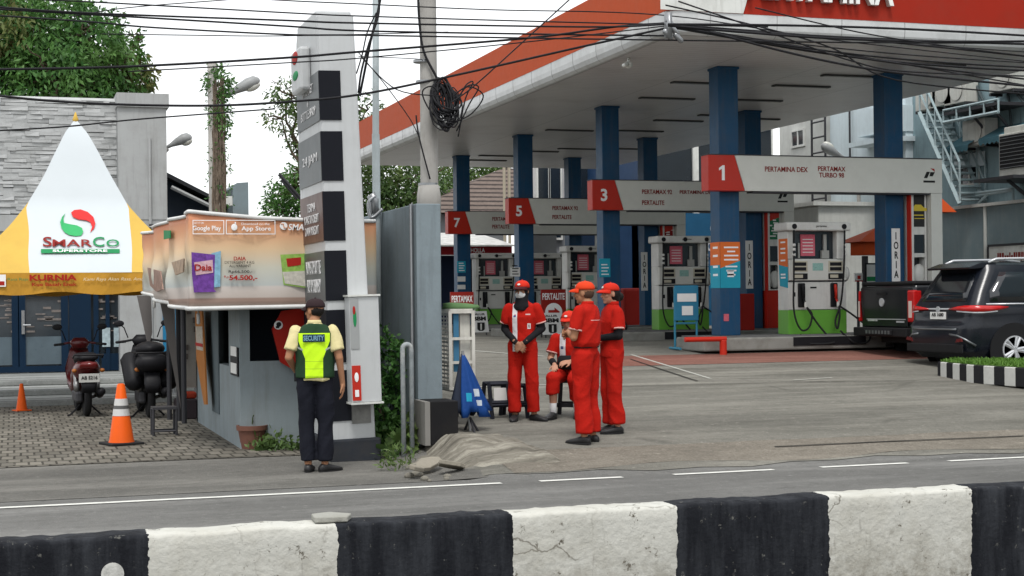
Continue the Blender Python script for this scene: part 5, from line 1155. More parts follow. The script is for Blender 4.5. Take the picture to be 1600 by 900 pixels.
b = MB(); b.add([(p.x - 2, Ys_ - .3, z1_ + .02), (q.x, Ys_ - .3, z1_ + .02), (q.x, Ys_ + 4, z1_ + .62), (p.x - 2, Ys_ + 4, z1_ + .62)], [(0, 1, 2, 3)]); b.build('roof_sheet', mat('stall_roof', (.45, .45, .43), .5, var=.7, vs=4), t, fixn=False, mods=(('SOLIDIFY', dict(thickness=.05)),))
b = MB(); b.box(p.x - 2, q.x, Ys_ + 1, Ys_ + 1.1, G0, z0_); b.build('back_wall', mat('interior_navy', (.012, .02, .045), .7), t)
lettering('RISHOLLA', ink_white, t, (atY(742, 392, Ys_).x, Ys_, (z0_ + z1_) / 2), XX, ZZ, w=atY(758, 392, Ys_).x - atY(727, 392, Ys_).x, h=.15, bold=.01)
# ---------------- trees ----------------
def cl(px, py, Y, rx, ry=None, rz=None): p = atY(px, py, Y); return ((p.x, p.y, p.z), (rx, ry or rx, rz or rx * .8))
Yt = 42.
tree('big dark green mango tree filling the upper left corner behind the stone wall', (atY(90, 200, Yt).x, Yt, 0),
     [cl(20, 60, Yt, 1.5), cl(70, 20, Yt + 1, 1.3), cl(60, 80, Yt, 1.5), cl(110, 60, Yt - .5, 1.5), cl(150, 90, Yt, 1.3), cl(170, 120, Yt, 1.1), cl(90, 130, Yt - 1, 1.4), cl(20, 130, Yt, 1.4), cl(140, 50, Yt, .85), cl(200, 130, Yt + .5, .6), cl(-40, 60, Yt, 1.6), cl(10, 5, Yt + 1, 1.1), cl(130, 140, Yt - .6, .9), cl(-40, 130, Yt, 1.4)],
     21000, .20, leaf_dark, .3, seed=3, droop=.9, name='mango_tree', extra=([cl(212, 125, Yt, .55), cl(10, 45, Yt - 1, .7), cl(205, 110, Yt, .4)], 1500, leaf_yel))
tree('thin twiggy tree top right of the mango tree', (atY(205, 200, Yt + 3).x, Yt + 3, 0), [cl(205, 75, Yt + 3, .5), cl(195, 95, Yt + 3, .6), cl(215, 60, Yt + 3, .25), cl(185, 62, Yt + 3, .3)], 420, .14, leaf_mid, .12, seed=5)
Yt = 60.
tree('sparse tree behind the top of the white pylon', (atY(500, 300, Yt).x, Yt, 0), [cl(455, 150, Yt, .9), cl(440, 185, Yt, .8), cl(480, 200, Yt, 1.), cl(570, 175, Yt, .9), cl(530, 190, Yt, 1.2), cl(462, 230, Yt, .5), cl(590, 195, Yt, .6), cl(505, 160, Yt, 1.1), cl(447, 160, Yt, .5)], 3600, .2, leaf_mid, .22, seed=8)
tree('bushy tree low behind pylon and kiosk roof', (atY(462, 330, 45).x, 45, 0), [cl(462, 300, 45, .8), cl(450, 325, 45, .8), cl(470, 280, 45, .6), cl(485, 310, 45, .8), cl(440, 330, 45, .5)], 3200, .16, leaf_dark, .12, seed=9)
tree('light green leafy tree under the canopy, left of sign 7', (atY(600, 330, 62).x, 62, 0), [cl(580, 290, 62, 1.6), cl(620, 285, 62, 1.6), cl(650, 300, 62, 1.6), cl(600, 320, 62, 1.5), cl(560, 300, 62, 1.4)], 6500, .25, leaf_mid, .2, seed=12)
tree('light green leafy tree under the canopy, above the tiled roof', (atY(720, 330, 66).x, 66, 0), [cl(690, 290, 66, 1.7), cl(730, 280, 66, 1.7), cl(770, 275, 66, 1.6), cl(700, 320, 66, 1.6), cl(800, 290, 66, 1.3), cl(745, 300, 66, 1.5)], 6500, .25, leaf_mid, .2, seed=13)
# ---------------- poles, lamps ----------------
con = mat('pole_concrete', (.34, .33, .31), .85, var=.12, dirt=.3, streak=.3)
Yp = 18.5
p0, p1 = atY(653 + 13, -300, Yp), atY(671, 300, Yp)
pole = thing('utility_pole', 'thick concrete utility pole with tangled cable coil, behind the grey wall', 'utility pole', (p1.x, Yp, 0))
b = MB(); pb = Vector((p1.x + .04, Yp, 0)); dirv = (p0 - p1)
zlist = [0, 1, p1.z, 4, 5, 6, 8, p0.z]; b.tube([Vector((p1.x + dirv.x * (z - p1.z) / dirv.z, Yp, z)) for z in zlist], [.125, .12, .112, .108, .105, .10, .092, .08], 18); b.build('shaft', con, pole, smooth=True)
q = atY(670, 303, Yp); b = MB(); b.tube([(q.x, Yp, q.z - .35), (q.x, Yp, q.z - .03), (q.x, Yp, q.z + .1), (q.x, Yp, q.z + .12)], [.15, .15, .13, .11], 18); b.build('collar', con, pole, smooth=True)
b = MB(); q2 = atY(669, 290, Yp); b.tube([(q2.x, Yp, q2.z), (q2.x, Yp, q2.z + .03)], .125, 18)
q3 = atY(664, 130, Yp); b.tube([(q3.x, Yp, q3.z), (q3.x, Yp, q3.z + .03)], .115, 18); q3 = atY(660, 98, Yp); b.tube([(q3.x, Yp, q3.z), (q3.x, Yp, q3.z + .03)], .115, 18); b.build('band', steel, pole)
cable = mat('cable_black', (.015, .015, .017), .6)
b = MB(); rg = random.Random(11); cc = atY(697, 160, Yp - .25)
for k in range(24):
    n_ = 22; ax, az = rg.uniform(.07, .17), rg.uniform(.14, .29); ox, oz = rg.uniform(-.08, .1), rg.uniform(-.12, .1); tl = rg.uniform(-.5, .5); ph = rg.uniform(0, 6)
    pts = []
    for i in range(n_):
        a = 2 * math.pi * i / n_ + ph; x = ax * math.cos(a); z = az * math.sin(a)
        pts.append((cc.x + ox + x * math.cos(tl) - z * math.sin(tl) * .4, cc.y + rg.uniform(-.015, .015) + .12 * math.sin(a) * rg.uniform(.5, 1), cc.z + oz + z * math.cos(tl) + x * math.sin(tl)))
    b.tube(pts, rg.choice([.008, .01, .012, .018]), 5, closed=True)
for (dx, dz, ex, ez) in ((.05, .05, .48, .10), (.08, -.05, .42, .2), (-.05, 0, -.3, .12), (.1, -.12, .35, .26)):
    hose(b, [(cc.x + dx, cc.y, cc.z + dz), (cc.x + (dx + ex) / 2, cc.y - .05, cc.z + (dz + ez) / 2 + .12), (cc.x + ex, cc.y, cc.z + ez), (cc.x + ex * .7, cc.y, cc.z + ez - .22), (cc.x + dx + .05, cc.y, cc.z + dz - .3)], .009)
tag(b.build('cable_coil', cable, smooth=True), 'tangled coil of black cable hung on the thick concrete pole', 'cable coil')
b = MB(); hose(b, [atY(653, -20, Yp - .14), atY(655, 30, Yp - .14), atY(662, 80, Yp - .14), atY(684, 125, Yp - .16), atY(690, 150, Yp - .2)], .016); hose(b, [atY(650, 180, Yp - .14), atY(655, 215, Yp - .14), atY(672, 280, Yp - .15)], .01); tag(b.build('drop_cable', cable, smooth=True), 'thick black cable sagging down the concrete pole to its coil', 'cable')
Yq = 17.4
p0, p1 = atY(587, -200, Yq), atY(588.5, 332, Yq)
t = thing('steel_pole', 'thin grey steel pole between white pylon and concrete pole', 'pole', (p1.x, Yq, 0))
b = MB(); b.tube([(p1.x, Yq, 0), (p1.x, Yq, 2), (p1.x, Yq, atY(588, 210, Yq).z), (p1.x, Yq, atY(588, 209, Yq).z), (p0.x, Yq, p0.z)], [.05, .048, .046, .040, .036], 12); b.build('shaft', mat('pole_grey', (.30, .34, .35), .5, dirt=.3), t, smooth=True)
q = atY(585, 320, Yq); b = MB(); b.tube([(q.x, Yq, q.z - .1), (q.x, Yq, q.z + .06), (q.x - .04, Yq, q.z + .12)], .06, 8); hose(b, [(q.x, Yq - .05, q.z + .1), (q.x - .08, Yq - .05, q.z + .02), (q.x - .05, Yq - .05, q.z - .15), (q.x + .08, Yq - .06, q.z - .05)], .02); b.build('clamp', steel, t, smooth=True)
# vine-covered street lamp
Yv = 30.
q = atY(340, 300, Yv); qt = atY(341, 105, Yv)
t = thing('street_lamp', 'street lamp on a pole swallowed by climbing vines', 'street lamp', (q.x, Yv, 0), 0, 'street lamps')
b = MB(); b.tube([(q.x - .08, Yv, 0), (q.x - .08, Yv, qt.z + .1)], .09, 10); b.build('pole', con, t, smooth=True)
b = MB(); rg = random.Random(6)
for k in range(48):
    x = rg.uniform(-.10, .13); pts = [(q.x + x + rg.uniform(-.03, .03), Yv - .1 + rg.uniform(-.04, .08), z) for z in np.linspace(.1, qt.z - .2 - rg.random() * .8, 14)]; b.tube(pts, rg.uniform(.010, .022), 5)
b.build('vine_stems', mat('dry_vine', (.14, .11, .085), .9, var=.5, vs=10), t)
V, Fq = leaves([((qt.x, Yv, qt.z - .3), (.24, .24, .28)), ((qt.x, Yv, qt.z - .75), (.2, .2, .4)), ((qt.x + .02, Yv, qt.z - 1.1), (.18, .18, .25))], 1500, .10, .6, 4); leaf_obj('vine_leaves', V, Fq, leaf_dark, t)
V, Fq = leaves([((qt.x, Yv, qt.z - 2.2), (.2, .15, 1.1))], 700, .075, .6, 14); leaf_obj('vine_leaves', V, Fq, leaf_dark, t)
def lamp_head(par, a, c, Y, m_=None):
    p, q = atY(*a, Y), atY(*c, Y); d = (q - p); L = d.length; d.normalize(); up = Vector((-d.z, 0, d.x)); b = MB(); secs = []
    for f, w, h in ((0, .03, .03), (.25, .045, .05), (.45, .09, .085), (.7, .14, .12), (.9, .12, .11), (1, .04, .04)): secs.append((p + d * L * f + up * (.02 * math.sin(f * 3)), YY * w, up * h))
    b.loft(secs, 0, 14); hd = b.build('lamp_head', mat('lamp_grey', (.26, .27, .27), .45, dirt=.2), par, smooth=True)
    b = MB(); g_ = p + d * L * .78 - up * .07; M_ = Matrix((d, YY, up)).transposed(); b.ell(g_, (L * .2, .1, .08), rot=M_); b.build('lens', mat('lens_pale', (.55, .55, .5), .2), hd, smooth=True)
lamp_head(t, (348, 153), (405, 124), Yv)
b = MB(); p = atY(262, 262, YB + 2); t = thing('street_lamp', 'street lamp head sticking out behind the right edge of the grey shop', 'street lamp', (p.x - .5, YB + 2, 0), 0, 'street lamps')
b.tube([(p.x - .4, YB + 2, 0), (p.x - .4, YB + 2, 4.6), (p.x, YB + 2, atY(262, 232, YB + 2).z)], .05); b.build('pole', con, t); lamp_head(t, (258, 232), (299, 213), YB + 2)
# lamp head near sign 1, behind
q = atX(1300, 240, XR - 1); t = thing('street_lamp', 'street lamp head behind the off-white building, above sign 1', 'street lamp', (q.x, q.y, .7), 0, 'street lamps')
p0, p1 = atY(1325, 250, q.y), atY(1285, 226, q.y); b = MB(); b.tube([(p0.x + .3, q.y, .7), (p0.x + .3, q.y, p0.z - .1), (p0.x, q.y, p0.z)], .05); b.build('pole', con, t); lamp_head(t, (1325, 250), (1284, 226), q.y)
# small leaning board behind the pylon, on the left
p, q = atY(436, 272, 40), atY(464, 304, 40); b = MB(); b.tube([p, q, q + (q - p) * .5], .05, 6); b.tube([p + Vector((.05, 0, -.15)), q + Vector((0, 0, -.12))], .03, 6); b.tube([q + (q - p) * .3, Vector((q.x + .4, 40, 0))], .06)
tag(b.build('signal_arm', dark_steel), 'dark slanting bracket on a post just left of the pylon', 'bracket')
# ---------------- overhead cables ----------------
wires = [
 (14.0, .007, [(-40, 0), (80, 0), (450, 20), (560, 25), (860, 34), (1200, 42)]), (14.2, .006, [(400, -2), (470, 2), (560, 6), (760, 15), (1040, 24), (1300, 62), (1640, 100)]),
 (13.9, .009, [(-40, 8), (130, 20), (450, 32), (560, 36), (920, 42), (1040, 38)]), (14.1, .009, [(-40, 12), (200, 26), (450, 41), (560, 48), (820, 53), (1050, 56)]),
 (13.8, .008, [(-40, 22), (140, 34), (240, 43), (450, 54), (560, 55), (860, 60), (1300, 66), (1640, 68)]), (14.3, .005, [(110, 26), (200, 12), (350, 0), (420, -6)]),
 (14.4, .005, [(160, 53), (300, 55), (450, 56), (700, 50)]),
 (14.0, .011, [(-40, 109), (200, 104), (450, 90), (560, 81), (830, 59), (960, 42), (1045, 36)]), (14.2, .006, [(200, 112), (450, 98), (560, 91), (800, 68), (1045, 40)]),
 (14.0, .011, [(-40, 145), (60, 156), (180, 163), (330, 165), (450, 159), (560, 148), (700, 120), (900, 75), (1045, 43)]), (14.3, .007, [(-40, 206), (100, 198), (220, 186), (430, 170)]),
 (17.0, .008, [(900, -10), (810, 72), (740, 135), (705, 160)]), (17.2, .006, [(560, 82), (600, 130), (640, 185), (655, 215)]), (17.1, .007, [(565, 90), (620, 140), (690, 150)]),
 (17.3, .005, [(560, 88), (650, 92), (660, 95)])]
ends = [(58, 1640, .012), (64, 1640, .012), (70, 1640, .012), (92, 1640, .009), (107, 1640, .01), (128, 1640, .01), (140, 1640, .008), (112, 1640, .012), (100, 1640, .007), (84, 1640, .006)]
rg = random.Random(2)
for k, (ye, xe_, r) in enumerate(ends):
    y0 = 38 + (k % 3) * 2; pts = [(1044, y0)]
    for i in range(1, 6): f = i / 5; pts.append((1044 + (xe_ - 1044) * f, y0 + (ye - y0) * f + 22 * math.sin(math.pi * f) * ((k * 37 % 10) / 10 - .25)))
    wires.append((13.6 + .1 * k, r, pts))
wires += [(13.7, .008, [(1060, 2), (1200, 50), (1330, 95), (1420, 112), (1640, 120)]), (13.9, .008, [(1040, 8), (1180, 40), (1300, 75), (1400, 125), (1640, 150)]), (13.5, .007, [(1180, 12), (1340, 50), (1480, 72), (1640, 92)]), (13.6, .012, [(1110, 50), (1240, 84), (1360, 108), (1480, 122), (1640, 138)])]
for Y, r, pts in wires:
    b = MB(); P = [atY(x, y, Y) for x, y in pts]; hose(b, P, r); tag(b.build('overhead_cable', cable, smooth=True), 'black overhead cable strung across the sky above the street', 'cable', 'overhead cables strung along the street')
b = MB(); hose(b, [atY(598, -20, 16.9), atY(590, 20, 16.9), atY(580, 60, 16.9), atY(572, 100, 16.9), atY(562, 150, 16.9)], .014); hose(b, [atY(590, -20, 16.85), atY(592, 20, 16.85), atY(576, 70, 16.85), atY(565, 110, 16.85), atY(560, 145, 16.85)], .012); hose(b, [atY(588, 20, 16.87), atY(574, 50, 16.87), atY(566, 85, 16.87), atY(557, 115, 16.87)], .008)
tag(b.build('twisted_cable', cable, smooth=True), 'bundle of twisted black cables dropping steeply past the top of the pylon', 'cable')
b = MB(); q = atY(1044, 40, 13.8); [b.cap((q.x + dx, 13.8, q.z + dz), (q.x + dx + .05, 13.8, q.z + dz - .05), .03) for dx, dz in ((0, .05), (.04, -.02), (-.03, -.06), (.08, -.09))]; b.box(q.x - .02, q.x + .02, 13.75, 13.85, q.z - .12, q.z + .12)
tag(b.build('cable_clamp', steel, smooth=True), 'cluster of cable clamps where the cables meet at the canopy corner', 'cable clamp')
q = atZ(982, 92, SZ - .02); b = MB(); b.ell((q.x, q.y, SZ - .12), (.07, .07, .07)); b.tube([(q.x, q.y, SZ - .1), (q.x, q.y, SZ)], .03); b.cap((q.x - .05, q.y - .05, SZ - .12), (q.x - .14, q.y - .14, SZ - .16), .04); tag(b.build('security_camera', white_paint, smooth=True), 'small white security camera hanging under the canopy near its corner', 'camera')
# ---------------- vehicles ----------------
def carpaint(name, col):
    m, n, b = nodes_of(name, .25, .0); b.inputs['Base Color'].default_value = (*col, 1); b.inputs['Coat Weight'].default_value = .12; b.inputs['Coat Roughness'].default_value = .08; b.inputs['Specular IOR Level'].default_value = .3
    v = coords(n); c = mixc(n, math_(n, 'MULTIPLY', ramp(n, noise(n, v, 2.5, 7, .7), .45, .8), .15), col, (.05, .05, .05)); n.links.new(c, b.inputs['Base Color']); return m
suv_paint = carpaint('paint_midnight', (.006, .008, .013)); pick_paint = carpaint('paint_graphite', (.010, .011, .013))
tail_red = mat('tail_light_red', (.45, .012, .012), .15, var=.3, vs=20); chrome = mat('chrome', (.55, .56, .58), .3, .45); trim_black = mat('trim_black', (.015, .015, .016), .6)
def ring(z, xr_, xf_, w, r, n=7):
    pts = []
    for cx, cy, a0 in ((xf_ - r, w - r, 0), (xr_ + r, w - r, 90), (xr_ + r, -w + r, 180), (xf_ - r, -w + r, 270)):
        for k in range(n): a = R(a0 + 90 * k / (n - 1)); pts.append((cx + r * math.cos(a), cy + r * math.sin(a), z))
    return pts
def lerp_tab(T, z, i):
    if z <= T[0][0]: return T[0][i]
    for a, c in zip(T, T[1:]):
        if z <= c[0]: f = (z - a[0]) / (c[0] - a[0]); f = f; return a[i] + (c[i] - a[i]) * f
    return T[-1][i]
def vloft(T, zs):
    """stack of rounded-rectangle rings; T rows: z, x rear, x front, half width, corner radius"""
    b = MB(); rings = [ring(z, *[lerp_tab(T, z, i) for i in (1, 2, 3, 4)]) for z in zs]; n = len(rings[0])
    b.add([p for r_ in rings for p in r_], [(i * n + k, i * n + (k + 1) % n, (i + 1) * n + (k + 1) % n, (i + 1) * n + k) for i in range(len(rings) - 1) for k in range(n)] + [tuple(range(n)), tuple((len(rings) - 1) * n + k for k in range(n))]); return b
def cut_wheels(o, xs, r, w):
    for x in xs:
        for s in (-1, 1):
            b = MB(); b.lathe([(r, s * (w - .32)), (r, s * (w + .2))], (x, 0, r * .86), 28, axis='y'); c = b.build('cutter', trim_black, None, world=False)
            md = o.modifiers.new('arch', 'BOOLEAN'); md.object = c; md.operation = 'DIFFERENCE'; md.solver = 'EXACT'
    bpy.context.view_layer.update(); me = bpy.data.meshes.new_from_object(o.evaluated_get(bpy.context.evaluated_depsgraph_get()))
    cs = [md.object for md in o.modifiers]; o.modifiers.clear(); old = o.data; o.data = me
    for c in cs: bpy.data.objects.remove(c)
def wheel(par, x, y, r, s, rim_m):
    b = MB(); b.lathe([(r * .62, -.11), (r * .9, -.115), (r * .985, -.09), (r, -.05), (r, .05), (r * .985, .09), (r * .9, .115), (r * .62, .11)], (x, y, r), 32, axis='y'); w_ = b.build('wheel', rubber, par, smooth=True, world=False)
    b = MB(); f = y + s * .122
    b.lathe([(r * .66, -.012), (r * .66, .012), (r * .6, .012), (r * .6, -.012)], (x, f, r), 32, axis='y'); b.lathe([(r * .16, -.02), (r * .14, .02)], (x, f, r), 16, axis='y')
    for k in range(10):
        a = 2 * math.pi * (k // 2) / 5 + (.16 if k % 2 else -.16); c_, s_ = math.cos(a), math.sin(a)
        b.tube([(x + c_ * r * .1, f, r + s_ * r * .1), (x + math.cos(a * 1) * r * .62, f, r + math.sin(a) * r * .62)], r * .085, 6)
    b.build('rim', rim_m, w_, world=False, smooth=False)
    b = MB(); b.lathe([(r * .6, -.02), (r * .6, .0)], (x, y + s * .04, r), 24, axis='y'); b.build('brake_disc', trim_black, w_, world=False)
# --- the people carrier at the right edge ---
SX, SY = 15.3, 21.9
suv = thing('people_carrier', 'shiny black people carrier with red tail lights cut by the right picture edge', 'car', (SX, SY, .43))
T = [(.20, -.70, 3.55, .80, .25), (.32, -.86, 3.75, .87, .28), (.55, -.90, 3.82, .90, .30), (.72, -.88, 3.80, .905, .28), (.82, -.80, 3.70, .90, .24), (1.0, -.78, 3.2, .905, .22), (1.08, -.74, 2.4, .88, .2), (1.3, -.62, 1.95, .80, .2), (1.62, -.42, 1.3, .69, .22), (1.72, -.40, 1.1, .64, .25), (1.76, -.2, .8, .52, .3)]
b = vloft(T, [.20, .26, .32, .4, .5, .6, .68, .72, .76, .82, .9, 1.0, 1.04, 1.08, 1.16, 1.3, 1.45, 1.62, 1.68, 1.72, 1.745, 1.76]); body = b.build('body', suv_paint, suv, world=False, smooth=True)
cut_wheels(body, (0, 2.85), .385, .90)
body.data.polygons.foreach_set('use_smooth', [True] * len(body.data.polygons)); md = body.modifiers.new('es', 'EDGE_SPLIT'); md.split_angle = R(35)
def side_pt(x, z, s, e): return (x, s * (lerp_tab(T, z, 3) + e), z)
def rear_pt(y, z, e, TT=None): TT = TT or T; return (lerp_tab(TT, z, 1) - e, y, z)
def sheet_side(name, m, quad_rows, s, e, par, th=.006):
    """rows of (z, x0, x1)"""
    b = MB(); V = []
    for z, x0, x1 in quad_rows:
        for k in range(5): V.append(side_pt(x0 + (x1 - x0) * k / 4, z, s, e))
    b.add(V, [(i * 5 + k, i * 5 + k + 1, (i + 1) * 5 + k + 1, (i + 1) * 5 + k) for i in range(len(quad_rows) - 1) for k in range(4)])
    return b.build(name, m, par, world=False, smooth=True, fixn=False, mods=(('SOLIDIFY', dict(thickness=th, offset=0)),))
def sheet_rear(name, m, rows, e, par, TT=None, th=.006, curve=.0):
    b = MB(); V = []; n = 8
    for z, y0, y1 in rows:
        for k in range(n + 1): y = y0 + (y1 - y0) * k / n; p = rear_pt(y, z, e, TT); V.append((p[0] + curve * (y / .9) ** 4, y, z))
    b.add(V, [(i * (n + 1) + k, i * (n + 1) + k + 1, (i + 1) * (n + 1) + k + 1, (i + 1) * (n + 1) + k) for i in range(len(rows) - 1) for k in range(n)])
    return b.build(name, m, par, world=False, smooth=True, fixn=False, mods=(('SOLIDIFY', dict(thickness=th, offset=0)),))
car_glass = mat('car_glass', (.008, .010, .013), .06, var=.2, spec=.8)
for s in (-1, 1):
    sheet_side('side_window', car_glass, [(1.12, -.42, .35), (1.3, -.38, .38), (1.45, -.22, .4), (1.60, -.12, .42)], s, .004, suv)
    sheet_side('side_window', car_glass, [(1.12, .45, 1.3), (1.3, .47, 1.3), (1.6, .5, 1.05)], s, .004, suv)
    sheet_side('side_window', car_glass, [(1.12, 1.38, 2.1), (1.3, 1.38, 1.75), (1.6, 1.15, 1.25)], s, .004, suv)
    sheet_side('belt_trim', chrome, [(1.075, -.5, 2.1), (1.095, -.5, 2.1)], s, .006, suv)
    b = MB(); b.tube([(-.25, s * .60, 1.76), (-.1, s * .60, 1.815), (.9, s * .58, 1.83), (1.2, s * .56, 1.79)], .022, 8); b.build('roof_rail', chrome, suv, world=False, smooth=True)
    b = MB(); b.lathe([(.395, -.01), (.45, -.01), (.45, .012), (.395, .012)], (0, s * .905, .33), 40, axis='y'); b.xf(Matrix.Identity(4)); a_ = b.build('wheel_arch', trim_black, suv, world=False)
    b = MB(); b.box(.45, 2.4, s * .89 - .03, s * .89 + .03, .2, .36); b.build('sill', trim_black, suv, world=False, bevel=.02)
    b = MB(); b.ell((1.95, s * 1.0, 1.12), (.08, .12, .07)); b.build('wing_mirror', suv_paint, suv, world=False, smooth=True)
    b = MB(); b.box(1.1, 1.3, s * .905 - .012, s * .905 + .02, .93, .96); b.build('door_handle', suv_paint, suv, world=False, bevel=.008)
    for x in (0, 2.85): wheel(suv, x, s * .80, .345, s, chrome)
    # tail light: wraps from the tailgate to the flank
    TL = tail_red
    b = MB(); z0_, z1_ = .98, 1.06
    P = [(-.80, s * .30), (-.81, s * .55), (-.79, s * .72), (-.72, s * .86), (-.55, s * .915), (-.3, s * .918), (-.12, s * .915)]
    lo = [.995, .985, .975, .965, .965, .985, 1.02]; hi = [1.01, 1.045, 1.06, 1.065, 1.06, 1.055, 1.04]
    V = [(x - .004, y, l) for (x, y), l in zip(P, lo)] + [(x - .004 + .02, y * .995, h) for (x, y), h in zip(P, hi)]; n = len(P)
    b.add(V, [(i, i + 1, n + i + 1, n + i) for i in range(n - 1)]); b.build('tail_light', TL, suv, world=False, smooth=True, fixn=False, mods=(('SOLIDIFY', dict(thickness=.03, offset=0)),))
    b = MB(); V = [(x - .012, y * 1.003, l - .022) for (x, y), l in zip(P, lo)] + [(x - .012, y * 1.003, l - .004) for (x, y), l in zip(P, lo)]
    b.add(V, [(i, i + 1, n + i + 1, n + i) for i in range(1, n - 2)]); b.build('light_trim', chrome, suv, world=False, fixn=False, mods=(('SOLIDIFY', dict(thickness=.012, offset=0)),))
    b = MB(); b.prism([(s * .62, .47), (s * .80, .49), (s * .78, .54), (s * .66, .53)], 'x', -.905, -.885); b.build('reflector', mat('reflector', (.10, .01, .01), .3), suv, world=False)
    b = MB(); b.tube([(-.895, s * .45, .60), (-.88, s * .66, .58), (-.84, s * .80, .52), (-.70, s * .89, .42)], .018, 6); b.build('bumper_trim', mat('silver_trim', (.20, .21, .22), .35, .7), suv, world=False, smooth=True)
sheet_rear('rear_window', car_glass, [(1.13, -.66, .66), (1.3, -.62, .62), (1.45, -.58, .58), (1.6, -.52, .52)], .006, suv)
b = MB(); b.prism([(-.62, 1.68), (-.38, 1.76), (-.1, 1.765), (-.1, 1.70), (-.42, 1.66), (-.6, 1.65)], 'y', -.60, .60); b.build('spoiler', suv_paint, suv, world=False, bevel=.01)
b = MB(); b.tube([(-.70, .1, 1.14), (-.70, -.2, 1.16), (-.69, -.25, 1.17)], .012); b.build('rear_wiper', trim_black, suv, world=False)
sheet_rear('tailgate_trim', chrome, [(.995, -.32, .32), (1.02, -.32, .32)], .012, suv)
b = MB(); b.lathe([(.05, -.815), (.05, -.80)], (0, 0, 1.0), 18, axis='x'); b.build('emblem', chrome, suv, world=False)
b = MB(); b.box(-.815, -.80, -.22, .22, .84, .96); pl = b.build('number_plate', paper_white, suv, world=False)
lettering('AB 1680', ink_black, pl, (-.815, 0, .915), -YY, ZZ, w=.34, h=.06, world=False, bold=.02)
b = MB(); b.box(-.90, -.87, -.8, .8, .30, .44); b.build('bumper_insert', trim_black, suv, world=False, bevel=.02)
sheet_rear('bumper_band', mat('silver_trim', (.20, .21, .22), .35, .7), [(.665, -.62, .62), (.695, -.62, .62)], .012, suv, curve=.05)
# --- pickup beyond it ---
pk = thing('pickup_truck', 'dark grey pickup truck seen from behind, left of the people carrier', 'car', (15.85, 24.05, .52))
TB = [(.52, -.95, 1.2, .86, .08), (.62, -.98, 1.2, .90, .08), (1.0, -1.0, 1.2, .92, .07), (1.28, -1.0, 1.2, .91, .07), (1.32, -.98, 1.2, .89, .06)]
b = vloft(TB, [.52, .57, .62, .8, 1.0, 1.15, 1.28, 1.30, 1.32]); bd = b.build('cargo_bed', pick_paint, pk, world=False, smooth=True); cut_wheels(bd, (0,), .41, .92); md = bd.modifiers.new('es', 'EDGE_SPLIT'); md.split_angle = R(35); bd.data.polygons.foreach_set('use_smooth', [True] * len(bd.data.polygons))
b = MB(); b.box(-.99, 1.18, -.88, .88, 1.325, 1.40); b.build('bed_cover', trim_black, pk, world=False, bevel=.04, seg=3)
TC = [(.45, 1.22, 4.0, .88, .2), (.9, 1.22, 4.1, .92, .25), (1.1, 1.22, 3.9, .9, .25), (1.2, 1.24, 2.9, .86, .2), (1.5, 1.35, 2.5, .76, .2), (1.72, 1.5, 2.2, .68, .2), (1.76, 1.65, 2.0, .55, .2)]
b = vloft(TC, [.45, .7, .9, 1.0, 1.1, 1.15, 1.2, 1.35, 1.5, 1.65, 1.72, 1.76]); cb = b.build('cab', pick_paint, pk, world=False, smooth=True); cut_wheels(cb, (3.1,), .41, .92); cb.data.polygons.foreach_set('use_smooth', [True] * len(cb.data.polygons)); md = cb.modifiers.new('es', 'EDGE_SPLIT'); md.split_angle = R(35)
sheet_rear('rear_window', car_glass, [(1.22, -.6, .6), (1.5, -.56, .56), (1.66, -.5, .5)], .006, pk, TC)
b = MB(); b.box(-1.012, -1.0, -.70, .70, .60, 1.25); tg = b.build('tailgate', pick_paint, pk, world=False, bevel=.01)
b = MB(); b.box(-1.02, -1.012, -.64, .64, .72, .735); b.box(-1.02, -1.012, -.60, -.35, .67, .70); b.box(-1.02, -1.01, .28, .6, .69, .72); b.build('tailgate_badge', chrome, tg, world=False)
b = MB(); b.lathe([(.075, -1.03), (.075, -1.012)], (0, .12, 1.03), 20, axis='x'); b.build('emblem', chrome, tg, world=False)
b = MB(); b.box(-1.035, -1.012, -.02, .26, 1.16, 1.20); b.build('tailgate_handle', trim_black, tg, world=False)
for s in (-1, 1):
    b = MB(); b.box(-1.02, -.86, s * .81 - (.11 if s < 0 else -.08), s * .81 + .115, .68, 1.24); tl_ = b.build('tail_light', tail_red, pk, world=False, bevel=.03, seg=3)
    b = MB(); b.box(-1.026, -1.018, s * .80 - .05 + (.12 if s > 0 else 0), s * .80 + (.05 if s < 0 else .12), .76, 1.05); b.build('reverse_lamp', mat('lamp_clear', (.6, .5, .45), .2), tl_, world=False)
    for x in (0, 3.1): wheel(pk, x, s * .78, .38, s, chrome)
    b = MB(); b.box(.30, .36, s * .8 - .13, s * .8 + .13, .12, .5); b.box(-.45, -.41, s * .8 - .13, s * .8 + .13, .2, .6); b.build('mudguard', trim_black, pk, world=False)
b = MB(); b.box(-1.16, -1.0, -.88, .88, .42, .58); b.box(-1.20, -1.16, -.45, .45, .44, .55); bp2 = b.build('rear_bumper', trim_black, pk, world=False, bevel=.02)
b = MB()
for k in range(8): b.box(-1.206, -1.2, -.42 + k * .105, -.36 + k * .105, .47, .53)
b.build('bumper_step', mat('silver_trim', (.20, .21, .22), .35, .7), bp2, world=False)
b = MB(); b.box(-.8, 1.2, -.5, .5, .3, .5); b.build('chassis', trim_black, pk, world=False)
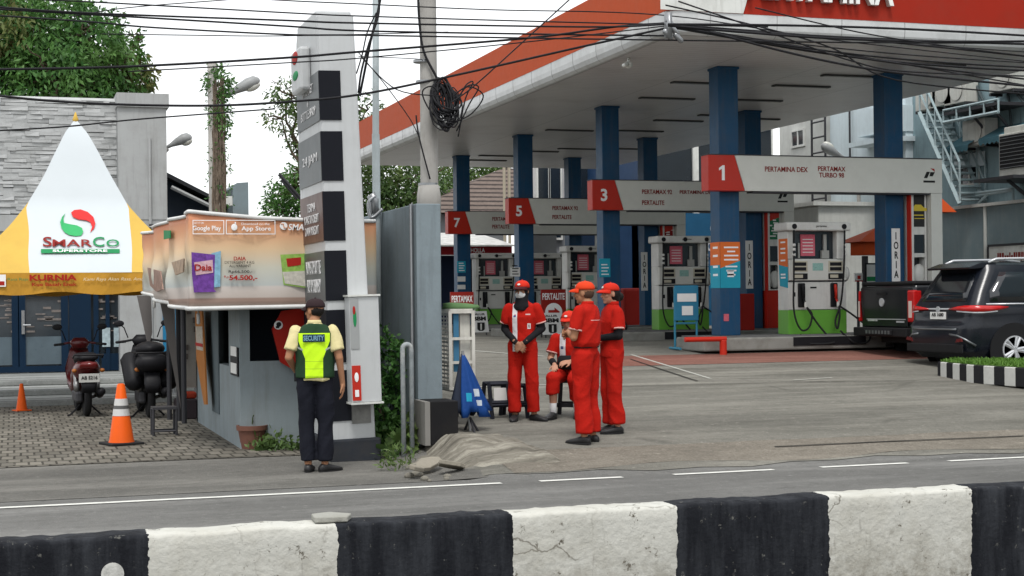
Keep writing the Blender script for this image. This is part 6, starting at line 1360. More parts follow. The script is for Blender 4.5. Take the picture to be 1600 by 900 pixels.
# ---------------- scooters, seen from behind ----------------
def scooter(label, loc, rz, paint, plate=True, tall=False):
    t = thing('motor_scooter', label, 'scooter', loc, rz); k = dict(parent=t, world=False)
    sil = mat('scooter_silver', (.22, .22, .22), .4, .6)
    for y, nm in ((0, 'rear_wheel'), (1.28, 'front_wheel')):
        b = MB(); b.lathe([(.2, -.04), (.245, -.05), (.275, -.035), (.285, 0), (.275, .035), (.245, .05), (.2, .04)], (0, y, .285), 26, axis='x'); w_ = b.build(nm, rubber, smooth=True, **k)
        b = MB(); b.lathe([(.19, -.02), (.2, 0), (.19, .02), (.03, .04), (.03, -.04)], (0, y, .285), 20, axis='x'); b.build('rim', sil, w_, world=False)
    b = MB(); b.loft([((0, -.34, .72), (.05, 0, 0), (0, 0, .05)), ((0, -.26, .70), (.13, 0, 0), (0, 0, .12)), ((0, -.05, .66), (.19, 0, 0), (0, 0, .17)), ((0, .25, .58), (.20, 0, 0), (0, 0, .2)), ((0, .5, .45), (.17, 0, 0), (0, 0, .16)), ((0, .75, .36), (.16, 0, 0), (0, 0, .09)), ((0, 1.0, .42), (.18, 0, 0), (0, 0, .12)), ((0, 1.12, .65), (.2, 0, 0), (0, .05, .12)), ((0, 1.08, .92), (.13, 0, 0), (0, .04, .08))], 0, 18); b.build('body', paint, smooth=True, **k)
    b = MB(); b.loft([((0, -.30, .83), (.10, 0, 0), (0, 0, .03)), ((0, -.2, .85), (.15, 0, 0), (0, 0, .06)), ((0, .1, .84), (.17, 0, 0), (0, 0, .07)), ((0, .4, .78), (.14, 0, 0), (0, 0, .06)), ((0, .55, .74), (.08, 0, 0), (0, 0, .04))], 0, 18, 2.6); b.build('seat', black_plastic, smooth=True, **k)
    b = MB(); b.loft([((0, -.37, .76), (.11, 0, 0), (0, 0, .025)), ((0, -.35, .72), (.13, 0, 0), (0, 0, .04)), ((0, -.3, .70), (.13, 0, 0), (0, 0, .03))], 0, 14, 3); b.build('tail_light', mat('dim_red_lens', (.12, .008, .008), .2), smooth=True, **k)
    b = MB(); b.loft([((0, -.38, .36), (.09, 0, 0), (0, .02, .01)), ((0, -.36, .48), (.11, 0, 0), (0, .03, .01)), ((0, -.28, .62), (.1, 0, 0), (0, .04, 0.01))], 0, 12, 3); b.build('rear_fender', black_plastic, smooth=True, **k)
    if plate:
        b = MB(); b.box(-.14, .14, -.40, -.39, .50, .62); p_ = b.build('number_plate', mat('plate_white', (.45, .45, .43), .6), **k); lettering('AB 5216', ink_black, p_, (0, -.40, .565), XX, ZZ, w=.22, h=.05, world=False, bold=.02)
    b = MB(); b.cap((.17, -.3, .36), (.19, .1, .3), .062, .055); b.tube([(.19, .1, .3), (.12, .4, .25)], .025); b.build('exhaust', black_plastic, smooth=True, **k)
    b = MB(); b.box(-.16, -.06, -.1, .5, .2, .36); b.build('engine', mat('engine_grey', (.06, .06, .065), .5, .5), bevel=.03, **k)
    for s in (-1, 1):
        b = MB(); b.tube([(s * .16, -.02, .6), (s * .13, -.03, .3)], .028, 10); b.tube([(s * .145, -.025, .5), (s * .135, -.03, .36)], .042, 10); b.build('shock_absorber', sil, smooth=True, **k)
        b = MB(); b.ell((s * .19, -.27, .66), (.035, .03, .03)); b.build('turn_signal', mat('amber', (.3, .1, .02), .3), smooth=True, **k)
        b = MB(); b.tube([(s * .2, .92, 1.06), (s * .25, .95, 1.2), (s * .3, .93, 1.24)], .008, 6); b.ell((s * .32, .92, 1.26), (.07, .012, .045)); b.build('mirror', black_plastic, smooth=True, **k)
        b = MB(); b.cap((s * .24, .9, 1.01), (s * .36, .85, 1.0), .02); b.build('grip', rubber, smooth=True, **k)
    b = MB(); b.tube([(-.26, .9, 1.01), (-.12, 1.0, 1.03), (.12, 1.0, 1.03), (.26, .9, 1.01)], .016, 8); b.loft([((0, .98, .94), (.1, 0, 0), (0, .06, 0)), ((0, .97, 1.03), (.15, 0, 0), (0, .08, 0)), ((0, 1.0, 1.1), (.08, 0, 0), (0, .05, 0))], 0, 14); b.build('handlebar', paint if not tall else black_plastic, smooth=True, **k)
    b = MB(); b.tube([(0, 1.08, .8), (0, 1.22, .45)], .04); b.tube([(.06, 1.2, .5), (.06, 1.28, .285)], .02); b.tube([(-.06, 1.2, .5), (-.06, 1.28, .285)], .02); b.build('fork', sil, **k)
    b = MB(); b.tube([(-.02, .2, .2), (-.22, .1, .02), (-.26, .1, .01)], .014, 6); b.tube([(.02, .2, .2), (.2, .1, .02)], .014, 6); b.tube([(-.2, -.2, .84), (-.2, -.36, .88), (.2, -.36, .88), (.2, -.2, .84)], .014, 8); b.build('stand', black_plastic, **k)
    return t
dred = mat('scooter_red', (.07, .005, .006), .3, coat=.2); sblack = mat('scooter_black', (.008, .008, .010), .35, coat=.1)
g = atZ(137, 652, .012); s1 = scooter('dark red scooter with white number plate, parked left of the traffic cone', (g.x, g.y + .25, .012), R(3), dred); s1.scale = (1.04,) * 3
g = atZ(232, 655, .012); s2 = scooter('black scooter parked between traffic cone and kiosk', (g.x + .05, g.y + .3, .012), R(1), sblack, False, True); s2.scale = (1.08,) * 3
b = MB(); b.ell((0, -.05, .93), (.2, .26, .1)); b.cap((-.24, .1, .75), (-.22, -.1, .5), .14, .13); b.cap((.24, .1, .75), (.24, -.1, .5), .14, .13); b.cap((-.1, -.3, .75), (.1, -.3, .75), .12); b.build('saddlebag', black_plastic, s2, smooth=True, world=False)
# ---------------- traffic cones ----------------
cone_m = mat('cone_orange', (.70, .10, .01), .5, var=.1, dirt=.15)
def cone_(label, px, py, h, bands):
    g = onG(px, py); t = thing('traffic_cone', label, 'traffic cone', (g.x, g.y, g.z + .012), R(20)); s = h / .72; b = MB()
    b.box(-.2 * s, .2 * s, -.2 * s, .2 * s, 0, .03 * s); b.build('base', rubber if bands else cone_m, t, world=False, bevel=.01)
    b = MB(); b.lathe([(.150 * s, .03 * s), (.14 * s, .06 * s), (.045 * s, .70 * s), (.03 * s, .715 * s), (.02, .70 * s)], (0, 0, 0), 28); b.build('cone', cone_m, t, smooth=True, world=False, mods=(('EDGE_SPLIT', dict(split_angle=R(40))),))
    if bands:
        def rr(z): return .14 + (.045 - .14) * (z - .06) / .64 + .003
        b = MB(); b.lathe([(rr(.34), .34), (rr(.42), .42)], (0, 0, 0), 28); b.lathe([(rr(.46), .46), (rr(.54), .54)], (0, 0, 0), 28); b.build('reflective_band', mat('band_white', (.55, .55, .54), .4, dirt=.3), t, world=False)
        b = MB(); b.lathe([(rr(.42) - .001, .42), (rr(.46) - .001, .46)], (0, 0, 0), 28); b.build('grey_band', mat('band_grey', (.1, .1, .1), .5), t, world=False)
    return t
cone_('large orange traffic cone with white bands on the paving', 190, 696, .72, True)
cone_('small plain orange traffic cone at the far left', 34, 643, .43, False)
# ---------------- small things on the left ----------------
g = atZ(258, 681, .012); t = thing('low_stool', 'black metal low stool on the paving behind the traffic cone', 'stool', (g.x, g.y, .012)); b = MB(); b.box(g.x - .15, g.x + .15, g.y - .02, g.y + .28, .34, .37); b.build('seat', dark_steel, t)
for sx in (-.14, .14):
    for sy in (0, .26): b = MB(); b.tube([(g.x + sx, g.y + sy, .012), (g.x + sx, g.y + sy, .35)], .017, 6); b.build('leg', dark_steel, t)
b = MB(); [b.tube([(g.x - .14, g.y + sy, .07), (g.x + .14, g.y + sy, .07)], .014, 6) for sy in (0, .26)]; b.build('stretcher', dark_steel, t)
g = atZ(297, 655, .012); b = MB(); b.box(g.x - .2, g.x + .1, g.y, g.y + .3, .012, .3); tag(b.build('crate', mat('crate_dark', (.05, .04, .045), .7), bevel=.02), 'dark crate on the paving in the shade left of the kiosk', 'crate'); b = MB(); b.box(g.x - .16, g.x + .1, g.y + .02, g.y + .26, .302, .40); tag(b.build('red_tub', mat('tub_red', (.32, .04, .02), .5), bevel=.03), 'red plastic tub on the dark crate beside the kiosk', 'tub')
# pots
def pot(label, px, py, r, h, m_, plant, seed):
    g = onG(px, py); t = thing('potted_plant', label, 'potted plant', (g.x, g.y, g.z + .004)); b = MB()
    b.lathe([(r * .72, 0), (r * .95, h * .8), (r * 1.06, h * .8), (r * 1.08, h), (r * .95, h), (r * .9, h * .9), (.01, h * .88)], (0, 0, 0), 26); b.build('pot', m_, t, smooth=True, world=False, mods=(('EDGE_SPLIT', dict(split_angle=R(40))),))
    rg = random.Random(seed); b = MB()
    for k in range(plant[0]):
        a = rg.uniform(0, 6.3); L = rg.uniform(.1, plant[1]); b.tube([(0, 0, h * .85), (math.cos(a) * L * .3, math.sin(a) * L * .3, h + L * .7), (math.cos(a) * L * .8, math.sin(a) * L * .7, h + L)], .006, 5)
    b.build('stem', mat('stem_green', (.06, .09, .03), .7), t, world=False)
    if plant[2]:
        V, Fq = leaves([((g.x, g.y, g.z + h + plant[1] * .6), (plant[1] * .9, plant[1] * .7, plant[1] * .6))], plant[2], .07, .2, seed, .6); leaf_obj('leaves', V, Fq, leaf_mid, t)
    return t
pot('large brown plastic plant pot with bare stump by the kiosk corner', 394, 702, .165, .27, mat('pot_brown', (.16, .075, .055), .6, dirt=.3), (2, .18, 0), 1)
pot('grey stone plant pot with leafy stems, right of the brown pot', 430, 696, .17, .22, mat('pot_grey', (.16, .15, .13), .9, var=.4, vs=9, bump=.8, dirt=.5), (7, .3, 110), 2)
g = onG(452, 706); V, Fq = leaves([((g.x, g.y + .2, .08), (.3, .2, .08)), ((g.x - .2, g.y + .25, .05), (.2, .15, .06))], 420, .08, .2, 5, .5); o = leaf_obj('weeds', V, Fq, leaf_mid); stuff(tag(o, 'low weeds growing along the foot of the kiosk', 'weeds'))
g = onG(456, 690); b = MB(); b.ell((g.x, g.y, .09), (.12, .1, .11)); tag(b.build('stone', mat('pale_stone', (.3, .29, .27), .9, bump=.8, bs=10, var=.3), smooth=True), 'pale rounded stone beside the guard, at foot of the kiosk', 'stone')
# bush behind the pylon, between it and the grey wall
cx, cy = 3.88, 16.6
t = thing('climbing_shrub', 'dark green shrub with broad leaves between pylon and grey wall', 'shrub', (cx, cy, .0)); b = MB(); [limb(b, (cx, cy, 0), (cx + dx, cy, z), .02, .006, .08, seed=i) for i, (dx, z) in enumerate(((-.1, 1.0), (.1, 1.3), (.0, .8), (-.15, .6)))]; b.build('stems', bark, t)
V, Fq = leaves([((cx - .02, cy, .5), (.26, .5, .45)), ((cx, cy, 1.0), (.2, .45, .35)), ((cx + .02, cy - .2, .2), (.28, .4, .2))], 2600, .075, .4, 6, .6); leaf_obj('foliage', V, Fq, leaf_dark, t)
V, Fq = leaves([((cx + .08, 15.72, .33), (.12, .14, .14)), ((cx - .08, 15.66, .18), (.14, .1, .1))], 110, .11, .3, 16, .9); leaf_obj('broad_leaves', V, Fq, leaf_mid, t)
# earth bank with broken concrete
def bank_mat():
    m, n, b = nodes_of('earth_bank', .95, 0); v = coords(n)
    mp = N(n, 'ShaderNodeMapping'); mp.inputs['Rotation'].default_value = (0, 0, R(-38)); mp.inputs['Scale'].default_value = (1., 5.5, 1); n.links.new(v, mp.inputs[0])
    f = noise(n, mp.outputs[0], 1.5, 9, .68)
    c = mixc(n, ramp(n, f, .34, .48), (.085, .078, .065), (.17, .157, .13)); c = mixc(n, ramp(n, f, .50, .58), c, (.26, .245, .205)); c = mixc(n, ramp(n, noise(n, v, 14, 6, .8), .55, .7), c, (.10, .09, .07))
    finish(n, b, c, v, 1., 14); return m
b = MB(); nx, ny = 60, 34; p0 = onG(640, 740); ex0, ex1, ey0, ey1 = 3.55, 5.15, 13.85, 16.0; V = []
for j in range(ny + 1):
    for i in range(nx + 1):
        x = ex0 + (ex1 - ex0) * i / nx; y = ey0 + (ey1 - ey0) * j / ny; u, v_ = (x - 4.28) / .50, (y - 15.05) / .62
        hgt = .10 * math.exp(-(u * u * 1.1 + v_ * v_ * 1.3)) + .07 * math.exp(-(((x - 4.8) / .5) ** 2 + ((y - 14.4) / .35) ** 2))
        edge = min(1, min(i, nx - i) / 6, min(j, ny - j) / 5)
        rid = abs(mn.noise(Vector((x * 2.2 - y * 1.6, y * .8 + x, 0)))) * .16 + mn.noise(Vector((x * 7, y * 7, 2))) * .04 + mn.noise(Vector((x * 20, y * 20, 5))) * .012
        V.append((x, y, gz(x, y) * (1 if x > 4 else 1) - .03 + edge * (.02 + hgt + rid * (.25 + hgt * 3))))
b.add(V, [(j * (nx + 1) + i, j * (nx + 1) + i + 1, (j + 1) * (nx + 1) + i + 1, (j + 1) * (nx + 1) + i) for j in range(ny) for i in range(nx)])
o = b.build('earth_bank', bank_mat(), smooth=True, fixn=False, world=False); struct(o)
rg = random.Random(12)
for k in range(16):
    px, py = rg.uniform(612, 720), rg.uniform(672, 728); p = onG(px, py); s = rg.uniform(.02, .06); b = MB(); b.add([(p.x + rg.uniform(-s, s), p.y + rg.uniform(-s, s), p.z + z) for z in (0, s * .9) for _ in range(4)], [(0, 1, 2, 3), (4, 5, 6, 7), (0, 1, 5, 4), (1, 2, 6, 5), (2, 3, 7, 6), (3, 0, 4, 7)])
    M_ = MB(); M_.ell((p.x, p.y, p.z + s * .4), (s, s * .8, s * .6), 7, rot=Matrix.Rotation(rg.uniform(0, 3), 3, 'Z')); tag(M_.build('concrete_lump', mat('lump_concrete', (.17, .16, .135), .9, bump=.8, bs=15, dirt=.5)), 'broken lump of concrete at the foot of the grey wall', 'rubble', 'lumps of rubble at the foot of the grey wall')
V, Fq = leaves([((onG(625, 735).x, onG(625, 735).y, .1), (.18, .12, .12)), ((onG(612, 720).x, onG(612, 720).y, .06), (.1, .1, .08))], 260, .07, -.6, 8, .3); o = leaf_obj('grass_tuft', V, Fq, leaf_mid); tag(stuff(o), 'small tuft of weeds in the rubble by the peeling post', 'weeds')
# white glazed stall cabinet hung by the wall, black box below
q = atY(682, 612, 16.4); qb = atY(738, 485, 16.4)
t = thing('stall_cabinet', 'white framed glass cabinet with open sides, on the black box by the wall', 'cabinet', (q.x, 16.4, .5)); fr = mat('cabinet_white', (.58, .57, .52), .5, dirt=.4, streak=.3)
x0, x1, y0, y1 = q.x + .12, qb.x - .04, 16.25, 16.75; z0_, z1_ = q.z + .02, qb.z
b = MB()
for x in (x0, x1):
    for y in (y0, y1): b.box(x - .018, x + .018, y - .018, y + .018, z0_, z1_)
for z in (z0_, z0_ + (z1_ - z0_) * .33, z0_ + (z1_ - z0_) * .63, z1_ - .03):
    b.box(x0 - .015, x1 + .015, y0 - .015, y0 + .015, z, z + .03); b.box(x0 - .015, x0 + .015, y0, y1, z, z + .03); b.box(x1 - .015, x1 + .015, y0, y1, z, z + .03)
for k in range(1, 4): yy = y0 + (y1 - y0) * k / 4; b.box(x0 - .005, x0 + .005, yy - .004, yy + .004, z0_, z1_)
for k in range(1, 20): zz = z0_ + (z1_ - z0_) * k / 20; b.box(x0 - .008, x0 + .004, y0, y1, zz - .010, zz + .010)
b.build('frame', fr, t)
b = MB(); b.box(x0 + .13, x1 - .02, y0 + .05, y0 + .07, z0_, z1_); b.box(x0, x1, y0, y1, z1_ + .001, z1_ + .02); b.box(x0 + .02, x1 - .02, y0 + .02, y1 - .02, z0_ - .02, z0_ - .001); b.build('panel', fr, t)
b = MB(); b.box(x0 + .05, x0 + .11, y0 + .03, y0 + .05, z0_ + .2, z1_ - .03); b.build('cloth', mat('blue_cloth', (.05, .16, .27), .8), t)
g = onG(690, 668); b = MB(); xa_, xb_ = atY(664, 640, 15.3).x, atY(716, 640, 15.3).x; zt3 = atY(690, 627, 15.3).z; b.box(xa_ + .06, xb_, 15.3, 15.76, gz(4.3, 15.5) - .05, zt3); bx_ = b.build('storage_box', mat('box_black', (.011, .011, .012), .7, dirt=.1), bevel=.01); tag(bx_, 'black box with one grey side under the white cabinet', 'box')
b = MB(); b.box(xa_, xa_ + .055, 15.3, 15.76, gz(4.3, 15.5) - .05, zt3 - .003); b.build('grey_side', mat('box_grey', (.20, .195, .18), .7), bx_)
g2 = atY(714, 483, 16.6); b = MB(); b.loft([((x0 + .2, 16.5, z1_ + .02), (.22, 0, 0), (0, .25, 0)), ((x0 + .2, 16.5, z1_ + .06), (.20, 0, 0), (0, .2, 0)), ((x0 + .13, 16.5, z1_ + .08), (.14, 0, 0), (0, .14, 0)), ((x0 + .1, 16.5, z1_ + .09), (.03, 0, 0), (0, .03, 0))], 0, 14); tag(b.build('green_tarp', mat('tarp_green', (.08, .15, .06), .7, var=.4), smooth=True), 'folded green cloth lying on top of the white cabinet', 'cloth')
# closed parasols
def parasol(label, cx, cy, top, rad, cols, lean):
    t = thing('closed_parasol', label, 'parasol', (cx, cy, gz(cx, cy))); g = gz(cx, cy); b = MB(); b.tube([(cx, cy, g), (cx + lean, cy + .05, top + .03)], .016, 8); b.build('pole', steel, t)
    for half in range(2):
        b = MB(); n = 18; secs = []
        for f in np.linspace(0, 1, 9):
            z = g + .22 + (top - g - .22) * f; rr = rad * (1 - f) ** .85 + .015; rg_ = []
            for k in range(n + 1):
                a = math.pi * (half + k / n) + .9; q = rr * (1 + .30 * math.cos(a * 9 + f) * (1 - f)); rg_.append((cx + lean * f + q * math.cos(a), cy + q * .7 * math.sin(a) + .05 * f, z - .06 * (1 - f) * (math.cos(a * 4.5) > 0)))
            secs.append(rg_)
        b.add([p for s in secs for p in s], [(i * (n + 1) + k, i * (n + 1) + k + 1, (i + 1) * (n + 1) + k + 1, (i + 1) * (n + 1) + k) for i in range(8) for k in range(n)])
        b.build('canopy_cloth', cols[half], t, smooth=True, fixn=False, mods=(('SOLIDIFY', dict(thickness=.006)),))
    return t
dk = mat('parasol_navy', (.022, .028, .045), .7, var=.2); bl = mat('parasol_blue', (.012, .06, .26), .6, var=.25, vs=9)
bl2 = patmat('parasol_blue_print', (.010, .05, .20), [((.02, None, .38), (.09, None, .46), (.45, .5, .55)), ((.05, None, .28), (.11, None, .34), (.45, .5, .55)), ((-.06, None, .33), (-.01, None, .42), (.02, .3, .45))], .6)
g = onG(736, 674); pr = parasol('furled black and blue parasol leaning beside the white cabinet', g.x + .02, g.y + .1, atY(730, 553, g.y).z, .185, (dk, bl2), -.06)
for par_ in (pr,):
    for dx, dy in ((-.04, .1), (.09, -.02), (.02, -.1)): b = MB(); b.tube([(g.x + .02, g.y + .1, g.z + .16), (g.x + dx + .02, g.y + .1 + dy, g.z)], .014, 6); b.build('foot', dark_steel, pr)
# ---------------- standing road signs by the pumps ----------------
def aboard(label, px, py, w, h, m_, cat='sign', name='road_sign', rz=0):
    g = onG(px, py); t = thing(name, label, cat, (g.x, g.y, g.z), 0); return t, g
def jalur(px, pw, pt, pb, label):
    g = onG(px, pb + 6); Y = g.y; s = g.length and (Vector((g.x, g.y, 0)).length / F); w = pw * s; h = (pb - pt) * s; t = thing('lane_sign', label, 'sign', (g.x, Y, g.z), 0, 'white JALUR BBM signs'); z0_ = g.z + .08
    b = MB(); b.add([(g.x - w / 2, Y, z0_), (g.x + w / 2, Y, z0_), (g.x + w / 2 - .03, Y + .12, z0_ + h), (g.x - w / 2 - .03, Y + .12, z0_ + h), (g.x - w / 2, Y + .03, z0_), (g.x + w / 2, Y + .03, z0_), (g.x + w / 2 - .03, Y + .15, z0_ + h), (g.x - w / 2 - .03, Y + .15, z0_ + h)], [(0, 1, 2, 3), (4, 5, 6, 7), (0, 1, 5, 4), (1, 2, 6, 5), (2, 3, 7, 6), (3, 0, 4, 7)]); b.build('board', paper_white, t)
    b = MB(); [b.tube([(g.x + dx, Y + .03, g.z), (g.x + dx, Y + .05, z0_ + .1)], .02) for dx in (-w * .35, w * .35)]; b.build('leg', dark_steel, t)
    up = Vector((0, .12, h)).normalized()
    lettering('JALUR', ink_black, t, (g.x - .02, Y + .10, z0_ + h * .84), XX, up, w=w * .72, h=h * .13, bold=.03); lettering('BBM', ink_black, t, (g.x - .02, Y + .078, z0_ + h * .65), XX, up, w=w * .8, h=h * .2, bold=.05)
    b = MB(); zc = z0_ + h * .25; yy = Y + .02; b.prism([(g.x - .1, zc - .06), (g.x, zc - .15), (g.x + .1, zc - .06), (g.x + .1, zc + .12), (g.x - .1, zc + .12)], 'y', yy - .012, yy + .002); em = b.build('shield', ink_black, t)
    b = MB(); b.box(g.x - .02, g.x + .02, yy - .016, yy - .012, zc - .07, zc + .09); b.build('shield_mark', paper_white, em)
jalur(864, 32, 488, 522, 'white JALUR BBM sign between hijab woman and seated worker'); jalur(752, 26, 485, 518, 'white JALUR BBM sign just right of the white cabinet')
def redsign(px, w_px, pt, pb, Yd, text, label, arrow):
    p, q = atY(px - w_px / 2, pb, Yd), atY(px + w_px / 2, pt, Yd); t = thing('fuel_type_sign', label, 'sign', ((p.x + q.x) / 2, Yd, gz(p.x, Yd)), 0, 'red fuel type signs'); b = MB(); b.box(p.x, q.x, Yd, Yd + .03, p.z, q.z); b.build('board', mat('board_red', (.26, .02, .015), .5), t)
    b = MB(); b.box(p.x, p.x + .03, Yd + .03, Yd + .06, gz(p.x, Yd), q.z); b.box(q.x - .03, q.x, Yd + .03, Yd + .06, gz(p.x, Yd), q.z); b.build('leg', dark_steel, t)
    lettering(text, ink_white, t, ((p.x + q.x) / 2, Yd, q.z - .17), XX, ZZ, w=(q.x - p.x) * .9, h=.16, bold=.02)
    if arrow:
        c = ((p.x + q.x) / 2, q.z - .55); b = MB(); b.lathe([(.22, -.004), (.22, .0)], (c[0], Yd - .002, c[1]), 24, axis='y'); d_ = b.build('disc', ink_white, t)
        b = MB(); b.prism([(c[0] - .14, c[1] - .05), (c[0] + .02, c[1] - .05), (c[0] + .02, c[1] - .11), (c[0] + .16, c[1]), (c[0] + .02, c[1] + .11), (c[0] + .02, c[1] + .05), (c[0] - .14, c[1] + .05)], 'y', Yd - .011, Yd - .006); b.build('arrow', ink_red, d_)
redsign(865, 38, 452, 510, 35.2, 'PERTALITE', 'red PERTALITE sign with white arrow disc, right of the hijab woman', True); redsign(722, 36, 456, 480, 36, 'PERTAMAX', 'red PERTAMAX sign partly behind the white cabinet, at left', False)
# dark A-frame and stools beside the workers
def aframe(px, py, w, h, label):
    g = onG(px, py); t = thing('barrier_frame', label, 'frame', g); m_ = mat('frame_black', (.02, .022, .03), .6)
    for nm, y, sl_ in (('front_frame', 0, .12), ('rear_frame', .42, -.12)):
        b = MB(); A = lambda x, z: (g.x + x, g.y + y + sl_ * z / h, g.z + z)
        for x in (-w / 2, w / 2): b.tube([A(x, 0), A(x, h)], .026, 4)
        for z in (.16, h * .45, h - .02): b.tube([A(-w / 2, z), A(w / 2, z)], .026, 4)
        b.build(nm, m_, t)
    b = MB(); b.box(g.x - w / 2 + .04, g.x + w / 2 - .04, g.y + .06, g.y + .07, g.z + h * .5, g.z + h * .85); b.build('card', paper_white, t); return t
aframe(787, 655, .27, .42, 'black folding frame with a white card, left of the hijab woman'); aframe(812, 655, .2, .40, 'black folding frame directly behind the hijab woman')
# planter with black and white kerb
P0, P1, P2 = onG(1487, 592), onG(1522, 599), onG(1700, 622)
bk = P0 + Vector((.12, .55, 0)); bk2 = P2 + Vector((2.2, 3.2, 0)); outl = [P0, P1, P2, P2 + Vector((2.2, .0, 0)), bk2, bk + Vector((.5, .45, 0)), bk]
def kerb_mat():
    m, n, b = nodes_of('kerb_bw', .75, 0); v = coords(n); s = N(n, 'ShaderNodeSeparateXYZ'); n.links.new(v, s.inputs[0])
    kd = (P2 - P1); kd.z = 0; kd.normalize(); dd = math_(n, 'ADD', math_(n, 'MULTIPLY', s.outputs[0], kd.x), math_(n, 'MULTIPLY', s.outputs[1], kd.y)); k = math_(n, 'FLOOR', math_(n, 'DIVIDE', math_(n, 'ADD', dd, -.04), .235)); par = math_(n, 'ABSOLUTE', math_(n, 'MODULO', k, 2.)); c = mixc(n, par, mixc(n, noise(n, v, 6), (.45, .45, .42), (.6, .6, .57)), (.02, .02, .022)); finish(n, b, c, v, .3, 20); return m
zp0 = P0.z - .03
t = thing('planter_bed', 'raised grass bed with black and white striped kerb by the right edge', 'planter', (P0.x - .04, P0.y, zp0)); b = MB(); b.prism([(p.x, p.y) for p in outl], 'z', zp0, zp0 + .27); b.build('kerb', kerb_mat(), t, bevel=.012)
b = MB(); cen = sum(outl, Vector()) / len(outl); inn = [p.lerp(cen, .045) for p in outl]; b.prism([(p.x, p.y) for p in inn], 'z', zp0 + .25, zp0 + .28); b.build('soil', mat('bed_soil', (.06, .10, .03), .9), t)
rg2 = np.random.default_rng(3); pts = []
M2 = [(p.x, p.y) for p in inn]
def inside(x, y):
    c = False; j = len(M2) - 1
    for i in range(len(M2)):
        if (M2[i][1] > y) != (M2[j][1] > y) and x < (M2[j][0] - M2[i][0]) * (y - M2[i][1]) / (M2[j][1] - M2[i][1]) + M2[i][0]: c = not c
        j = i
    return c
xs0 = min(p[0] for p in M2); ys0 = min(p[1] for p in M2)
while len(pts) < 9000:
    x, y = xs0 + rg2.random() * 4.2, ys0 + rg2.random() * 4.5
    if inside(x, y): pts.append((x, y))
pts = np.array(pts); N_ = len(pts); h_ = rg2.uniform(.015, .055, N_); an = rg2.uniform(0, 6.28, N_); dx, dy = np.cos(an) * .012, np.sin(an) * .012; bx, by = rg2.normal(0, .02, N_), rg2.normal(0, .02, N_); z0_ = zp0 + .275
V = np.stack([np.stack([pts[:, 0] - dx, pts[:, 1] - dy, np.full(N_, z0_)], 1), np.stack([pts[:, 0] + dx, pts[:, 1] + dy, np.full(N_, z0_)], 1), np.stack([pts[:, 0] + dx * .3 + bx, pts[:, 1] + dy * .3 + by, z0_ + h_], 1), np.stack([pts[:, 0] - dx * .3 + bx, pts[:, 1] - dy * .3 + by, z0_ + h_], 1)], 1).reshape(-1, 3)
o = leaf_obj('grass', V, np.arange(N_ * 4).reshape(-1, 4), leaf_mat('grass_blade', (.06, .16, .02), (.12, .24, .03), (.10, .2, .03))); tag(stuff(o), 'short green grass growing in the striped planter bed', 'grass')
# tilted slabs of broken paving in the bank
for k, (px, py, L_, w_, tx_, ty_, rz_) in enumerate(((668, 690, .34, .2, 18, -12, 40), (705, 694, .42, .17, -10, 14, 35), (650, 704, .26, .14, 16, 6, 60))):
    p = onG(px, py); b = MB(); rq = random.Random(k); n_ = 9; P_ = [((L_ * .5 * math.cos(2 * math.pi * i / n_)) * rq.uniform(.75, 1.1), (w_ * .5 * math.sin(2 * math.pi * i / n_)) * rq.uniform(.7, 1.15)) for i in range(n_)]
    b.prism(P_, 'z', -.03, .012); b.xf(Matrix.Translation((p.x, p.y, p.z + .11)) @ Matrix.Rotation(R(rz_), 4, 'Z') @ Matrix.Rotation(R(tx_), 4, 'X') @ Matrix.Rotation(R(ty_), 4, 'Y'))
    tag(b.build('broken_slab', mat('slab_concrete', (.24, .22, .18), .9, var=.3, bump=.8, bs=12, dirt=.5), bevel=.008), 'jagged slab of broken concrete lying on the earth bank by the grey wall', 'slab', 'broken slabs on the earth bank')
# ---------------- people ----------------
def remesh(b, name, m, parent, vox, wr=0., wscale=7., smooth_it=4, seed=0, tf=None):
    o = b.build(name, m, None, world=False, smooth=True)
    md = o.modifiers.new('r', 'REMESH'); md.mode = 'VOXEL'; md.voxel_size = vox; md.use_smooth_shade = True
    ms = o.modifiers.new('s', 'SMOOTH'); ms.factor = .5; ms.iterations = smooth_it
    bpy.context.view_layer.update(); me = bpy.data.meshes.new_from_object(o.evaluated_get(bpy.context.evaluated_depsgraph_get()))
    o.modifiers.clear(); o.data = me; me.name = name
    if wr:
        n_ = len(me.vertices); co = np.empty(n_ * 3, np.float32); me.vertices.foreach_get('co', co); co = co.reshape(-1, 3)
        nr = np.empty(n_ * 3, np.float32); me.vertex_normals.foreach_get('vector', nr); nr = nr.reshape(-1, 3)
        s = Vector((seed * 3.1, 0, 0)); d = np.array([mn.noise(Vector((c[0] * wscale, c[1] * wscale, c[2] * wscale * .7)) + s) * .7 + abs(mn.noise(Vector((c[0] * wscale * .8 + c[2] * 5, c[1] * wscale * .8, c[2] * wscale * .6 + c[0] * 6)) + s)) * -1.1 for c in co.astype(float)]); d = np.clip(d + .35, -.12, 1.)
        co = co + nr * (d[:, None] * wr); me.vertices.foreach_set('co', co.ravel()); me.update()
    me.polygons.foreach_set('use_smooth', [True] * len(me.polygons))
    if parent: o.parent = parent
    return o
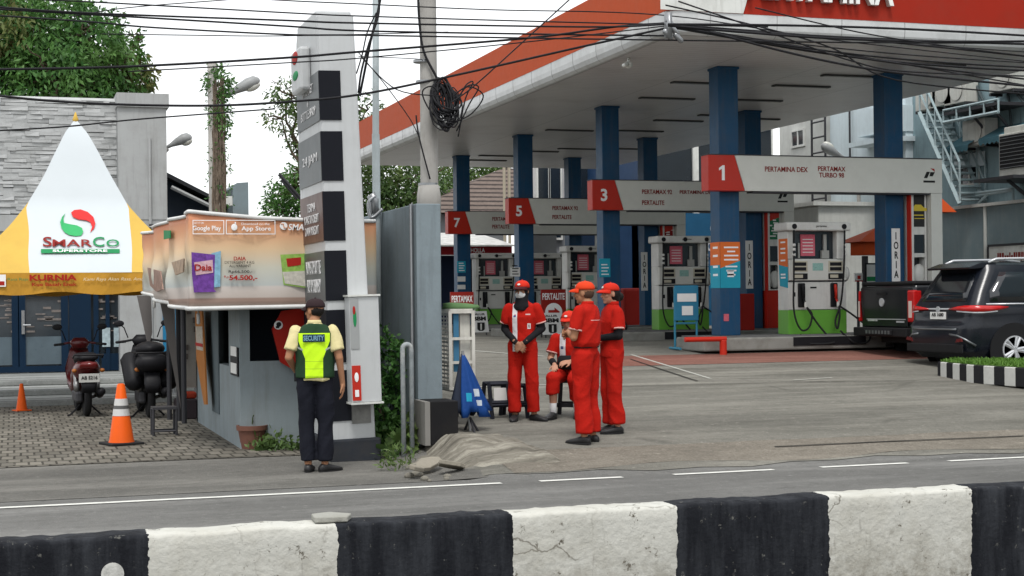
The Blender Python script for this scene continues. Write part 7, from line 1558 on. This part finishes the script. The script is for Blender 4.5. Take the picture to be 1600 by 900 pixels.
def hand(b, w, d, up, side, curl=.5, s=1.):
    """w wrist, d pointing direction, up back-of-hand normal, side: sign of the thumb's side along cross(d, up)"""
    w, d, up = Vector(w), Vector(d).normalized(), Vector(up); up = (up - d * up.dot(d)).normalized(); lat = d.cross(up) * side
    M_ = Matrix((lat, d, up)).transposed()
    b.ell(w + d * .05 * s, (.040 * s, .055 * s, .017 * s), rot=M_); b.cap(w - d * .02, w + d * .03 * s, .026 * s, .026 * s)
    for k, (o_, L) in enumerate(((.030, .070), (.011, .080), (-.009, .074), (-.029, .058))):
        p = w + d * (.088 - abs(k - 1) * .004) * s + lat * o_ * s; dd = d.copy(); ang = 0
        for j, f in enumerate((.45, .32, .23)):
            ang += curl * (.55, .8, .6)[j]; dd = d * math.cos(ang) - up * math.sin(ang) + lat * (.06 * (1.5 - k))
            q = p + dd.normalized() * L * f * s; b.cap(p, q, (.0098, .009, .0082)[j] * s, (.009, .0082, .007)[j] * s, 8); p = q
    p = w + d * .03 * s + lat * .03 * s; dd = (d * .75 + lat * .6 - up * .25 * (.5 + curl)).normalized(); q = p + dd * .04 * s; b.cap(p, q, .014 * s, .011 * s, 8); dd = (d * .9 + lat * .25 - up * .4 * curl).normalized(); b.cap(q, q + dd * .032 * s, .011 * s, .008 * s, 8)
def head_shape(b, c, yaw, pitch, s=1., face=True):
    Rz = Matrix.Rotation(yaw, 3, 'Z') @ Matrix.Rotation(pitch, 3, 'X'); c = Vector(c); L = lambda x, y, z: c + Rz @ Vector((x * s, y * s, z * s))
    b.ell(L(0, .012, .02), (.076 * s, .094 * s, .098 * s), rot=Rz); b.ell(L(0, -.018, -.045), (.058 * s, .068 * s, .068 * s), rot=Rz); b.ell(L(0, -.058, -.092), (.026 * s, .022 * s, .02 * s), rot=Rz)
    b.cap(L(0, -.082, .005), L(0, -.104, -.030), .009 * s, .014 * s, 8); b.ell(L(0, -.092, -.036), (.018 * s, .013 * s, .009 * s), rot=Rz)
    b.ell(L(0, -.075, .028), (.05 * s, .016 * s, .012 * s), rot=Rz); b.ell(L(0, -.078, -.060), (.024 * s, .012 * s, .010 * s), rot=Rz)
    for q in (-1, 1):
        b.ell(L(q * .040, -.062, -.022), (.022 * s, .018 * s, .02 * s), rot=Rz); b.ell(L(q * .077, .008, -.008), (.008 * s, .019 * s, .03 * s), rot=Rz)
    return L, Rz
eye_m = mat('eye_dark', (.02, .012, .01), .3); brow_m = mat('brow', (.02, .014, .01), .8); lip_m = mat('lips', (.28, .09, .075), .5); hair_m = mat('hair_black', (.012, .010, .009), .5, bump=.4, bs=90)
def face_bits(par, L, Rz, s=1., mouth=True):
    b = MB()
    for q in (-1, 1): b.ell(L(q * .031, -.083, .008), (.013 * s, .005 * s, .0055 * s), rot=Rz, n=10)
    b.build('eyes', eye_m, par, world=False, smooth=True); b = MB()
    for q in (-1, 1): b.cap(L(q * .016, -.090, .028), L(q * .046, -.080, .030), .0035 * s, .003 * s, 6)
    b.build('eyebrows', brow_m, par, world=False, smooth=True)
    if mouth: b = MB(); b.ell(L(0, -.089, -.060), (.021 * s, .006 * s, .006 * s), rot=Rz, n=10); b.build('mouth', lip_m, par, world=False, smooth=True)
def cap_mesh(par, L, Rz, s, m, brim_m=None, logo=True, tilt=.12):
    b = MB(); N_ = 20; rings = []
    for k in range(8):
        e = R(-6 + k * 13.7); r = math.cos(e) ** .8; z = .045 + .078 * math.sin(max(e, 0)) - (0.01 if k == 0 else 0)
        rings.append([L((.088 * r) * math.cos(2 * math.pi * i / N_), .012 + .104 * r * math.sin(2 * math.pi * i / N_), z) for i in range(N_)])
    b.add([p for g in rings for p in g], [(i * N_ + k, i * N_ + (k + 1) % N_, (i + 1) * N_ + (k + 1) % N_, (i + 1) * N_ + k) for i in range(7) for k in range(N_)] + [tuple(range(7 * N_, 8 * N_)), tuple(range(N_))])
    b.ell(L(0, .012, .124), (.009 * s,) * 3, 8); c = b.build('cap', m, par, world=False, smooth=True)
    b = MB(); rows = []
    for j in range(6):
        f = j / 5; a0 = R(200 + 0); row = []
        for i in range(13):
            a = R(205 + 130 * i / 12); x, y = math.cos(a), math.sin(a); ext = 1 + .78 * f * (max(0, math.sin(R(180 * i / 12))) ** .5)
            row.append(L(.087 * x * (1 + .06 * f), .012 + .100 * y * ext, .042 - .030 * f * f + .012 * (abs(i - 6) / 6) ** 2 * -1 * f))
        rows.append(row)
    b.add([p for g in rows for p in g], [(j * 13 + i, j * 13 + i + 1, (j + 1) * 13 + i + 1, (j + 1) * 13 + i) for j in range(5) for i in range(12)])
    b.build('brim', brim_m or m, c, world=False, smooth=True, fixn=False, mods=(('SOLIDIFY', dict(thickness=.005)),))
    if logo:
        b = MB(); b.ell(L(0, -.090, .072), (.02 * s, .004 * s, .013 * s), rot=Rz @ Matrix.Rotation(-.45, 3, 'X')); b.build('cap_badge', mat('badge_white', (.6, .6, .58), .6), c, world=False, smooth=True)
    return c
def shoe(par, ankle, ang, m, s=1., heel=.0):
    a = Vector(ankle); f = Vector((math.sin(ang), -math.cos(ang), 0)); sd = Vector((math.cos(ang), math.sin(ang), 0)); b = MB(); g = a.z - .085
    def sec(t, w, h, z): return (Vector((a.x, a.y, g)) + f * t * s + Vector((0, 0, z)), sd * w * s, Vector((0, 0, h)))
    b.loft([sec(-.065, .022, .022, .035), sec(-.045, .034, .036, .042), sec(0, .038, .046, .05), sec(.05, .041, .036, .042), (sec(.10, .047, .028, .034)), sec(.15, .045, .023, .028), sec(.19, .028, .016, .022), sec(.205, .012, .008, .018)], 0, 16, 2.6); o = b.build('shoe', m, par, world=False, smooth=True)
    b = MB(); n = 18; P = [];
    for k in range(n): q = 2 * math.pi * k / n; P.append(Vector((a.x, a.y, g)) + f * (.068 + .142 * math.cos(q)) * s + sd * (.046 * math.sin(q)) * s)
    b.add([p for p in P] + [p + Vector((0, 0, .016)) for p in P], [tuple(range(n)), tuple(range(2 * n - 1, n - 1, -1))] + [(i, (i + 1) % n, n + (i + 1) % n, n + i) for i in range(n)]); b.build('sole', rubber, o, world=False)
def person(label, loc, yaw, P, cat='person'):
    """P: joints in the person's own frame, facing -Y"""
    s = P.get('s', 1.); sk = P.get('skin', skin)
    b = MB(); sp = P['spine']   # pelvis, waist, chest, neck base
    Wd = P.get('w', 1.)
    tr = [(sp[0], .135, .095), (sp[1], .125, .085), (sp[2], .150, .098), (sp[3], .135, .07), (sp[4], .055, .055)]
    def tl(tab, k=1., add=0.):
        lat = Vector(P.get('lat', (1, 0, 0))); return [(Vector(c), lat * (a * k * Wd + add), (Vector((0, 1, 0)) if not P.get('fwd') else Vector(P['fwd'])) * (c_ * k + add)) for c, a, c_ in tab]
    b.loft(tl(tr), 0, 20)
    hc = Vector(P['head']); b.cap(sp[4], hc + Vector((0, .015, -.06)), .052, .05); b.cap(Vector(sp[3]) + Vector((0, 0, -.02)), Vector(sp[4]) + Vector((0, 0, .02)), .07, .055)
    L, Rz = head_shape(b, hc, P['yaw'], P.get('pitch', 0), 1.)
    for q, A in P['arms'].items():
        S, E, Wr = (Vector(v) for v in A['j']); b.cap(S, E, .052, .040); b.cap(E, Wr, .040, .026); hand(b, Wr, A.get('d', Wr - E), A['up'], A['th'], A.get('curl', .5), P.get('hs', 1.))
    for q, Lg in P['legs'].items():
        H, K, An = (Vector(v) for v in Lg['j']); b.cap(H, K, .082, .056); b.cap(K, K.lerp(An, .35), .056, .055); b.cap(K.lerp(An, .35), An, .055, .036)
    o = remesh(b, 'person', sk, None, .0065, 0, smooth_it=3); o.location = loc; o.rotation_euler = (0, 0, yaw); tag(o, label, cat)
    # trousers
    b = MB(); pw = P.get('pant', 1.); tk = P.get('trouser_to', {}); 
    b.loft(tl([(Vector(sp[0]) + Vector((0, 0, -.07)), .12, .09), (sp[0], .162, .118), (Vector(sp[0]).lerp(Vector(sp[1]), .6), .150, .108), (Vector(sp[0]).lerp(Vector(sp[1]), .85), .14, .1)]), 0, 20)
    for q, Lg in P['legs'].items():
        H, K, An = (Vector(v) for v in Lg['j']); e = K.lerp(An, tk.get(q, .93)); t = (e - K).normalized()
        b.cap(H, K, .102 * pw, .080 * pw); b.cap(K, K.lerp(e, .5), .080 * pw, .077 * pw)
        a_ = t.cross(Vector((1, 0, 0))).normalized() if abs(t.x) < .9 else t.cross(Vector((0, 1, 0))).normalized(); c_ = t.cross(a_)
        b.loft([(K.lerp(e, .4), a_ * .078 * pw, c_ * .076 * pw), (K.lerp(e, .8), a_ * .078 * pw, c_ * .074 * pw), (e, a_ * .080 * pw, c_ * .074 * pw)], 0, 16)
    remesh(b, 'trousers', P['trousers'], o, .011, .022, 6., 3, P.get('seed', 1))
    # shirt
    b = MB(); b.loft(tl(P.get('shirt_tab') or [(Vector(sp[0]) + Vector((0, 0, P.get('hem', -.04))), .168, .128), (Vector(sp[0]).lerp(Vector(sp[1]), .5), .165, .122), (sp[1], .158, .115), (Vector(sp[1]).lerp(Vector(sp[2]), .5), .165, .118), (sp[2], .175, .122), (sp[3], .165, .09), (Vector(sp[3]).lerp(Vector(sp[4]), .75), .085, .072), (Vector(sp[4]), .07, .066)], P.get('sw', 1.)), 0, 22)
    for q, A in P['arms'].items():
        S, E, Wr = (Vector(v) for v in A['j']); t = S.lerp(E, P.get('sleeve', .72)); dd = (t - S).normalized(); a_ = dd.cross(Vector((0, 1, 0))).normalized(); c_ = dd.cross(a_)
        b.cap(S - dd * .0, S.lerp(t, .3), .058, .064); b.loft([(S, a_ * .058, c_ * .062), (S.lerp(t, .5), a_ * .068, c_ * .069), (t, a_ * .072, c_ * .070)], 0, 16)
    sh = remesh(b, 'shirt', P['shirt'], o, .010, .018, 7., 3, P.get('seed', 1) + 5)
    # sleeve piping, collar
    for q, A in P['arms'].items():
        if P.get('piping'):
            S, E, Wr = (Vector(v) for v in A['j']); t = S.lerp(E, P.get('sleeve', .72)); dd = (t - S).normalized(); a_ = dd.cross(Vector((0, 1, 0))).normalized(); c_ = dd.cross(a_); b = MB()
            b.loft([(t - dd * .012, a_ * .0735, c_ * .0715), (t + dd * .003, a_ * .0745, c_ * .0725)], 0, 18); b.build('sleeve_piping', P['piping'], sh, world=False, smooth=True)
        if P.get('under'):
            b = MB(); S, E, Wr = (Vector(v) for v in A['j']); b.cap(S.lerp(E, .5), E, .056, .048); b.cap(E, Wr, .048, .034); remesh(b, 'undersleeve', P['under'], o, .010, .006, 14., 2)
    b = MB(); nb = Vector(sp[4]); b.loft([(nb + Vector((0, 0, -.015)), Vector((.074, 0, 0)), Vector((0, .070, 0))), (nb + Vector((0, .008, .03)), Vector((.062, 0, 0)), Vector((0, .060, 0)))], 0, 20); b.build('collar', P.get('collar', P['shirt']), sh, world=False, smooth=True)
    if P.get('belt'):
        c0_ = Vector(sp[0]).lerp(Vector(sp[1]), .62); b = MB(); b.loft(tl([(c0_ + Vector((0, 0, -.02)), .163, .121), (c0_ + Vector((0, 0, .02)), .160, .119)]), 0, 24); b.build('belt', trim_black, o, world=False, smooth=True)
    for q, Lg in P['legs'].items(): shoe(o, Lg['j'][2], Lg.get('toe', 0), P.get('shoes', mat('shoe_black', (.02, .02, .021), .45)))
    return o, L, Rz, sh
red_u = (.37, .010, .005); red_cloth = mat('uniform_red', red_u, .85, var=.2, vs=4, bump=.35, bs=40); red_cap = mat('cap_red', (.50, .022, .010), .7, var=.1)
blk_cloth = mat('cloth_black', (.012, .012, .014), .9, var=.3, bump=.2); navy_cloth = mat('trousers_black', (.010, .011, .017), .85, var=.25, bump=.3, bs=30)
piping = mat('piping', (.6, .35, .32), .8)
def stand(dx=.0, arms=None, head=(0, -.015, 1.555), **k):
    P = dict(spine=[(0, 0, .93), (0, .005, 1.06), (0, .0, 1.24), (0, .015, 1.375), (0, .02, 1.44)], head=head, yaw=0., arms=arms,
             legs={'l': dict(j=((.085, 0, .90), (.10, -.01, .48), (.105, .02, .085)), toe=.25), 'r': dict(j=((-.085, 0, .90), (-.10, -.01, .48), (-.105, .02, .085)), toe=-.25)})
    P.update(k); return P
CY = -18
# 1. the security guard, back to the street
g = onG(494, 738)
vest_lime = (.50, .80, .02); vest_dark = (.018, .045, .022)
arms = {'l': dict(j=((.175, .01, 1.365), (.245, .06, 1.11), (.19, -.12, .97)), up=(1, 0, .2), th=1, curl=.8), 'r': dict(j=((-.175, .01, 1.365), (-.235, .05, 1.10), (-.262, .0, .86)), d=(-.05, -.06, -1), up=(-1, .1, 0), th=1, curl=.45)}
P = stand(arms=arms, yaw=R(48), trousers=navy_cloth, shirt=mat('shirt_cream', (.60, .53, .28), .85, var=.1, bump=.3), collar=mat('shirt_cream', (.60, .53, .28)), seed=2, skin=mat('skin_tan', (.32, .16, .09), .55, var=.08), pant=.98)
P['legs']['l']['toe'] = -.1; P['legs']['r']['toe'] = -.9; P['legs']['l']['j'] = ((.085, 0, .90), (.085, -.01, .48), (.075, .0, .085)); P['legs']['r']['j'] = ((-.085, 0, .90), (-.095, -.01, .48), (-.085, .0, .085))
o, L, Rz, sh = person('security guard in dark cap and lime vest, standing with his back to the street', g, R(180 + CY + 4), P); o.scale = (1.01,) * 3; guard = o
cap_mesh(o, L, Rz, 1, mat('cap_brown', (.03, .018, .02), .8), logo=False); face_bits(o, L, Rz)
b = MB(); b.ell(L(0, .03, .005), (.074, .078, .07), rot=Rz); b.build('hair', hair_m, o, world=False, smooth=True)
def vest_mat():
    m, n, b = nodes_of('vest', .8, 0); v = coords(n); s = N(n, 'ShaderNodeSeparateXYZ'); n.links.new(v, s.inputs[0]); ax = math_(n, 'ABSOLUTE', s.outputs[0]); z = s.outputs[2]
    # lime panel: wide at the shoulder blades, narrow at the waist, split below the neck yoke
    w = N(n, 'ShaderNodeMapRange'); w.inputs[1].default_value = 1.10; w.inputs[2].default_value = 1.27; w.inputs[3].default_value = .085; w.inputs[4].default_value = .150; n.links.new(z, w.inputs[0])
    pan = math_(n, 'MULTIPLY', math_(n, 'LESS_THAN', ax, w.outputs[0]), math_(n, 'LESS_THAN', z, 1.345))
    pan = math_(n, 'MULTIPLY', pan, math_(n, 'GREATER_THAN', z, .90)); line = math_(n, 'LESS_THAN', math_(n, 'FRACT', math_(n, 'MULTIPLY', z, 14.)), .1)
    c = mixc(n, pan, vest_dark, vest_lime)
    low = math_(n, 'LESS_THAN', z, 1.11); c = mixc(n, math_(n, 'MULTIPLY', math_(n, 'MULTIPLY', line, pan), math_(n, 'MULTIPLY', low, .5)), c, (.2, .33, .03))
    side = math_(n, 'MULTIPLY', math_(n, 'GREATER_THAN', ax, .108), math_(n, 'LESS_THAN', math_(n, 'ABSOLUTE', math_(n, 'SUBTRACT', math_(n, 'SUBTRACT', z, math_(n, 'MULTIPLY', ax, .5)), 1.13)), .009)); c = mixc(n, side, c, (.3, .32, .3))
    n.links.new(c, b.inputs['Base Color']); bp = N(n, 'ShaderNodeBump'); bp.inputs['Strength'].default_value = .3; bp.inputs['Distance'].default_value = .02; n.links.new(noise(n, v, 12), bp.inputs['Height']); n.links.new(bp.outputs[0], b.inputs['Normal']); return m
sp = P['spine']; b = MB(); b.loft([((0, 0, .915), (.188, 0, 0), (0, .150, 0)), ((0, 0, 1.05), (.186, 0, 0), (0, .146, 0)), ((0, 0, 1.15), (.188, 0, 0), (0, .146, 0)), ((0, 0, 1.25), (.194, 0, 0), (0, .144, 0)), ((0, .012, 1.34), (.186, 0, 0), (0, .115, 0)), ((0, .018, 1.41), (.125, 0, 0), (0, .09, 0)), ((0, .02, 1.432), (.09, 0, 0), (0, .078, 0))], 0, 26)
vest = remesh(b, 'vest', vest_mat(), o, .010, .010, 8., 3, 9)
b = MB(); b.box(-.105, .105, .147, .153, 1.262, 1.335); bk_ = b.build('back_patch', mat('patch_navy', (.01, .03, .06), .7), vest, world=False)
lettering('SECURITY', mat('patch_text', (.16, .30, .38), .6), bk_, (0, .153, 1.298), -XX, ZZ, w=.195, h=.05, world=False, bold=.03)
b = MB(); b.box(.17, .20, -.03, .02, .88, .96); b.tube([(.185, -.02, .96), (.185, -.02, 1.0)], .008); b.build('radio', black_plastic, o, world=False)
b = MB(); b.loft([((0, 0, .975), (.168, 0, 0), (0, .126, 0)), ((0, 0, 1.01), (.166, 0, 0), (0, .125, 0))], 0, 24); b.build('belt', trim_black, o, world=False, smooth=True)
# 2. woman in hijab and mask
g = onG(818, 658)
arms = {'l': dict(j=((.165, .01, 1.35), (.225, .05, 1.10), (.055, -.165, .945)), d=(-.8, -.25, -.6), up=(.2, -.9, .35), th=-1, curl=.35), 'r': dict(j=((-.165, .01, 1.35), (-.225, .05, 1.10), (-.055, -.175, .945)), d=(.75, -.1, -.65), up=(-.2, -.9, .35), th=1, curl=.35)}
shirtA = patmat('uniform_shirt_stripe', red_u, [((-.105, None, .0), (-.045, 0., 1.40), (.58, .57, .58)), ((.055, None, 1.265), (.11, 0., 1.28), (.5, .35, .33)), ((.075, None, 1.10), (.112, 0., 1.165), (.58, .56, .55)), ((.088, None, 1.115), (.099, 0., 1.15), (.1, .01, .01)), ((-.09, None, 1.24), (-.06, 0., 1.262), (.05, .08, .2)), ((-.08, None, 1.262), (-.062, 0., 1.272), (.45, .02, .02))], .85, .12)
P = stand(arms=arms, yaw=R(-14), trousers=red_cloth, shirt=shirtA, piping=piping, under=blk_cloth, collar=red_cloth, seed=4, hem=-.10, w=.96)
P['legs']['l']['toe'] = 1.0; P['legs']['r']['toe'] = .0; P['legs']['l']['j'] = ((.085, 0, .90), (.11, -.01, .48), (.125, .03, .085)); P['legs']['r']['j'] = ((-.085, 0, .90), (-.10, -.01, .48), (-.10, -.02, .085))
o, L, Rz, sh = person('woman in red uniform, black hijab and white face mask, standing with clasped hands', g, R(CY - 10), P); o.scale = (.955,) * 3
b = MB(); b.ell(L(0, .022, .01), (.088, .098, .112), rot=Rz); b.loft([(L(0, .01, -.02), (.082, 0, 0), (0, .082, 0)), (L(0, .0, -.09), (.075, 0, 0), (0, .078, 0)), (L(0, -.01, -.14), (.078, 0, 0), (0, .082, 0)), (L(0, -.012, -.19), (.10, 0, 0), (0, .092, 0)), (L(0, -.02, -.235), (.07, 0, 0), (0, .085, 0))], 0, 18); remesh(b, 'hijab', blk_cloth, o, .008, .008, 14., 3, 3)
b = MB(); b.ell(L(0, -.040, -.052), (.066, .062, .052), rot=Rz); b.ell(L(0, -.075, -.040), (.03, .036, .034), rot=Rz); remesh(b, 'face_mask', mat('mask_white', (.62, .63, .62), .7), o, .006, 0, 1, 3)
face_bits(o, L, Rz, mouth=False); cap_mesh(o, L, Rz, 1, red_cap, mat('brim_dark', (.05, .01, .012), .7))
# 4. man with folded arms, three-quarter from behind
g = onG(917, 682)
arms = {'l': dict(j=((.18, .01, 1.37), (.225, -.03, 1.10), (.01, -.20, 1.15)), d=(-.9, -.1, .25), up=(-.1, -.95, .1), th=-1, curl=.3), 'r': dict(j=((-.18, .01, 1.37), (-.225, -.04, 1.10), (-.02, -.235, 1.12)), d=(.9, .0, .2), up=(.1, -.95, 0), th=1, curl=.6)}
shirtB = patmat('uniform_shirt_back', red_u, [((-.11, .0, 1.27), (.11, None, 1.278), (.55, .3, .28)), ((-.23, None, 1.27), (-.11, None, 1.278), (.55, .3, .28))], .85, .12)
P = stand(arms=arms, yaw=R(8), trousers=red_cloth, shirt=shirtB, piping=piping, seed=6, hem=.0, belt=True, pant=1.14, sw=1.05, w=1.06, skin=mat('skin_tan', (.32, .16, .09), .55))
P['shirt_tab'] = [((0, 0, 1.0), .155, .118), ((0, 0, 1.04), .178, .138), ((0, 0, 1.12), .180, .138), ((0, 0, 1.24), .182, .13), ((0, .015, 1.375), .17, .095), ((0, .02, 1.425), .09, .076), ((0, .02, 1.445), .07, .066)]
P['legs']['l']['toe'] = .1; P['legs']['r']['toe'] = -.1
o, L, Rz, sh = person('man in red uniform with folded arms, nearest of the group, seen from behind', g, R(CY - 118), P); o.scale = (1.0,) * 3
cap_mesh(o, L, Rz, 1, mat('cap_orange_red', (.60, .045, .012), .7)); face_bits(o, L, Rz); b = MB(); b.ell(L(0, .03, .0), (.0735, .077, .072), rot=Rz); b.build('hair', mat('hair_short', (.07, .04, .028), .8), o, world=False, smooth=True)
# 5. woman behind him, facing left
g = onG(957, 671)
arms = {'l': dict(j=((.165, .01, 1.35), (.215, .0, 1.09), (.02, -.19, 1.06)), d=(-.9, -.1, .0), up=(-.1, -.95, .1), th=-1, curl=.3), 'r': dict(j=((-.165, .01, 1.35), (-.215, -.01, 1.09), (-.02, -.22, 1.03)), d=(.9, .0, .05), up=(.1, -.95, 0), th=1, curl=.5)}
P = stand(arms=arms, yaw=R(6), trousers=red_cloth, shirt=red_cloth, piping=piping, under=blk_cloth, seed=8, hem=-.08, pant=1.05, skin=mat('skin_light', (.40, .21, .14), .55))
P['legs']['l']['toe'] = .0; P['legs']['r']['toe'] = .3
o, L, Rz, sh = person('woman in red uniform with black sleeves and tied dark hair, behind the folded-arms man', g, R(CY - 72), P); o.scale = (.965,) * 3
cap_mesh(o, L, Rz, 1, red_cap); face_bits(o, L, Rz); b = MB(); b.ell(L(0, .035, .0), (.083, .084, .092), rot=Rz); b.ell(L(0, .125, -.035), (.045, .045, .05), rot=Rz); b.ell(L(0, .07, -.06), (.06, .05, .05), rot=Rz); remesh(b, 'hair', hair_m, o, .008, .004, 20, 2)
# 3. seated worker between them
g = onG(884, 656); g = Vector((g.x + .17, g.y + .30, gz(g.x, g.y + .30)))
arms = {'r': dict(j=((-.165, -.01, .93), (-.225, -.05, .69), (-.13, -.26, .62)), d=(.2, -.9, -.25), up=(-.2, -.2, 1), th=1, curl=.4), 'l': dict(j=((.165, -.01, .93), (.22, -.06, .69), (.06, -.24, .66)), d=(-.7, -.6, -.1), up=(.2, -.5, .8), th=-1, curl=.5)}
shirtC = patmat('uniform_shirt_seated', red_u, [((-.105, None, .0), (-.03, 0., 1.0), (.56, .54, .56)), ((-.09, None, .80), (-.055, 0., .835), (.05, .06, .15))], .85, .12)
P = dict(spine=[(0, 0, .53), (0, .01, .66), (0, -.0, .83), (0, -.0, .955), (0, -.005, 1.015)], head=(0, -.045, 1.125), yaw=R(-10), pitch=R(6), arms=arms, seed=3, piping=piping, under=None, w=.96,
         legs={'r': dict(j=((-.09, -.02, .50), (-.12, -.40, .47), (-.13, -.36, .085)), toe=-.2), 'l': dict(j=((.09, -.02, .50), (.13, -.38, .46), (.12, -.2, .085)), toe=.2)},
         trousers=red_cloth, shirt=shirtC, collar=red_cloth, hem=-.02, trouser_to={'r': .45, 'l': .6}, skin=mat('skin_light', (.40, .21, .14), .55))
o, L, Rz, sh = person('seated worker in red uniform and red cap with a black bag on the lap', g, R(CY - 14), P); o.scale = (.99,) * 3
cap_mesh(o, L, Rz, 1, red_cap); face_bits(o, L, Rz); b = MB(); b.ell(L(0, .03, .0), (.08, .08, .08), rot=Rz); b.build('hair', hair_m, o, world=False, smooth=True)
for A in arms.values(): S, E, Wr = (Vector(v) for v in A['j']); b = MB(); b.cap(E.lerp(Wr, .45), E.lerp(Wr, .8), .042, .038); b.build('wristband', blk_cloth, o, world=False, smooth=True)
for Lg in P['legs'].values(): K, An = Vector(Lg['j'][1]), Vector(Lg['j'][2]); b = MB(); b.cap(K.lerp(An, .76), An, .044, .042); b.build('sock', mat('sock_white', (.6, .6, .6), .9), o, world=False, smooth=True)
b = MB(); b.loft([((.0, -.16, .56), (.11, 0, 0), (0, .05, 0)), ((.0, -.17, .62), (.12, 0, 0), (0, .06, 0)), ((.0, -.15, .70), (.11, 0, 0), (0, .05, 0)), ((.0, -.14, .72), (.09, 0, 0), (0, .03, 0))], 0, 16, 3)
b.xf(Matrix.Translation(g) @ Matrix.Rotation(R(CY - 14), 4, 'Z')); tag(b.build('waist_bag', blk_cloth, smooth=True), 'black money bag on the lap of the seated worker', 'bag')
t = thing('plastic_stool', 'black plastic stool under the seated worker', 'stool', g, R(CY - 14)); b = MB(); b.box(-.16, .16, -.15, .15, .40, .435); b.build('seat', black_plastic, t, world=False, bevel=.01)
for sx in (-1, 1):
    for sy in (-1, 1): b = MB(); b.tube([(sx * .17, sy * .16, .0), (sx * .14, sy * .13, .40)], .026, 4); b.build('leg', black_plastic, t, world=False)
b = MB(); b.box(-.15, .15, -.16, -.14, .12, .17); b.box(-.15, .15, .14, .16, .12, .17); b.build('stretcher', black_plastic, t, world=False)
